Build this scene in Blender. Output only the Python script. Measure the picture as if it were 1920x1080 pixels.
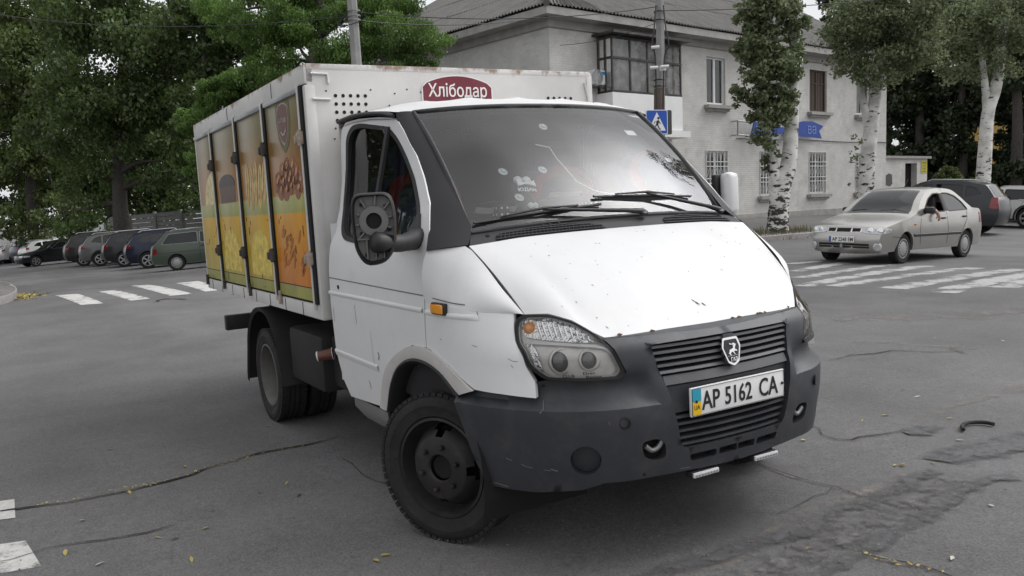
import bpy, bmesh, math, random
import numpy as np
from mathutils import Vector, Matrix
from mathutils.geometry import delaunay_2d_cdt
random.seed(7); RNG = np.random.default_rng(11)
PI = math.pi
S = bpy.context.scene
for o in list(bpy.data.objects): bpy.data.objects.remove(o)
COL = S.collection

# ------------------------------------------------------------------ camera
# truck frame: x forward along the truck, y to its left, z normal to the asphalt under it, origin below the front axle
FPX = 1596.8
CT = np.array([3.38745, -2.50773, 1.52219]); YPR = np.radians([149.67531, -5.882719, -3.351084])
def cam_axes(y, p, r):
    f = np.array([math.cos(p)*math.cos(y), math.cos(p)*math.sin(y), math.sin(p)])
    r0 = np.array([math.sin(y), -math.cos(y), 0.]); u0 = np.cross(r0, f)
    return math.cos(r)*r0+math.sin(r)*u0, -math.sin(r)*r0+math.cos(r)*u0, f
RT, UT, FT = cam_axes(*YPR)
# the road under the truck leans 1.35 degrees sideways: TILT turns the truck frame into the upright world
FH = np.array([math.cos(YPR[0]), math.sin(YPR[0]), 0.]); RH = np.array([math.sin(YPR[0]), -math.cos(YPR[0]), 0.])
TILT = np.array(Matrix.Rotation(math.radians(-1.35), 3, Vector(FH)))
if RT @ (TILT.T @ np.array([0, 0, 1.])) < RT[2]: TILT = TILT.T
CW, RW, UW, FW = TILT @ CT, TILT @ RT, TILT @ UT, TILT @ FT
cam = bpy.data.cameras.new('camera'); camo = bpy.data.objects.new('camera', cam); COL.objects.link(camo)
cam.sensor_width = 36; cam.lens = FPX/1920*36; cam.clip_end = 1500; cam.clip_start = .05
M = Matrix.Identity(4)
for i in range(3): M[i][0], M[i][1], M[i][2], M[i][3] = RW[i], UW[i], -FW[i], CW[i]
camo.matrix_world = M; S.camera = camo

# ------------------------------------------------------------------ light
SUN_EL, SUN_AZ = math.radians(55), math.radians(62)      # bright patch of cloud over the truck's left side
S.view_settings.view_transform = 'Standard'; S.view_settings.look = 'None'; S.view_settings.gamma = 1
S.view_settings.exposure = -0.06
W = bpy.data.worlds.new('World'); S.world = W; W.use_nodes = True
nt = W.node_tree; nt.nodes.clear()
def N(t, kind, **kw):
    n = t.nodes.new(kind)
    for k, v in kw.items():
        if k in n.inputs: n.inputs[k].default_value = v
        else: setattr(n, k, v)
    return n
sky = N(nt, 'ShaderNodeTexSky', sky_type='NISHITA', sun_disc=False, sun_elevation=SUN_EL, sun_rotation=PI/2-SUN_AZ, air_density=1.0, dust_density=4.0, ozone_density=1.0)
hs = N(nt, 'ShaderNodeHueSaturation', Saturation=.12)
tc = N(nt, 'ShaderNodeTexCoord'); cn = N(nt, 'ShaderNodeTexNoise', Scale=2.2, Detail=5.0, Roughness=.55)
cr_ = N(nt, 'ShaderNodeMapRange', **{'From Min': .3, 'From Max': .7, 'To Min': .75, 'To Max': 1.3})
mm = N(nt, 'ShaderNodeMix', data_type='RGBA', blend_type='MULTIPLY'); mm.inputs['Factor'].default_value = 1
flat = N(nt, 'ShaderNodeMix', data_type='RGBA'); flat.inputs['Factor'].default_value = .55
flat.inputs[7].default_value = (7.6, 7.75, 8.0, 1)            # an even white cloud deck in front of the blue
bg = N(nt, 'ShaderNodeBackground', Strength=.152); wo = N(nt, 'ShaderNodeOutputWorld')
L = nt.links.new
L(sky.outputs[0], hs.inputs['Color']); L(hs.outputs[0], flat.inputs[6]); L(tc.outputs['Generated'], cn.inputs['Vector']); L(cn.outputs[0], cr_.inputs[0])
dt = N(nt, 'ShaderNodeVectorMath', operation='DOT_PRODUCT'); dt.inputs[1].default_value = (math.cos(.74)*math.cos(1.46), math.cos(.74)*math.sin(1.46), math.sin(.74)); L(tc.outputs['Generated'], dt.inputs[0])
d0 = N(nt, 'ShaderNodeMath', operation='MAXIMUM'); d0.inputs[1].default_value = 0; L(dt.outputs['Value'], d0.inputs[0]); d1 = N(nt, 'ShaderNodeMath', operation='POWER'); d1.inputs[1].default_value = 34; L(d0.outputs[0], d1.inputs[0])
d2 = N(nt, 'ShaderNodeMath', operation='MULTIPLY_ADD'); d2.inputs[1].default_value = 5.5; d2.inputs[2].default_value = 1; L(d1.outputs[0], d2.inputs[0])   # the cloud is brightest round the hidden sun
d3 = N(nt, 'ShaderNodeMath', operation='MULTIPLY'); L(d2.outputs[0], d3.inputs[0]); L(cr_.outputs[0], d3.inputs[1])
L(flat.outputs[2], mm.inputs[6]); L(d3.outputs[0], mm.inputs[7]); L(mm.outputs[2], bg.inputs[0]); L(bg.outputs[0], wo.inputs[0])
sl = bpy.data.lights.new('sun', 'SUN'); sl.energy = .5; sl.angle = math.radians(90); sl.color = (1, .97, .93)
so = bpy.data.objects.new('sun', sl); COL.objects.link(so)
so.rotation_euler = Vector((-math.cos(SUN_EL)*math.cos(SUN_AZ), -math.cos(SUN_EL)*math.sin(SUN_AZ), -math.sin(SUN_EL))).to_track_quat('-Z', 'Y').to_euler()

# ------------------------------------------------------------------ helpers
def tw(p): return TILT @ np.asarray(p, float)
def ray(u, v): return FW + RW*(u-960)/FPX - UW*(v-540)/FPX
def P3(u, v, d): return CW + ray(u, v)*d                       # point seen at photo pixel (u, v), d metres deep
FWH = np.array([FW[0], FW[1], 0]); FWH /= np.linalg.norm(FWH); RWH = np.array([FWH[1], -FWH[0], 0.])

class MB:
    def __init__(s): s.v = []; s.f = []; s.m = []; s.mi = 0
    def add(s, vs, fs):
        b = len(s.v); s.v += [tuple(map(float, p)) for p in vs]; s.f += [tuple(b+i for i in f) for f in fs]; s.m += [s.mi]*len(fs); return s
    def box(s, c, d, R=None, taper=1.0):
        c = np.asarray(c, float); h = np.asarray(d, float)/2; vs = []
        for z in (-1, 1):
            k = 1 if z < 0 else taper
            for x, y in ((-1, -1), (1, -1), (1, 1), (-1, 1)): vs.append(np.array([x*h[0]*k, y*h[1]*k, z*h[2]]))
        if R is not None: vs = [np.asarray(R) @ q for q in vs]
        return s.add([c+q for q in vs], [(3, 2, 1, 0), (4, 5, 6, 7), (0, 1, 5, 4), (1, 2, 6, 5), (2, 3, 7, 6), (3, 0, 4, 7)])
    def rbox(s, c, d, r=.02, R=None):                           # box with chamfered edges
        bm = bmesh.new(); bmesh.ops.create_cube(bm, size=1)
        for v in bm.verts: v.co = Vector([v.co[i]*d[i] for i in range(3)])
        bmesh.ops.bevel(bm, geom=bm.edges[:], offset=r, segments=2, profile=.6, affect='EDGES')
        bm.verts.ensure_lookup_table(); vs = [np.array(v.co) for v in bm.verts]; fs = [[v.index for v in f.verts] for f in bm.faces]; bm.free()
        if R is not None: vs = [np.asarray(R) @ q for q in vs]
        return s.add([np.asarray(c, float)+q for q in vs], fs)
    def tube(s, pts, r, n=8, caps=True):
        pts = [np.asarray(p, float) for p in pts]; k = len(pts); rs = r if hasattr(r, '__len__') else [r]*k; vs = []; up = None
        for i in range(k):
            t = pts[min(i+1, k-1)]-pts[max(i-1, 0)]; t = t/(np.linalg.norm(t)+1e-12)
            if up is None: up = np.array([0, 0, 1.]) if abs(t[2]) < .9 else np.array([1., 0, 0])
            a = np.cross(t, up); a /= np.linalg.norm(a)+1e-12; b = np.cross(a, t); up = b
            for j in range(n):
                w = 2*PI*j/n; vs.append(pts[i]+rs[i]*(math.cos(w)*a+math.sin(w)*b))
        fs = [(i*n+j, i*n+(j+1) % n, (i+1)*n+(j+1) % n, (i+1)*n+j) for i in range(k-1) for j in range(n)]
        if caps: fs += [tuple(range(n))[::-1], tuple((k-1)*n+j for j in range(n))]
        return s.add(vs, fs)
    def grid(s, G, flip=False, cu=False, cv=False):
        G = np.asarray(G, float); a, b = G.shape[:2]; fs = []
        for i in range(a if cu else a-1):
            for j in range(b if cv else b-1):
                q = (i*b+j, ((i+1) % a)*b+j, ((i+1) % a)*b+(j+1) % b, i*b+(j+1) % b); fs.append(q[::-1] if flip else q)
        return s.add(G.reshape(-1, 3), fs)
    def lathe(s, prof, c=(0, 0, 0), axis=(0, 0, 1), n=32):      # prof: (radius, along axis)
        ax = np.asarray(axis, float); ax /= np.linalg.norm(ax); t = np.array([1., 0, 0]) if abs(ax[0]) < .9 else np.array([0, 0, 1.])
        a = np.cross(ax, t); a /= np.linalg.norm(a); b = np.cross(ax, a)
        G = [[np.asarray(c, float)+ax*h+r*(math.cos(2*PI*j/n)*a+math.sin(2*PI*j/n)*b) for j in range(n)] for r, h in prof]
        return s.grid(G, cv=True)
    def prism(s, poly, fn, t):                                  # flat outline given thickness: fn(u, v, w) -> point
        n = len(poly); vs = [fn(u, v, t) for u, v in poly]+[fn(u, v, 0) for u, v in poly]
        s.add(vs, [tuple(range(n)), tuple(range(2*n-1, n-1, -1))]+[(i, n+i, n+(i+1) % n, (i+1) % n) for i in range(n)]); return s
    def quads(s, V):                                            # V: (n, 4, 3) array of loose quads
        V = np.asarray(V, float); n = len(V); return s.add(V.reshape(-1, 3), [(4*i, 4*i+1, 4*i+2, 4*i+3) for i in range(n)])
    def mesh(s, name, mats, smooth=None, weld=False):
        me = bpy.data.meshes.new(name); me.from_pydata(s.v, [], s.f)
        mats = mats if isinstance(mats, (list, tuple)) else [mats]
        for m in mats: me.materials.append(m)
        if len(mats) > 1: me.polygons.foreach_set('material_index', s.m)
        bm = bmesh.new(); bm.from_mesh(me)
        if weld: bmesh.ops.remove_doubles(bm, verts=bm.verts, dist=weld if weld is not True else .0005)
        if weld != 'no': bmesh.ops.recalc_face_normals(bm, faces=bm.faces)
        bm.to_mesh(me); bm.free()
        if smooth is not None:
            me.polygons.foreach_set('use_smooth', [True]*len(me.polygons)); me.set_sharp_from_angle(angle=math.radians(smooth))
        return me
    def each(s, name, mats, parent=None, smooth=30, weld=False):
        """every loose piece of the mesh becomes an object of its own"""
        par = list(range(len(s.v)))
        def find(i):
            while par[i] != i: par[i] = par[par[i]]; i = par[i]
            return i
        for f in s.f:
            for q in f[1:]: par[find(q)] = find(f[0])
        groups = {}
        for f in s.f: groups.setdefault(find(f[0]), []).append(f)
        out = []
        for g in groups.values():
            idx = sorted({q for f in g for q in f}); m = {a: b for b, a in enumerate(idx)}; out.append(MB().add([s.v[i] for i in idx], [tuple(m[q] for q in f) for f in g]).build(name, mats, parent, smooth, weld))
        return out[0]
    def build(s, name, mats, parent=None, smooth=30, weld=False):
        return link(name, s.mesh(name, mats, smooth, weld), parent)
def link(name, data, parent=None):
    o = bpy.data.objects.new(name, data); COL.objects.link(o)
    if parent is not None: o.parent = parent
    return o
def tag(o, label=None, cat=None, group=None, kind=None):
    for k, v in (('label', label), ('category', cat), ('group', group), ('kind', kind)):
        if v: o[k] = v
    return o
def thing(name, label, cat, loc=(0, 0, 0), rz=0, group=None):
    o = link(name, None); o.location = [float(q) for q in loc]; o.rotation_euler = (0, 0, rz); return tag(o, label, cat, group)
def fastmesh(name, V, F, mat, smooth=False):                    # big numpy meshes: V (n,3), F (m,4)
    me = bpy.data.meshes.new(name); V = np.asarray(V, np.float32); F = np.asarray(F, np.int32)
    me.vertices.add(len(V)); me.vertices.foreach_set('co', V.ravel()); k = F.shape[1]
    me.loops.add(F.size); me.loops.foreach_set('vertex_index', F.ravel()); me.polygons.add(len(F))
    me.polygons.foreach_set('loop_start', np.arange(0, F.size, k, dtype=np.int32))
    try: me.polygons.foreach_set('loop_total', np.full(len(F), k, np.int32))
    except Exception: pass
    if smooth: me.polygons.foreach_set('use_smooth', np.ones(len(F), bool))
    me.materials.append(mat); me.update(calc_edges=True); me.validate(); return me
def crv(pts, n=8):
    p = np.asarray(pts, float); q = np.vstack([2*p[0]-p[1], p, 2*p[-1]-p[-2]]); out = []
    for i in range(len(p)-1):
        a, b, c, d = q[i:i+4]
        for k in range(n):
            t = k/n; out.append(.5*(2*b+(c-a)*t+(2*a-5*b+4*c-d)*t*t+(3*b-a-3*c+d)*t**3))
    return np.array(out+[p[-1]])
def resample(pts, n):
    p = np.asarray(pts, float); d = np.r_[0, np.cumsum(np.linalg.norm(np.diff(p, axis=0), axis=1))]; t = np.linspace(0, d[-1], n)
    return np.stack([np.interp(t, d, p[:, k]) for k in range(p.shape[1])], 1)
def inpoly(pts, poly):
    x, y = pts[:, 0], pts[:, 1]; c = np.zeros(len(pts), bool); n = len(poly)
    for i in range(n):
        x1, y1 = poly[i]; x2, y2 = poly[(i+1) % n]
        if y1 == y2: continue
        k = ((y1 > y) != (y2 > y)) & (x < (x2-x1)*(y-y1)/(y2-y1)+x1); c ^= k
    return c
def densify(poly, res):
    out = []; n = len(poly)
    for i in range(n):
        a, b = np.array(poly[i], float), np.array(poly[(i+1) % n], float); k = max(1, int(np.ceil(np.linalg.norm(b-a)/res)))
        out += [a+(b-a)*j/k for j in range(k)]
    return np.array(out)
def rounded(poly, r, n=4):                                      # round the corners of a polygon
    out = []; k = len(poly)
    for i in range(k):
        a, b, c = [np.array(poly[(i+j) % k], float) for j in (-1, 0, 1)]
        d1, d2 = a-b, c-b; l1, l2 = np.linalg.norm(d1), np.linalg.norm(d2); q = min(r, l1*.45, l2*.45); p, e = b+d1/l1*q, b+d2/l2*q
        for t in np.linspace(0, 1, n+1): out.append((1-t)**2*p+2*t*(1-t)*b+t*t*e)
    return [tuple(q) for q in out]
def panel(mb, outline, holes, fn, res=.05, rim=0.0, flip=False, holerim=None):
    """fills an outline (with holes) with triangles, maps it through fn(points, offset) and gives the edges a turned-in rim"""
    loops = [densify(outline, res)]+[densify(h, res) for h in holes]
    pts = np.vstack(loops); edges = []; b = 0
    for l in loops: edges += [(b+i, b+(i+1) % len(l)) for i in range(len(l))]; b += len(l)
    lo, hi = loops[0].min(0), loops[0].max(0)
    gx, gy = np.meshgrid(np.arange(lo[0]+res/2, hi[0], res), np.arange(lo[1]+res/2, hi[1], res)); g = np.stack([gx.ravel(), gy.ravel()], 1)
    if len(g):
        g = g[inpoly(g, loops[0])]
        for h in loops[1:]: g = g[~inpoly(g, h)]
    if len(g):
        keep = np.ones(len(g), bool)
        for i in range(0, len(pts), 200): keep &= (np.linalg.norm(g[:, None]-pts[None, i:i+200], axis=2).min(1) > res*.45)
        g = g[keep]
    allp = np.vstack([pts, g]) if len(g) else pts
    vs, _, fs, *_ = delaunay_2d_cdt([Vector(p) for p in allp], edges, [], 0, 1e-6)
    v2 = np.array([[v.x, v.y] for v in vs]); F = np.array([f for f in fs if len(f) == 3])
    cen = v2[F].mean(1); ok = inpoly(cen, loops[0])
    for h in loops[1:]: ok &= ~inpoly(cen, h)
    F = F[ok]; X = fn(v2, 0.0); mb.add(X, [tuple(f[::-1]) if flip else tuple(f) for f in F])
    for k, l in enumerate(loops):
        r = rim if k == 0 or holerim is None else holerim
        if r:
            A, B = fn(l, 0.0), fn(l, -r); mb.grid(np.stack([A, B], 1), cu=True)
    return mb
def ribbon2(pts, w):                                            # 2D polyline -> left and right edges
    p = np.asarray(pts, float); t = np.gradient(p, axis=0); t /= np.linalg.norm(t, axis=1)[:, None]+1e-9; nrm = np.stack([-t[:, 1], t[:, 0]], 1)
    w = np.asarray(w, float); w = w[:, None] if w.ndim else w
    return p+nrm*w/2, p-nrm*w/2
def text_verts(txt, w, h, depth=.002, bold=0.0, shear=0.0):
    """lettering as geometry, fitted to a w x h box centred on the origin; returns verts (x right, y up, z out) and faces"""
    c = bpy.data.curves.new('lettering', 'FONT'); c.body = txt; c.extrude = .01; c.offset = bold; c.resolution_u = 3; c.shear = shear
    o = bpy.data.objects.new('lettering', c); me = bpy.data.meshes.new_from_object(o)
    v = np.array([q.co[:] for q in me.vertices]); fs = [tuple(p.vertices) for p in me.polygons]
    bpy.data.objects.remove(o); bpy.data.curves.remove(c); bpy.data.meshes.remove(me)
    lo, hi = v.min(0), v.max(0); v = (v-(lo+hi)/2)/np.maximum(hi-lo, 1e-6)*np.array([w, h, depth]); return v, fs
def add_text(mb, txt, w, h, fn, depth=.002, bold=0.0, shear=0.0, mirror=False):
    v, fs = text_verts(txt, w, h, depth, bold, shear)
    if mirror: v = v*[-1, 1, 1]
    return mb.add([fn(*q) for q in v], fs)

# ------------------------------------------------------------------ materials
MATS = {}
def mat(name, col, rough=.6, metal=0.0, var=.12, scale=6.0, bump=0.0, bscale=40.0, spec=.5, dirt=None, dirt_amt=0.0, dirt_scale=3.0, coat=0.0, emit=None, coords='Object'):
    if name in MATS: return MATS[name]
    m = bpy.data.materials.new(name); m.use_nodes = True; t = m.node_tree; b = t.nodes['Principled BSDF']; L = t.links.new
    b.inputs['Roughness'].default_value = rough; b.inputs['Metallic'].default_value = metal; b.inputs['Specular IOR Level'].default_value = spec; b.inputs['Coat Weight'].default_value = coat
    tc = N(t, 'ShaderNodeTexCoord'); n1 = N(t, 'ShaderNodeTexNoise', Scale=scale, Detail=6.0, Roughness=.6); L(tc.outputs[coords], n1.inputs['Vector'])
    mr = N(t, 'ShaderNodeMapRange', **{'From Min': .25, 'From Max': .75, 'To Min': 1-var, 'To Max': 1+var}); L(n1.outputs[0], mr.inputs[0])
    mx = N(t, 'ShaderNodeMix', data_type='RGBA', blend_type='MULTIPLY'); mx.inputs[0].default_value = 1; mx.inputs[6].default_value = (*col, 1); L(mr.outputs[0], mx.inputs[7]); out = mx.outputs[2]
    if dirt:
        n2 = N(t, 'ShaderNodeTexNoise', Scale=dirt_scale, Detail=8.0, Roughness=.7); L(tc.outputs[coords], n2.inputs['Vector'])
        r2 = N(t, 'ShaderNodeMapRange', **{'From Min': .5, 'From Max': .78, 'To Min': 0, 'To Max': dirt_amt}); L(n2.outputs[0], r2.inputs[0])
        m2 = N(t, 'ShaderNodeMix', data_type='RGBA'); L(r2.outputs[0], m2.inputs[0]); L(out, m2.inputs[6]); m2.inputs[7].default_value = (*dirt, 1); out = m2.outputs[2]
    L(out, b.inputs['Base Color'])
    if bump:
        n3 = N(t, 'ShaderNodeTexNoise', Scale=bscale, Detail=5.0); L(tc.outputs[coords], n3.inputs['Vector'])
        bp = N(t, 'ShaderNodeBump', Strength=bump, Distance=.02); L(n3.outputs[0], bp.inputs['Height']); L(bp.outputs[0], b.inputs['Normal'])
    if emit: b.inputs['Emission Color'].default_value = (*emit[0], 1); b.inputs['Emission Strength'].default_value = emit[1]
    MATS[name] = m; return m
def leafmat(name, c1, c2, trans=.35):
    if name in MATS: return MATS[name]
    m = bpy.data.materials.new(name); m.use_nodes = True; t = m.node_tree; t.nodes.clear(); L = t.links.new
    g = N(t, 'ShaderNodeNewGeometry'); cr = N(t, 'ShaderNodeValToRGB'); cr.color_ramp.elements[0].color = (*c1, 1); cr.color_ramp.elements[1].color = (*c2, 1); L(g.outputs['Random Per Island'], cr.inputs[0])
    tc = N(t, 'ShaderNodeTexCoord'); n = N(t, 'ShaderNodeTexNoise', Scale=.7, Detail=3.0); L(tc.outputs['Object'], n.inputs['Vector'])
    mr = N(t, 'ShaderNodeMapRange', **{'From Min': .3, 'From Max': .7, 'To Min': .6, 'To Max': 1.4}); L(n.outputs[0], mr.inputs[0])
    mx = N(t, 'ShaderNodeMix', data_type='RGBA', blend_type='MULTIPLY'); mx.inputs[0].default_value = 1; L(cr.outputs[0], mx.inputs[6]); L(mr.outputs[0], mx.inputs[7])
    d = N(t, 'ShaderNodeBsdfDiffuse'); tr = N(t, 'ShaderNodeBsdfTranslucent'); gl = N(t, 'ShaderNodeBsdfGlossy', Roughness=.45); L(mx.outputs[2], d.inputs[0]); L(mx.outputs[2], tr.inputs[0])
    a = N(t, 'ShaderNodeMixShader'); a.inputs[0].default_value = trans; L(d.outputs[0], a.inputs[1]); L(tr.outputs[0], a.inputs[2])
    b = N(t, 'ShaderNodeMixShader'); b.inputs[0].default_value = .04; L(a.outputs[0], b.inputs[1]); L(gl.outputs[0], b.inputs[2])
    o = N(t, 'ShaderNodeOutputMaterial'); L(b.outputs[0], o.inputs[0]); MATS[name] = m; return m
def glassmat(name, tint, dust_haze=.0, rough=.02, ior=1.5):
    """thin pane: fresnel reflection over tinted see-through, plus a film of dust"""
    if name in MATS: return MATS[name]
    m = bpy.data.materials.new(name); m.use_nodes = True; t = m.node_tree; t.nodes.clear(); L = t.links.new
    f = N(t, 'ShaderNodeFresnel', IOR=ior); tp = N(t, 'ShaderNodeBsdfTransparent'); tp.inputs[0].default_value = (*tint, 1); gl = N(t, 'ShaderNodeBsdfGlossy', Roughness=rough)
    gl.inputs[0].default_value = (1, 1, 1, 1); a = N(t, 'ShaderNodeMixShader'); L(f.outputs[0], a.inputs[0]); L(tp.outputs[0], a.inputs[1]); L(gl.outputs[0], a.inputs[2]); out = a
    if dust_haze:
        d = N(t, 'ShaderNodeBsdfDiffuse'); d.inputs[0].default_value = (.55, .54, .52, 1); b = N(t, 'ShaderNodeMixShader'); tc = N(t, 'ShaderNodeTexCoord'); n = N(t, 'ShaderNodeTexNoise', Scale=3.0, Detail=8.0)
        L(tc.outputs['Object'], n.inputs['Vector']); mr = N(t, 'ShaderNodeMapRange', **{'From Min': .3, 'From Max': .75, 'To Min': dust_haze*.4, 'To Max': dust_haze*1.6}); L(n.outputs[0], mr.inputs[0])
        L(mr.outputs[0], b.inputs[0]); L(a.outputs[0], b.inputs[1]); L(d.outputs[0], b.inputs[2]); out = b
    o = N(t, 'ShaderNodeOutputMaterial'); L(out.outputs[0], o.inputs[0]); MATS[name] = m; return m
BLACK = mat('black_plastic', (.014, .014, .015), .55, var=.3, scale=12)
RUBBER = mat('tyre_rubber', (.014, .0138, .0135), .85, var=.35, scale=14, dirt=(.06, .055, .05), dirt_amt=.35, dirt_scale=6, bump=.3)
DARK = mat('dark_void', (.006, .006, .006), .9)
GREYPL = mat('grey_bumper_plastic', (.029, .031, .036), .50, var=.20, scale=4, dirt=(.085, .083, .08), dirt_amt=.5, dirt_scale=6.5, bump=.05, bscale=220)
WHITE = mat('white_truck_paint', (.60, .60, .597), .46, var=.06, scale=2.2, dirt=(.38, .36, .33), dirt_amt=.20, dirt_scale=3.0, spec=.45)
CHROME = mat('chrome', (.75, .75, .76), .18, 1.0, var=.05)
STEEL = mat('dull_steel', (.25, .25, .25), .5, .8, var=.2)
LETTER = mat('black_lettering', (.012, .012, .012), .5)
# ------------------------------------------------------------------ terrain: the tilted plane under the truck, falling away along the side streets
PN = TILT @ np.array([0, 0, 1.])
def plane_z(x, y): return -(PN[0]*x+PN[1]*y)/PN[2]
CTRL = [(1565, 487, 17.2), (1685, 492.3, 16.6), (1804, 476.6, 18.8), (1440, 453, 23.5), (1535, 441, 26), (1845, 444, 26), (1880, 436, 27.5), (1905, 425, 31),
        (327, 508, 30.5), (273, 504.5, 36), (228, 501.5, 39), (183, 500, 41.5), (155, 500, 44), (84, 497, 51), (10, 494.5, 60), (1390, 420, 32.5), (1640, 408, 39), (1000, 440, 34), (700, 462, 36)]
cp = [P3(*c) for c in CTRL]
for a, r, z in ((-34, 70, -2.2), (-22, 75, -2.0), (-8, 75, -.8), (8, 75, .1), (22, 75, .2), (36, 75, 0.), (60, 60, .2), (90, 50, .3), (-60, 60, -1.8), (-90, 50, -1.2), (130, 50, 0), (180, 50, -.2), (-130, 50, -.8)):
    d = FWH*math.cos(math.radians(a))+RWH*math.sin(math.radians(a)); p = CW+d*r; cp.append(np.array([p[0], p[1], z]))
for r, n in ((9, 10), (15, 10)):
    for k in range(n):
        a = 2*PI*k/n; q = np.array([r*math.cos(a), r*math.sin(a)]); dd = min(np.hypot(c[0]-q[0], c[1]-q[1]) for c in cp)
        if dd > 6: cp.append(np.array([q[0], q[1], plane_z(*q)*(1 if r < 12 else .8)]))
cp = np.array(cp); K = len(cp)
def _U(r2): return r2*np.log(np.maximum(r2, 1e-9))*.5
D2 = ((cp[:, None, :2]-cp[None, :, :2])**2).sum(2); A = np.zeros((K+3, K+3)); A[:K, :K] = _U(D2)+np.eye(K)*3.0; A[:K, K] = 1; A[:K, K+1:] = cp[:, :2]; A[K:, :K] = A[:K, K:].T
TW_ = np.linalg.solve(A, np.r_[cp[:, 2], 0, 0, 0])
def G(x, y):
    """height of the ground"""
    x = np.asarray(x, float); y = np.asarray(y, float); sh = x.shape; x = x.ravel(); y = y.ravel()
    dx, dy = x-CW[0], y-CW[1]; r = np.hypot(dx, dy); k = np.minimum(1, 80/np.maximum(r, 1e-6)); xc, yc = CW[0]+dx*k, CW[1]+dy*k
    z = np.empty(len(x))
    for i in range(0, len(x), 20000):
        a, b = xc[i:i+20000], yc[i:i+20000]; z[i:i+20000] = _U((a[:, None]-cp[None, :, 0])**2+(b[:, None]-cp[None, :, 1])**2) @ TW_[:K]+TW_[K]+TW_[K+1]*a+TW_[K+2]*b
    rt = np.hypot(x-.5, y+.8); w = np.clip((rt-7)/8, 0, 1); w = w*w*(3-2*w)
    z = plane_z(x, y)*(1-w)+z*w
    return z.reshape(sh)
def g1(x, y): return float(G(np.array([x]), np.array([y]))[0])
def ground_at(u, v, dmax=90):
    """point of the ground seen at a photo pixel"""
    r = ray(u, v); d = np.linspace(2.5, dmax, 900); X = CW[None]+r[None]*d[:, None]; h = X[:, 2]-G(X[:, 0], X[:, 1]); i = np.argmax(h < 0)
    if h[i] >= 0: return X[-1]
    t = h[i-1]/(h[i-1]-h[i]); return X[i-1]+(X[i]-X[i-1])*t
def at(u, d):
    """ground point in photo column u, d metres deep"""
    r = ray(u, 420); p = CW+r*d; return np.array([p[0], p[1], g1(p[0], p[1])])

ax_ = np.r_[np.linspace(-400, -80, 9)[:-1], np.linspace(-80, -20, 41)[:-1], np.linspace(-20, 20, 101), np.linspace(20, 80, 41)[1:], np.linspace(80, 400, 9)[1:]]
gx, gy = np.meshgrid(ax_, ax_, indexing='ij'); gz = G(gx, gy); n = len(ax_)
I = np.arange(n*n).reshape(n, n); F = np.stack([I[:-1, :-1], I[1:, :-1], I[1:, 1:], I[:-1, 1:]], -1).reshape(-1, 4)
def asphalt():
    m = bpy.data.materials.new('asphalt'); m.use_nodes = True; t = m.node_tree; b = t.nodes['Principled BSDF']; L = t.links.new
    tc = N(t, 'ShaderNodeTexCoord'); o = tc.outputs['Object']
    def noise(s, d=6.0, r=.6):
        n_ = N(t, 'ShaderNodeTexNoise', Scale=s, Detail=d, Roughness=r); L(o, n_.inputs['Vector']); return n_.outputs[0]
    def rng(src, a, b_, c, d):
        r = N(t, 'ShaderNodeMapRange', **{'From Min': a, 'From Max': b_, 'To Min': c, 'To Max': d}); L(src, r.inputs[0]); return r.outputs[0]
    def mul(a, b_):
        x = N(t, 'ShaderNodeMath', operation='MULTIPLY'); L(a, x.inputs[0]); L(b_, x.inputs[1]); return x.outputs[0]
    v = mul(rng(noise(.22), .3, .7, .72, 1.24), rng(noise(1.3, 8), .3, .7, .88, 1.12)); v = mul(v, rng(noise(90, 3), .3, .7, .68, 1.32)); v = mul(v, rng(noise(22, 4, .7), .35, .65, .90, 1.10))
    vo = N(t, 'ShaderNodeTexVoronoi', Scale=55.0); L(o, vo.inputs['Vector']); v = mul(v, rng(vo.outputs[0], .0, .16, 1.35, 1.0))
    mp = N(t, 'ShaderNodeMapping'); mp.inputs['Rotation'].default_value = (0, 0, .55); mp.inputs['Scale'].default_value = (.06, .7, 1); L(o, mp.inputs[0])
    ns = N(t, 'ShaderNodeTexNoise', Scale=1.0, Detail=5.0); L(mp.outputs[0], ns.inputs['Vector']); v = mul(v, rng(ns.outputs[0], .35, .68, .9, 1.14))
    c = N(t, 'ShaderNodeMix', data_type='RGBA', blend_type='MULTIPLY'); c.inputs[0].default_value = 1; c.inputs[6].default_value = (.127, .124, .124, 1); L(v, c.inputs[7])
    du = N(t, 'ShaderNodeMix', data_type='RGBA'); L(c.outputs[2], du.inputs[6]); du.inputs[7].default_value = (.20, .178, .16, 1); L(mul(rng(noise(.35, 7, .62), .56, .72, 0, .55), rng(noise(6, 6, .7), .35, .6, .3, 1)), du.inputs[0])
    L(du.outputs[2], b.inputs['Base Color']); b.inputs['Roughness'].default_value = .86; b.inputs['Specular IOR Level'].default_value = .35
    bp = N(t, 'ShaderNodeBump', Strength=.5, Distance=.004); L(noise(120, 3), bp.inputs['Height']); L(bp.outputs[0], b.inputs['Normal']); return m
ASPH = asphalt()
road = link('road', fastmesh('road', np.stack([gx, gy, gz], -1).reshape(-1, 3), F, ASPH, True)); tag(road, kind='structure')

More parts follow.
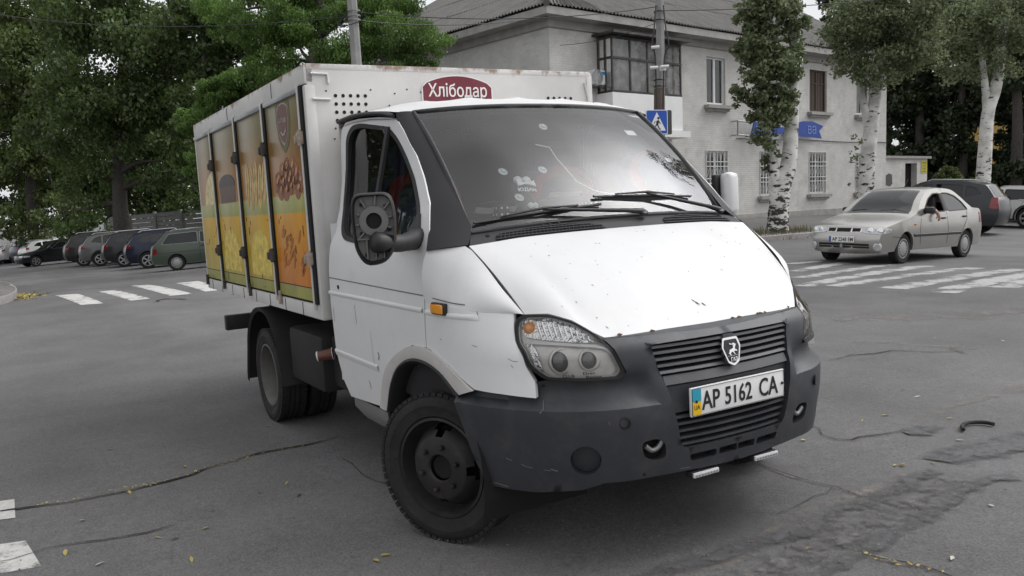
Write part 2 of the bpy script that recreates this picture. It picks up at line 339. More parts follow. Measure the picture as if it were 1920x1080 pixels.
# ------------------------------------------------------------------ sheets lying on the road
def sheetmat(name, col, thr=(.25, .55), edge=1.0, nscale=5.0, rough=.85, var=.2):
    """worn sheet: breaks up by noise, more so towards its edges (uv.y runs across it)"""
    m = bpy.data.materials.new(name); m.use_nodes = True; t = m.node_tree; b = t.nodes['Principled BSDF']; L = t.links.new
    tc = N(t, 'ShaderNodeTexCoord'); n1 = N(t, 'ShaderNodeTexNoise', Scale=nscale, Detail=9.0, Roughness=.72); L(tc.outputs['Object'], n1.inputs['Vector'])
    uv = N(t, 'ShaderNodeSeparateXYZ'); L(tc.outputs['UV'], uv.inputs[0])
    e = N(t, 'ShaderNodeMath', operation='SUBTRACT'); L(uv.outputs[1], e.inputs[0]); e.inputs[1].default_value = .5
    e2 = N(t, 'ShaderNodeMath', operation='ABSOLUTE'); L(e.outputs[0], e2.inputs[0]); e3 = N(t, 'ShaderNodeMath', operation='POWER'); L(e2.outputs[0], e3.inputs[0]); e3.inputs[1].default_value = 2
    e4 = N(t, 'ShaderNodeMath', operation='MULTIPLY'); L(e3.outputs[0], e4.inputs[0]); e4.inputs[1].default_value = edge
    s = N(t, 'ShaderNodeMath', operation='SUBTRACT'); L(n1.outputs[0], s.inputs[0]); L(e4.outputs[0], s.inputs[1])
    r = N(t, 'ShaderNodeMapRange', **{'From Min': thr[0], 'From Max': thr[1], 'To Min': 0, 'To Max': 1}); L(s.outputs[0], r.inputs[0]); L(r.outputs[0], b.inputs['Alpha'])
    n2 = N(t, 'ShaderNodeTexNoise', Scale=30.0, Detail=5.0, Roughness=.7); L(tc.outputs['Object'], n2.inputs['Vector']); r2 = N(t, 'ShaderNodeMapRange', **{'From Min': .3, 'From Max': .7, 'To Min': 1-var, 'To Max': 1+var}); L(n2.outputs[0], r2.inputs[0])
    mx = N(t, 'ShaderNodeMix', data_type='RGBA', blend_type='MULTIPLY'); mx.inputs[0].default_value = 1; mx.inputs[6].default_value = (*col, 1); L(r2.outputs[0], mx.inputs[7]); L(mx.outputs[2], b.inputs['Base Color']); b.inputs['Roughness'].default_value = rough
    return m
def sheet(name, strips, m, lift=.004, cols=4):
    """strips: list of (n,2,3) left/right edge points; follows the ground"""
    vs, fs, uv = [], [], []
    for E_ in strips:
        E_ = np.asarray(E_, float); n = len(E_); b = len(vs)
        for i in range(n):
            for k in range(cols+1):
                q = E_[i, 0]*(1-k/cols)+E_[i, 1]*k/cols; vs.append((q[0], q[1])); uv.append((i/(n-1), k/cols))
        fs += [(b+i*(cols+1)+k, b+(i+1)*(cols+1)+k, b+(i+1)*(cols+1)+k+1, b+i*(cols+1)+k+1) for i in range(n-1) for k in range(cols)]
    v = np.array(vs); z = G(v[:, 0], v[:, 1])+lift; me = bpy.data.meshes.new(name); me.from_pydata([(a, b, c) for (a, b), c in zip(vs, z)], [], fs); me.materials.append(m)
    l = me.uv_layers.new(name='UVMap'); uv = np.array(uv); idx = np.array([lp.vertex_index for lp in me.loops]); l.data.foreach_set('uv', uv[idx].ravel())
    bm = bmesh.new(); bm.from_mesh(me); bmesh.ops.recalc_face_normals(bm, faces=bm.faces)
    if sum(f.normal.z for f in bm.faces) < 0: bmesh.ops.reverse_faces(bm, faces=bm.faces)
    bm.to_mesh(me); bm.free(); o = link(name, me); tag(o, kind='structure'); return o
def quadstrip(a, b, c, d, n=14):                                # edge a->b and edge d->c
    a, b, c, d = [np.asarray(q, float) for q in (a, b, c, d)]; t = np.linspace(0, 1, n)[:, None]; return np.stack([a+(b-a)*t, d+(c-d)*t], 1)
def pixline(px): return np.array([ground_at(*p) for p in px])
PAINT = sheetmat('worn_road_paint', (.50, .49, .47), (.30, .44), .35, 3.2)
PAINT2 = sheetmat('faded_road_paint', (.40, .395, .39), (.33, .50), .5, 2.2)
zs = []
for q in ([(104, 554), (146, 551), (196, 569), (152, 572)], [(185, 547), (218, 544), (281, 560), (246, 564)], [(246, 536), (283, 534), (362, 551), (318, 555)], [(330, 531), (372, 527), (425, 543), (385, 547)], [(400, 524), (440, 520), (490, 536), (455, 540)]):
    g = pixline(q); zs.append(quadstrip(g[0], g[3], g[2], g[1]))
for q in ([(-70, 950), (27, 937), (29, 972), (-70, 985)], [(-60, 1030), (48, 1015), (78, 1063), (-60, 1088)]):
    g = pixline(q); zs.append(quadstrip(g[0], g[1], g[2], g[3]))
sheet('zebra_crossing', zs, PAINT)
zs = []
for a, b, w in (((1480, 495), (1537, 490), .3), ((1490, 509), (1587, 493), .35), ((1500, 521), (1666, 496.5), .36), ((1502, 537), (1738, 498.5), .4), ((1562, 537), (1830, 502), .42), ((1672, 541.5), (1918, 504.5), .46), ((1760, 549), (1990, 505), .46), ((1880, 540), (2060, 505), .46)):
    pa, pb = ground_at(*a), ground_at(*b); c = pa[None]+(pb-pa)[None]*np.linspace(0, 1, 16)[:, None]; l, r = ribbon2(c[:, :2], w); zs.append(np.stack([np.c_[l, l[:, :1]], np.c_[r, r[:, :1]]], 1))
sheet('pedestrian_crossing', zs, PAINT2)
def wander(px, step=.12, amp=.03):
    p = resample(pixline(px)[:, :2], max(8, int(np.linalg.norm(np.diff(pixline(px)[:, :2], axis=0), axis=1).sum()/step)))
    j = RNG.normal(0, amp, p.shape); j = (j+np.roll(j, 1, 0))/1.6; j[0] = j[-1] = 0; return p+j
CRK = [([(-60, 968), (28, 953), (70, 950), (120, 943), (200, 925), (290, 910), (353, 892), (400, 877), (483, 855), (573, 837), (640, 818)], .026), ([(-30, 1060), (63, 1037), (147, 1025), (247, 1005), (330, 985)], .013),
       ([(1552, 677), (1624, 664), (1682, 657), (1735, 659), (1770, 660), (1806, 662)], .05), ([(1480, 780), (1572, 832), (1618, 819), (1682, 811), (1731, 801)], .035), ([(1391, 858), (1440, 872), (1500, 897), (1560, 915), (1616, 933)], .022),
       ([(1609, 1040), (1669, 1055), (1725, 1066), (1790, 1085)], .03), ([(20, 565), (110, 546), (215, 540), (290, 535), (395, 524)], .05), ([(285, 568), (310, 560), (350, 562)], .07), ([(25, 524), (60, 521)], .1), ([(1560, 915), (1480, 960), (1400, 965)], .01), ([(640, 860), (720, 905), (760, 940)], .01)]
crk = []; pale = []
for px, w in CRK:
    p = wander(px); k = len(p); ww = w*(.35 if px[0][0] > 1300 else 1)*(.35+.9*RNG.random(k)); ww[0] = ww[-1] = .003; l, r = ribbon2(p, ww); crk.append(np.stack([np.c_[l, l[:, :1]], np.c_[r, r[:, :1]]], 1))
    if px[0][0] > 1300 and w > .02:
        l, r = ribbon2(p+np.array([.01, -.01]), np.maximum(ww*6.0, .03)); pale.append(np.stack([np.c_[l, l[:, :1]], np.c_[r, r[:, :1]]], 1))
CRACK = mat('crack_filler', (.012, .011, .010), .95, var=.5, scale=30, dirt=(.2, .16, .1), dirt_amt=.8, dirt_scale=14)
sheet('asphalt_crack', crk, CRACK, .007, 1)
for px, w in (([(1700, 800), (1763, 774), (1806, 751), (1848, 745), (1925, 718), (2000, 700)], .2), ([(1780, 655), (1810, 660)], .25), ([(1560, 600), (1700, 596), (1830, 590), (1960, 585)], .9), ([(1600, 640), (1830, 655)], .2), ([(1250, 1074), (1400, 1022), (1520, 972), (1610, 930), (1700, 890)], .22)):
    p = wander(px, .2, .05); ww = w*(.4+1.0*RNG.random(len(p))); l, r = ribbon2(p, ww); pale.append(np.stack([np.c_[l, l[:, :1]], np.c_[r, r[:, :1]]], 1))
PALE = sheetmat('pale_sand_dust', (.20, .182, .165), (.40, .70), .9, 4.5)
sheet('road_dust', pale, PALE, .004, 4)
TAR = sheetmat('fresh_tar_patch', (.088, .087, .089), (.34, .54), 1.8, 3.5, .85, .35)
tar = []
for px, w in (([(1210, 1100), (1290, 1062), (1390, 1032), (1500, 995), (1560, 965), (1612, 942), (1690, 905), (1760, 885)], .22), ([(1500, 1100), (1580, 1052), (1660, 1010), (1740, 965), (1800, 925), (1830, 905), (1905, 895)], .20), ([(1770, 868), (1830, 850), (1900, 840), (1980, 826)], .45), ([(1700, 815), (1740, 800)], .3)):
    p = wander(px, .15, .03); ww = w*(.6+.8*RNG.random(len(p))); l, r = ribbon2(p, ww); tar.append(np.stack([np.c_[l, l[:, :1]], np.c_[r, r[:, :1]]], 1))
sheet('tar_patch', tar, TAR, .0095, 4)
COARSE = sheetmat('coarse_aggregate', (.118, .113, .11), (.40, .62), 1.2, 8.0, .95, .5)
p = wander([(1330, 1110), (1450, 1060), (1560, 1010), (1680, 950), (1790, 900)], .2, .04); l, r = ribbon2(p, .5*(.8+.4*RNG.random(len(p)))); sheet('rough_strip', [np.stack([np.c_[l, l[:, :1]], np.c_[r, r[:, :1]]], 1)], COARSE, .012, 6)
# ------------------------------------------------------------------ right-hand pavement, kerbs
A51 = math.radians(51)
D1 = RWH*math.sin(A51)+FWH*math.cos(A51); D2_ = -RWH*math.cos(A51)+FWH*math.sin(A51)       # along the right-hand and the left-hand facade
CONC = mat('kerb_concrete', (.26, .25, .24), .9, var=.2, scale=8, dirt=(.10, .095, .09), dirt_amt=.5, dirt_scale=2.5, bump=.2)
PAVE = mat('pavement_asphalt', (.135, .128, .122), .92, var=.2, scale=3, dirt=(.23, .2, .165), dirt_amt=.55, dirt_scale=.9, bump=.25, bscale=60)
CORN = P3(1039, 400, 27.0); CORN[2] = g1(CORN[0], CORN[1])+.14
k0 = ground_at(1440, 452)
def kerbpt(s): return k0+D1*s
inn = np.array([D2_[0], D2_[1], 0]); kp, kn = [], []
for s in np.linspace(34, -5, 60): kp.append(kerbpt(s)); kn.append(inn)
cc = kerbpt(-5)+inn*4
for a in np.linspace(0, PI/2, 12)[1:]: q = -inn*math.cos(a)-D1*math.sin(a); kp.append(cc+q*4); kn.append(-q)      # the kerb turns the corner into the left street
for s in np.linspace(0, 11, 16)[1:]: kp.append(cc-D1*4+inn*s); kn.append(np.array(D1))
mb = MB(); rows = []
for p, nn_ in zip(kp, kn):
    c = [p+nn_*w for w in (0, .0, .02, .16, .17)]; z = [g1(*p[:2])-.05, g1(*p[:2])+.125, g1(*p[:2])+.15, g1(*p[:2])+.15, g1(*p[:2])-.05]
    rows.append([(q[0], q[1], zz) for q, zz in zip(c, z)])
mb.grid(rows); kb = mb.build('kerb', CONC, smooth=None); tag(kb, kind='structure')
rows = []
for k, (p, nn_) in enumerate(zip(kp, kn)):
    r = []
    for w in np.linspace(.165, 12.5 if k < 61 else 4.2 if k < 71 else 12.5, 14): q = p+nn_*w; r.append((q[0], q[1], g1(q[0], q[1])+.138+.012*min(w, 6)))
    rows.append(r)
tag(MB().grid(rows).build('pavement', PAVE, smooth=30), kind='structure')
def pave_z(x, y):
    w = (np.array([x, y])-k0[:2]) @ inn[:2]; return g1(x, y)+(.138+.012*min(max(w, 0), 6) if w > 0 else 0)
# left traffic island, just its nose in the picture
nose = [ground_at(*q)[:2] for q in ((-150, 540), (-40, 533), (5, 536), (25, 543), (33, 552), (28, 562), (2, 572), (-60, 585), (-170, 600))]
nose = crv(nose, 6); cen = nose.mean(0); rows = []
for p in nose:
    d = (cen-p)/np.linalg.norm(cen-p); z = g1(*p); rows.append([(*p, z-.05), (*p, z+.13), (*(p+d*.03), z+.16), (*(p+d*.2), z+.16), (*(p+d*.205), z+.145), (*cen, z+.15)])
mbi = MB(); R_ = np.array(rows); mbi.grid(R_[:, :5]); tag(mbi.build('traffic_island_kerb', CONC, smooth=40), kind='structure')
tag(MB().grid(R_[:, 4:]).build('traffic_island', PAVE, smooth=None), kind='structure')

# ------------------------------------------------------------------ two-storey house
def brickmat(name, col):
    m = bpy.data.materials.new(name); m.use_nodes = True; t = m.node_tree; b = t.nodes['Principled BSDF']; L = t.links.new
    tc = N(t, 'ShaderNodeTexCoord'); uvn = tc.outputs['UV']
    br = N(t, 'ShaderNodeTexBrick', Scale=1.0); br.inputs['Brick Width'].default_value = .26; br.inputs['Row Height'].default_value = .078; br.inputs['Mortar Size'].default_value = .008; br.inputs['Mortar Smooth'].default_value = .3
    br.inputs['Color1'].default_value = (1, 1, 1, 1); br.inputs['Color2'].default_value = (.93, .93, .93, 1); br.inputs['Mortar'].default_value = (.84, .84, .84, 1); L(uvn, br.inputs['Vector'])
    n1 = N(t, 'ShaderNodeTexNoise', Scale=1.4, Detail=8.0, Roughness=.65); L(uvn, n1.inputs['Vector']); r1 = N(t, 'ShaderNodeMapRange', **{'From Min': .3, 'From Max': .7, 'To Min': .84, 'To Max': 1.12}); L(n1.outputs[0], r1.inputs[0])
    m1 = N(t, 'ShaderNodeMix', data_type='RGBA', blend_type='MULTIPLY'); m1.inputs[0].default_value = 1; m1.inputs[6].default_value = (*col, 1); L(br.outputs[0], m1.inputs[7])
    m2 = N(t, 'ShaderNodeMix', data_type='RGBA', blend_type='MULTIPLY'); m2.inputs[0].default_value = 1; L(m1.outputs[2], m2.inputs[6]); L(r1.outputs[0], m2.inputs[7])
    n3 = N(t, 'ShaderNodeTexNoise', Scale=.9, Detail=9.0, Roughness=.75); L(uvn, n3.inputs['Vector']); r3 = N(t, 'ShaderNodeMapRange', **{'From Min': .54, 'From Max': .74, 'To Min': 0, 'To Max': .5}); L(n3.outputs[0], r3.inputs[0])
    m3 = N(t, 'ShaderNodeMix', data_type='RGBA'); L(r3.outputs[0], m3.inputs[0]); L(m2.outputs[2], m3.inputs[6]); m3.inputs[7].default_value = (.22, .2, .18, 1)
    L(m3.outputs[2], b.inputs['Base Color']); b.inputs['Roughness'].default_value = .9
    bp = N(t, 'ShaderNodeBump', Strength=.5, Distance=.01); L(br.outputs['Fac'], bp.inputs['Height']); bp.invert = True; L(bp.outputs[0], b.inputs['Normal']); return m
WALLM = brickmat('whitewashed_brick', (.60, .588, .565))
PLINTH = mat('plinth_plaster', (.33, .32, .30), .95, var=.25, scale=3, dirt=(.4, .38, .35), dirt_amt=.6, dirt_scale=2)
TRIMW = mat('grey_sill_plaster', (.33, .32, .30), .9, var=.2); PVC = mat('white_pvc_frame', (.72, .72, .72), .4, var=.05); BROWN = mat('brown_wood', (.055, .035, .026), .6, var=.4, scale=20)
WGLASS = mat('dark_window_pane', (.03, .034, .038), .06, var=.5, scale=1.5, spec=.7); IRONW = mat('white_painted_iron', (.66, .66, .64), .5, var=.15)
INT = mat('dim_room', (.05, .048, .045), .9, var=.4)
Z0 = CORN[2]; EAVE_Z = P3(1039, 36, 27.0)[2]
house = thing('house', 'old two-storey whitewashed brick house with corrugated grey roof behind the truck', 'house', CORN)
def fac(u, v):                                                  # photo pixel -> (along the right facade, height over the house's foot)
    r = ray(u, v); nrm = np.array([D2_[0], D2_[1], 0]); t = nrm @ (CORN-CW)/(nrm @ r); p = CW+r*t-CORN; return float(p @ D1), float(p[2])
def facO(u, v, o):                                              # the same on a plane o in front of the facade
    r = ray(u, v); nrm = np.array([D2_[0], D2_[1], 0]); t = nrm @ (CORN-D2_*o-CW)/(nrm @ r); p = CW+r*t-CORN; return float(p @ D1), float(p[2])
def F1(p, off=0.0):                                             # right facade, off = towards the street
    p = np.asarray(p, float); return D1[None]*p[:, :1]+np.array([0, 0, 1.])[None]*p[:, 1:2]-D2_[None]*off
def F2(p, off=0.0): p = np.asarray(p, float); return D2_[None]*p[:, :1]+np.array([0, 0, 1.])[None]*p[:, 1:2]-D1[None]*off
def f1(s, z, o=0.0): return D1*s+np.array([0, 0, z])-D2_*o
def f2(s, z, o=0.0): return D2_*s+np.array([0, 0, z])-D1*o
LEN1 = fac(1661, 300)[0]; LEN2 = 15.0; HE = EAVE_Z-Z0; FOOT = -.8
def uvwall(o, f):
    me = o.data; l = me.uv_layers.new(name='UVMap'); co = np.array([v.co[:] for v in me.vertices]); d = D1 if f == 1 else D2_
    idx = np.array([q.vertex_index for q in me.loops]); uv = np.stack([co @ d, co[:, 2]], 1); l.data.foreach_set('uv', uv[idx].ravel())
WIN = []                                                        # (s0, s1, z0, z1, kind)
for u0, u1, v0, v1, kind in ((1325, 1360, 114, 201, 'pvc'), (1425, 1457, 122, 205, 'pvc'), (1518, 1550, 131, 208, 'wood'), (1606, 1632, 136, 210, 'pvc'), (1324, 1364, 286, 370, 'grille'), (1425, 1456, 285, 367, 'grille'), (1517, 1548, 284, 362, 'grille'), (1604, 1632, 283, 358, 'grille')):
    (s0, za), (s1, zb) = fac(u0, (v0+v1)/2), fac(u1, (v0+v1)/2); sc = fac((u0+u1)/2, v0); zt = sc[1]; zb_ = fac((u0+u1)/2, v1)[1]; WIN.append((s0, s1, zb_, zt, kind))
for kind in (0, 1):                                             # one level each for the two storeys
    sel = [w for w in WIN if (w[4] == 'grille') == bool(kind)]; zb_, zt = np.mean([w[2] for w in sel]), np.mean([w[3] for w in sel]); WIN = [(w[0], w[1], zb_, zt, w[4]) if (w[4] == 'grille') == bool(kind) else w for w in WIN]
bs0, bs1 = fac(1172, 150)[0]-.0, fac(1283, 150)[0]
mb = MB(); panel(mb, [(0, .38), (LEN1, .38), (LEN1, HE), (0, HE)], [[(w[0], w[2]), (w[1], w[2]), (w[1], w[3]), (w[0], w[3])] for w in WIN], F1, .8, 0, holerim=.2); w1 = mb.build('wall', WALLM, house, None); uvwall(w1, 1)
mb = MB(); panel(mb, [(0, .38), (LEN2, .38), (LEN2, HE), (0, HE)], [], F2, 1.2, 0); w2 = mb.build('wall', WALLM, house, None); uvwall(w2, 2); mb = MB(); mb.grid(np.stack([[f1(LEN1, z, -s) for s in (0, 12)] for z in (-.5, HE)])); mb.build('wall', WALLM, house, None)
mb = MB(); mb.grid([[f2(LEN2, z, .06), f1(-.06, z, .06)+0*D1, f1(LEN1, z, .06)] for z in (FOOT, .38)]); mb.grid([[f2(LEN2, .38, .06), f1(-.06, .38, .06), f1(LEN1, .38, .06)], [f2(LEN2, .41, -.02), f1(.02, .41, -.02), f1(LEN1, .41, -.02)]]); mb.build('plinth', PLINTH, house, None)
for k, (s0, s1, z0, z1, kind) in enumerate(WIN):
    fm = {'pvc': PVC, 'wood': BROWN, 'grille': PVC}[kind]; mb = MB(); t_ = .07; Rm = np.stack([D1, D2_, [0, 0, 1.]], 1)
    for a, b, c, d in ((s0, s0+t_, z0, z1), (s1-t_, s1, z0, z1), (s0+t_, s1-t_, z0, z0+t_), (s0+t_, s1-t_, z1-t_, z1), ((s0+s1)/2-.05, (s0+s1)/2+.05, z0+t_, z1-t_)): mb.box(f1((a+b)/2, (c+d)/2, -.12), (b-a, .06, d-c), Rm)
    if kind == 'wood': mb.box(f1((s0+s1)/2, z1-.55, -.12), (s1-s0-.15, .055, .07), Rm)
    fr = mb.build('window', fm, house, None)
    MB().add([f1(s0, z0, -.14), f1(s1, z0, -.14), f1(s1, z1, -.14), f1(s0, z1, -.14)], [(0, 1, 2, 3)]).build('pane', BROWN if kind == 'wood' else WGLASS, fr, None)
    if kind == 'wood':
        mb = MB()
        for q in range(5): mb.box(f1(s0+.1+(s1-s0-.2)*(q+.5)/5, (z0+z1)/2, -.125), ((s1-s0-.2)/5-.02, .02, z1-z0-.16), Rm)
        mb.build('boarding', BROWN, fr, None)
    mb = MB(); mb.box(f1((s0+s1)/2, z0-.10, .05), (s1-s0+.35, .34, .12), Rm); mb.box(f1((s0+s1)/2, z0-.21, .02), (s1-s0+.22, .2, .1), Rm); mb.build('sill', TRIMW, fr, None)
    if kind == 'grille':
        mb = MB(); o_ = .02; nb = 6; W_ = s1-s0; H_ = z1-z0
        for q in range(nb+1): x = s0+W_*q/nb; mb.box(f1(x, (z0+z1)/2, o_), (.022, .02, H_), Rm)
        for fz in (0, .3, .4, .66, .76, 1): mb.box(f1((s0+s1)/2, z0+H_*fz, o_+.012), (W_+.04, .02, .03), Rm)
        for q in range(nb):
            x0, x1 = s0+W_*q/nb, s0+W_*(q+1)/nb
            for za, zb_ in ((0, .3), (.4, .66), (.76, 1)):
                for a, b in ((x0, x1), (x1, x0)): mb.tube([f1(a, z0+H_*za, o_), f1((x0+x1)/2 if za == .76 else b, z0+H_*zb_, o_)], .009, 4)
        mb.build('grille', IRONW, fr, None)
# glazed balcony
balc = MB(); PJ = 1.1; bs0 = fac(1119, 150)[0]
for _ in range(40): PJ += .3*(bs0-facO(1169, 150, PJ)[0])
PJ = min(max(PJ, .7), 1.8); bs1 = facO(1279, 150, PJ)[0]; zb0, zb1, zb2 = facO(1225, 243, PJ)[1], facO(1225, 178, PJ)[1], facO(1225, 76, PJ)[1]
Rm = np.stack([D1, D2_, [0, 0, 1.]], 1)
BALW = mat('white_balcony_cladding', (.80, .80, .79), .6, var=.06, scale=1.5); FRB = mat('dark_balcony_frame', (.035, .032, .03), .55, var=.4, scale=12, dirt=(.3, .28, .25), dirt_amt=.3)
balc.box(f1((bs0+bs1)/2, (zb0+zb1)/2, PJ/2), (bs1-bs0, PJ, zb1-zb0), Rm); bp_ = balc.build('balcony', BALW, house, None)
MB().box(f1((bs0+bs1)/2+.1, zb0-.13, PJ/2+.06), (bs1-bs0+.35, PJ+.12, .22), Rm).build('slab', BALW, bp_, None)
mb = MB(); Hg = zb2-zb1; t_ = .055
def post(s, o, z0, z1, w=t_): mb.box(f1(s, (z0+z1)/2, o), (w, w, z1-z0), Rm)
for s in np.linspace(bs0+.04, bs1-.04, 5): post(s, PJ-.04, zb1, zb2)
for o in (.05, PJ*.5): post(bs0+.04, o, zb1, zb2); post(bs1-.04, o, zb1, zb2)
for z in (zb1+.04, zb1+Hg*.62, zb2-.04):
    mb.box(f1((bs0+bs1)/2, z, PJ-.04), (bs1-bs0, .06, .07), Rm); mb.box(f1(bs0+.04, z, PJ/2-.03), (.06, PJ-.1, .07), Rm); mb.box(f1(bs1-.04, z, PJ/2-.03), (.06, PJ-.1, .07), Rm)
mb.build('balcony_frame', FRB, bp_, None)
mb = MB(); BG = glassmat('balcony_glass', (.55, .57, .58), .30, .03)  # strong pale film paints sky reflection into the panes
mb.add([f1(bs0+.06, zb1, PJ-.05), f1(bs1-.06, zb1, PJ-.05), f1(bs1-.06, zb2, PJ-.05), f1(bs0+.06, zb2, PJ-.05)], [(0, 1, 2, 3)]); mb.add([f1(bs0+.05, zb1, .05), f1(bs0+.05, zb1, PJ-.06), f1(bs0+.05, zb2, PJ-.06), f1(bs0+.05, zb2, .05)], [(0, 1, 2, 3)]); mb.add([f1(bs1-.05, zb1, .05), f1(bs1-.05, zb1, PJ-.06), f1(bs1-.05, zb2, PJ-.06), f1(bs1-.05, zb2, .05)], [(0, 1, 2, 3)]); mb.build('balcony_glazing', BG, bp_, None)
mb = MB(); CURT = mat('pale_curtain', (.5, .5, .49), .9, var=.15)
for a, b, c, d in ((.10, .24, .0, .6), (.26, .46, .02, .63), (.05, .2, .66, .98), (.3, .48, .66, .97), (.55, .7, .68, .96)): mb.box(f1(bs0+(bs1-bs0)*(a+b)/2, zb1+Hg*(c+d)/2, PJ-.16), ((bs1-bs0)*(b-a), .02, Hg*(d-c)), Rm)
mb.build('curtain', CURT, bp_, None)
MB().box(f1((bs0+bs1)/2, zb2+.07, PJ/2+.12), (bs1-bs0+.4, PJ+.35, .07), Rm).build('balcony_roof', FRB, bp_, None)
# roof: two corrugated slopes meeting at a hip, four courses of sheets each
def roofmat():
    m = mat('asbestos_cement_roof', (.14, .134, .128), .95, var=.22, scale=2.2, dirt=(.065, .062, .06), dirt_amt=.7, dirt_scale=3.0); return m
OV = .62; PITCH = math.radians(30); RISE = 11
def slope(fx, L_, name):
    mb = MB(); wl = .16; ncol = int(L_/wl*6)
    for c in range(4):
        t0, t1 = RISE*c/4-(.12 if c else .0), RISE*(c+1)/4; xs = np.linspace(-OV, L_, ncol); rows = []
        for t in (t0, t1):
            rows.append([fx(max(x, -OV+t*math.cos(PITCH)), HE+.17+t*math.sin(PITCH)+.032*math.sin(2*PI*x/wl)+(.035 if t == t0 else 0)+.01*math.sin(x*1.7+c), OV-t*math.cos(PITCH)) for x in xs])
        mb.grid(rows)
        mb.grid([rows[0], [np.asarray(q)-np.array([0, 0, .022]) for q in rows[0]]])
    o = mb.build(name, roofmat(), house, 60); mb = MB(); mb.grid([[fx(-OV+.08+t*math.cos(PITCH), HE+.125+t*math.sin(PITCH), OV-.08-t*math.cos(PITCH)), fx(L_, HE+.125+t*math.sin(PITCH), OV-.08-t*math.cos(PITCH))] for t in (0, RISE)]); mb.build('roof_boarding', BROWN, house, None); return o
slope(f1, LEN1+.5, 'roof'); slope(f2, LEN2, 'roof')
MB().tube([f1(-OV+t*math.cos(PITCH), HE+.2+t*math.sin(PITCH), OV-t*math.cos(PITCH)) for t in np.linspace(0, RISE, 6)], .11, 8).build('roof_ridge', roofmat(), house, 40)
FASC = mat('grey_fascia_board', (.34, .325, .31), .8, var=.2, scale=3)
mb = MB()
for fx, L_ in ((f1, LEN1+.4), (f2, LEN2)):
    mb.grid([[fx(-OV+.05, HE+.13, OV-.05), fx(L_, HE+.13, OV-.05)], [fx(-OV+.05, HE-.1, OV-.05), fx(L_, HE-.1, OV-.05)], [fx(-.0, HE-.12, 0), fx(L_, HE-.12, 0)]])
    mb.grid([[fx(-.12, HE-.1, .12), fx(L_, HE-.1, .12)], [fx(-.1, HE-.35, .1), fx(L_, HE-.35, .1)], [fx(0, HE-.38, 0), fx(L_, HE-.38, 0)]])
mb.build('eaves', FASC, house, None)
mb = MB(); zc = fac(1500, 263)[1]; mb.tube([f1(s, zc+.02*math.sin(s), .03) for s in np.linspace(fac(1380, 260)[0], LEN1, 20)], .018, 5); mb.build('wall_cable', BLACK, house, None)
# low rear wall with doorway
lw = thing('yard_wall', 'low whitewashed yard wall with a dark doorway at the right end of the house', 'wall', CORN+D1*LEN1)
def F1w(p, off=0.0): return F1(np.asarray(p)+np.array([0, 0]), off-.5)
def sw(u, v): a = fac(u, v); return a[0]-LEN1, a[1]
wl1 = sw(1757, 310)[0]; wt = sw(1700, 296)[1]; dx0, dx1, dz = sw(1716, 320)[0], sw(1738, 320)[0], sw(1727, 305)[1]
mb = MB(); panel(mb, [(0, FOOT), (dx0, FOOT), (dx0, dz), (dx1, dz), (dx1, FOOT), (wl1, FOOT), (wl1, wt), (0, wt)], [], F1w, .6, .3); ww_ = mb.build('wall', WALLM, lw, None); uvwall(ww_, 1)
MB().box(f1(wl1/2+.05, wt+.06, -.62), (wl1+.3, .5, .12), Rm).build('coping', TRIMW, lw, None)
MB().box(f1((dx0+dx1)/2, (FOOT+dz)/2, -.9), (dx1-dx0+.3, .06, dz-FOOT+.2), Rm).build('door', DARK, lw, None)  # black sheet paints the shade inside the open doorway
mb = MB(); rp = [(0, 0), (.2, .2), (.55, .1), (.9, .22), (1.2, .15), (1.25, -.3), (1.0, -.42), (.6, -.35), (.35, -.5), (.1, -.4)]; sx, sz = sw(1668, 333); k_ = (sw(1692, 333)[0]-sx)/1.25; mb.prism([(sx+a*k_, sz+b*k_) for a, b in rp], lambda a, b, c: f1(a, b, -.5+.004+c), .004); mb.build('paint_smear', mat('dark_paint_smear', (.09, .09, .088), .9), lw, None)
YEL = mat('yellow_notice_card', (.55, .48, .06), .7, var=.1)
ns_ = thing('notice', 'yellow notice with small black print beside the doorway of the yard wall', 'notice', CORN+D1*LEN1)
a0, z0_ = sw(1745, 323); a1, z1_ = sw(1756, 300); MB().box(f1((a0+a1)/2, (z0_+z1_)/2, -.48), (abs(a1-a0), .02, z1_-z0_), Rm).build('card', YEL, ns_, None)
mb = MB()
for q in range(7): mb.box(f1((a0+a1)/2, z0_+(z1_-z0_)*(q+.8)/8, -.468), (abs(a1-a0)*(.75-.2*(q % 3 == 1)), .003, (z1_-z0_)*.045), Rm)
mb.build('print', LETTER, ns_, None)
# air conditioner, blue pennon, on the facade
ac = thing('air_conditioner', 'white air conditioner box on the house wall beside the balcony', 'air conditioner', CORN)
a0, z0_ = facO(1111, 158, .4); a1, z1_ = facO(1132, 133, .4); MB().rbox(f1((a0+a1)/2, (z0_+z1_)/2, .3), (a1-a0, .34, z1_-z0_), .03, Rm).build('case', PVC, ac, None)
mb = MB(); mb.lathe([(.0, .0), (.24, .0), (.24, .015), (.21, .015)], f1((a0+a1)/2-.1, (z0_+z1_)/2, .47), -D2_, 20)
mb.build('fan_grille', mat('grey_grille', (.3, .3, .31), .6), ac, None); MB().box(f1(a1-.12, z1_-.09, .475), (.2, .012, .1), Rm).build('sticker', mat('blue_sticker', (.03, .2, .45), .5), ac, None)
mb = MB()
for s in (a0+.1, a1-.1): mb.box(f1(s, z0_-.03, .2), (.05, .4, .05), Rm)
mb.each('bracket', STEEL, ac, None)
pn = thing('shop_sign', 'blue ribbon-shaped shop sign on a metal bracket half hidden by the tree crown', 'sign', CORN)
BLUE = mat('blue_sign_paint', (.015, .055, .30), .5, var=.15)
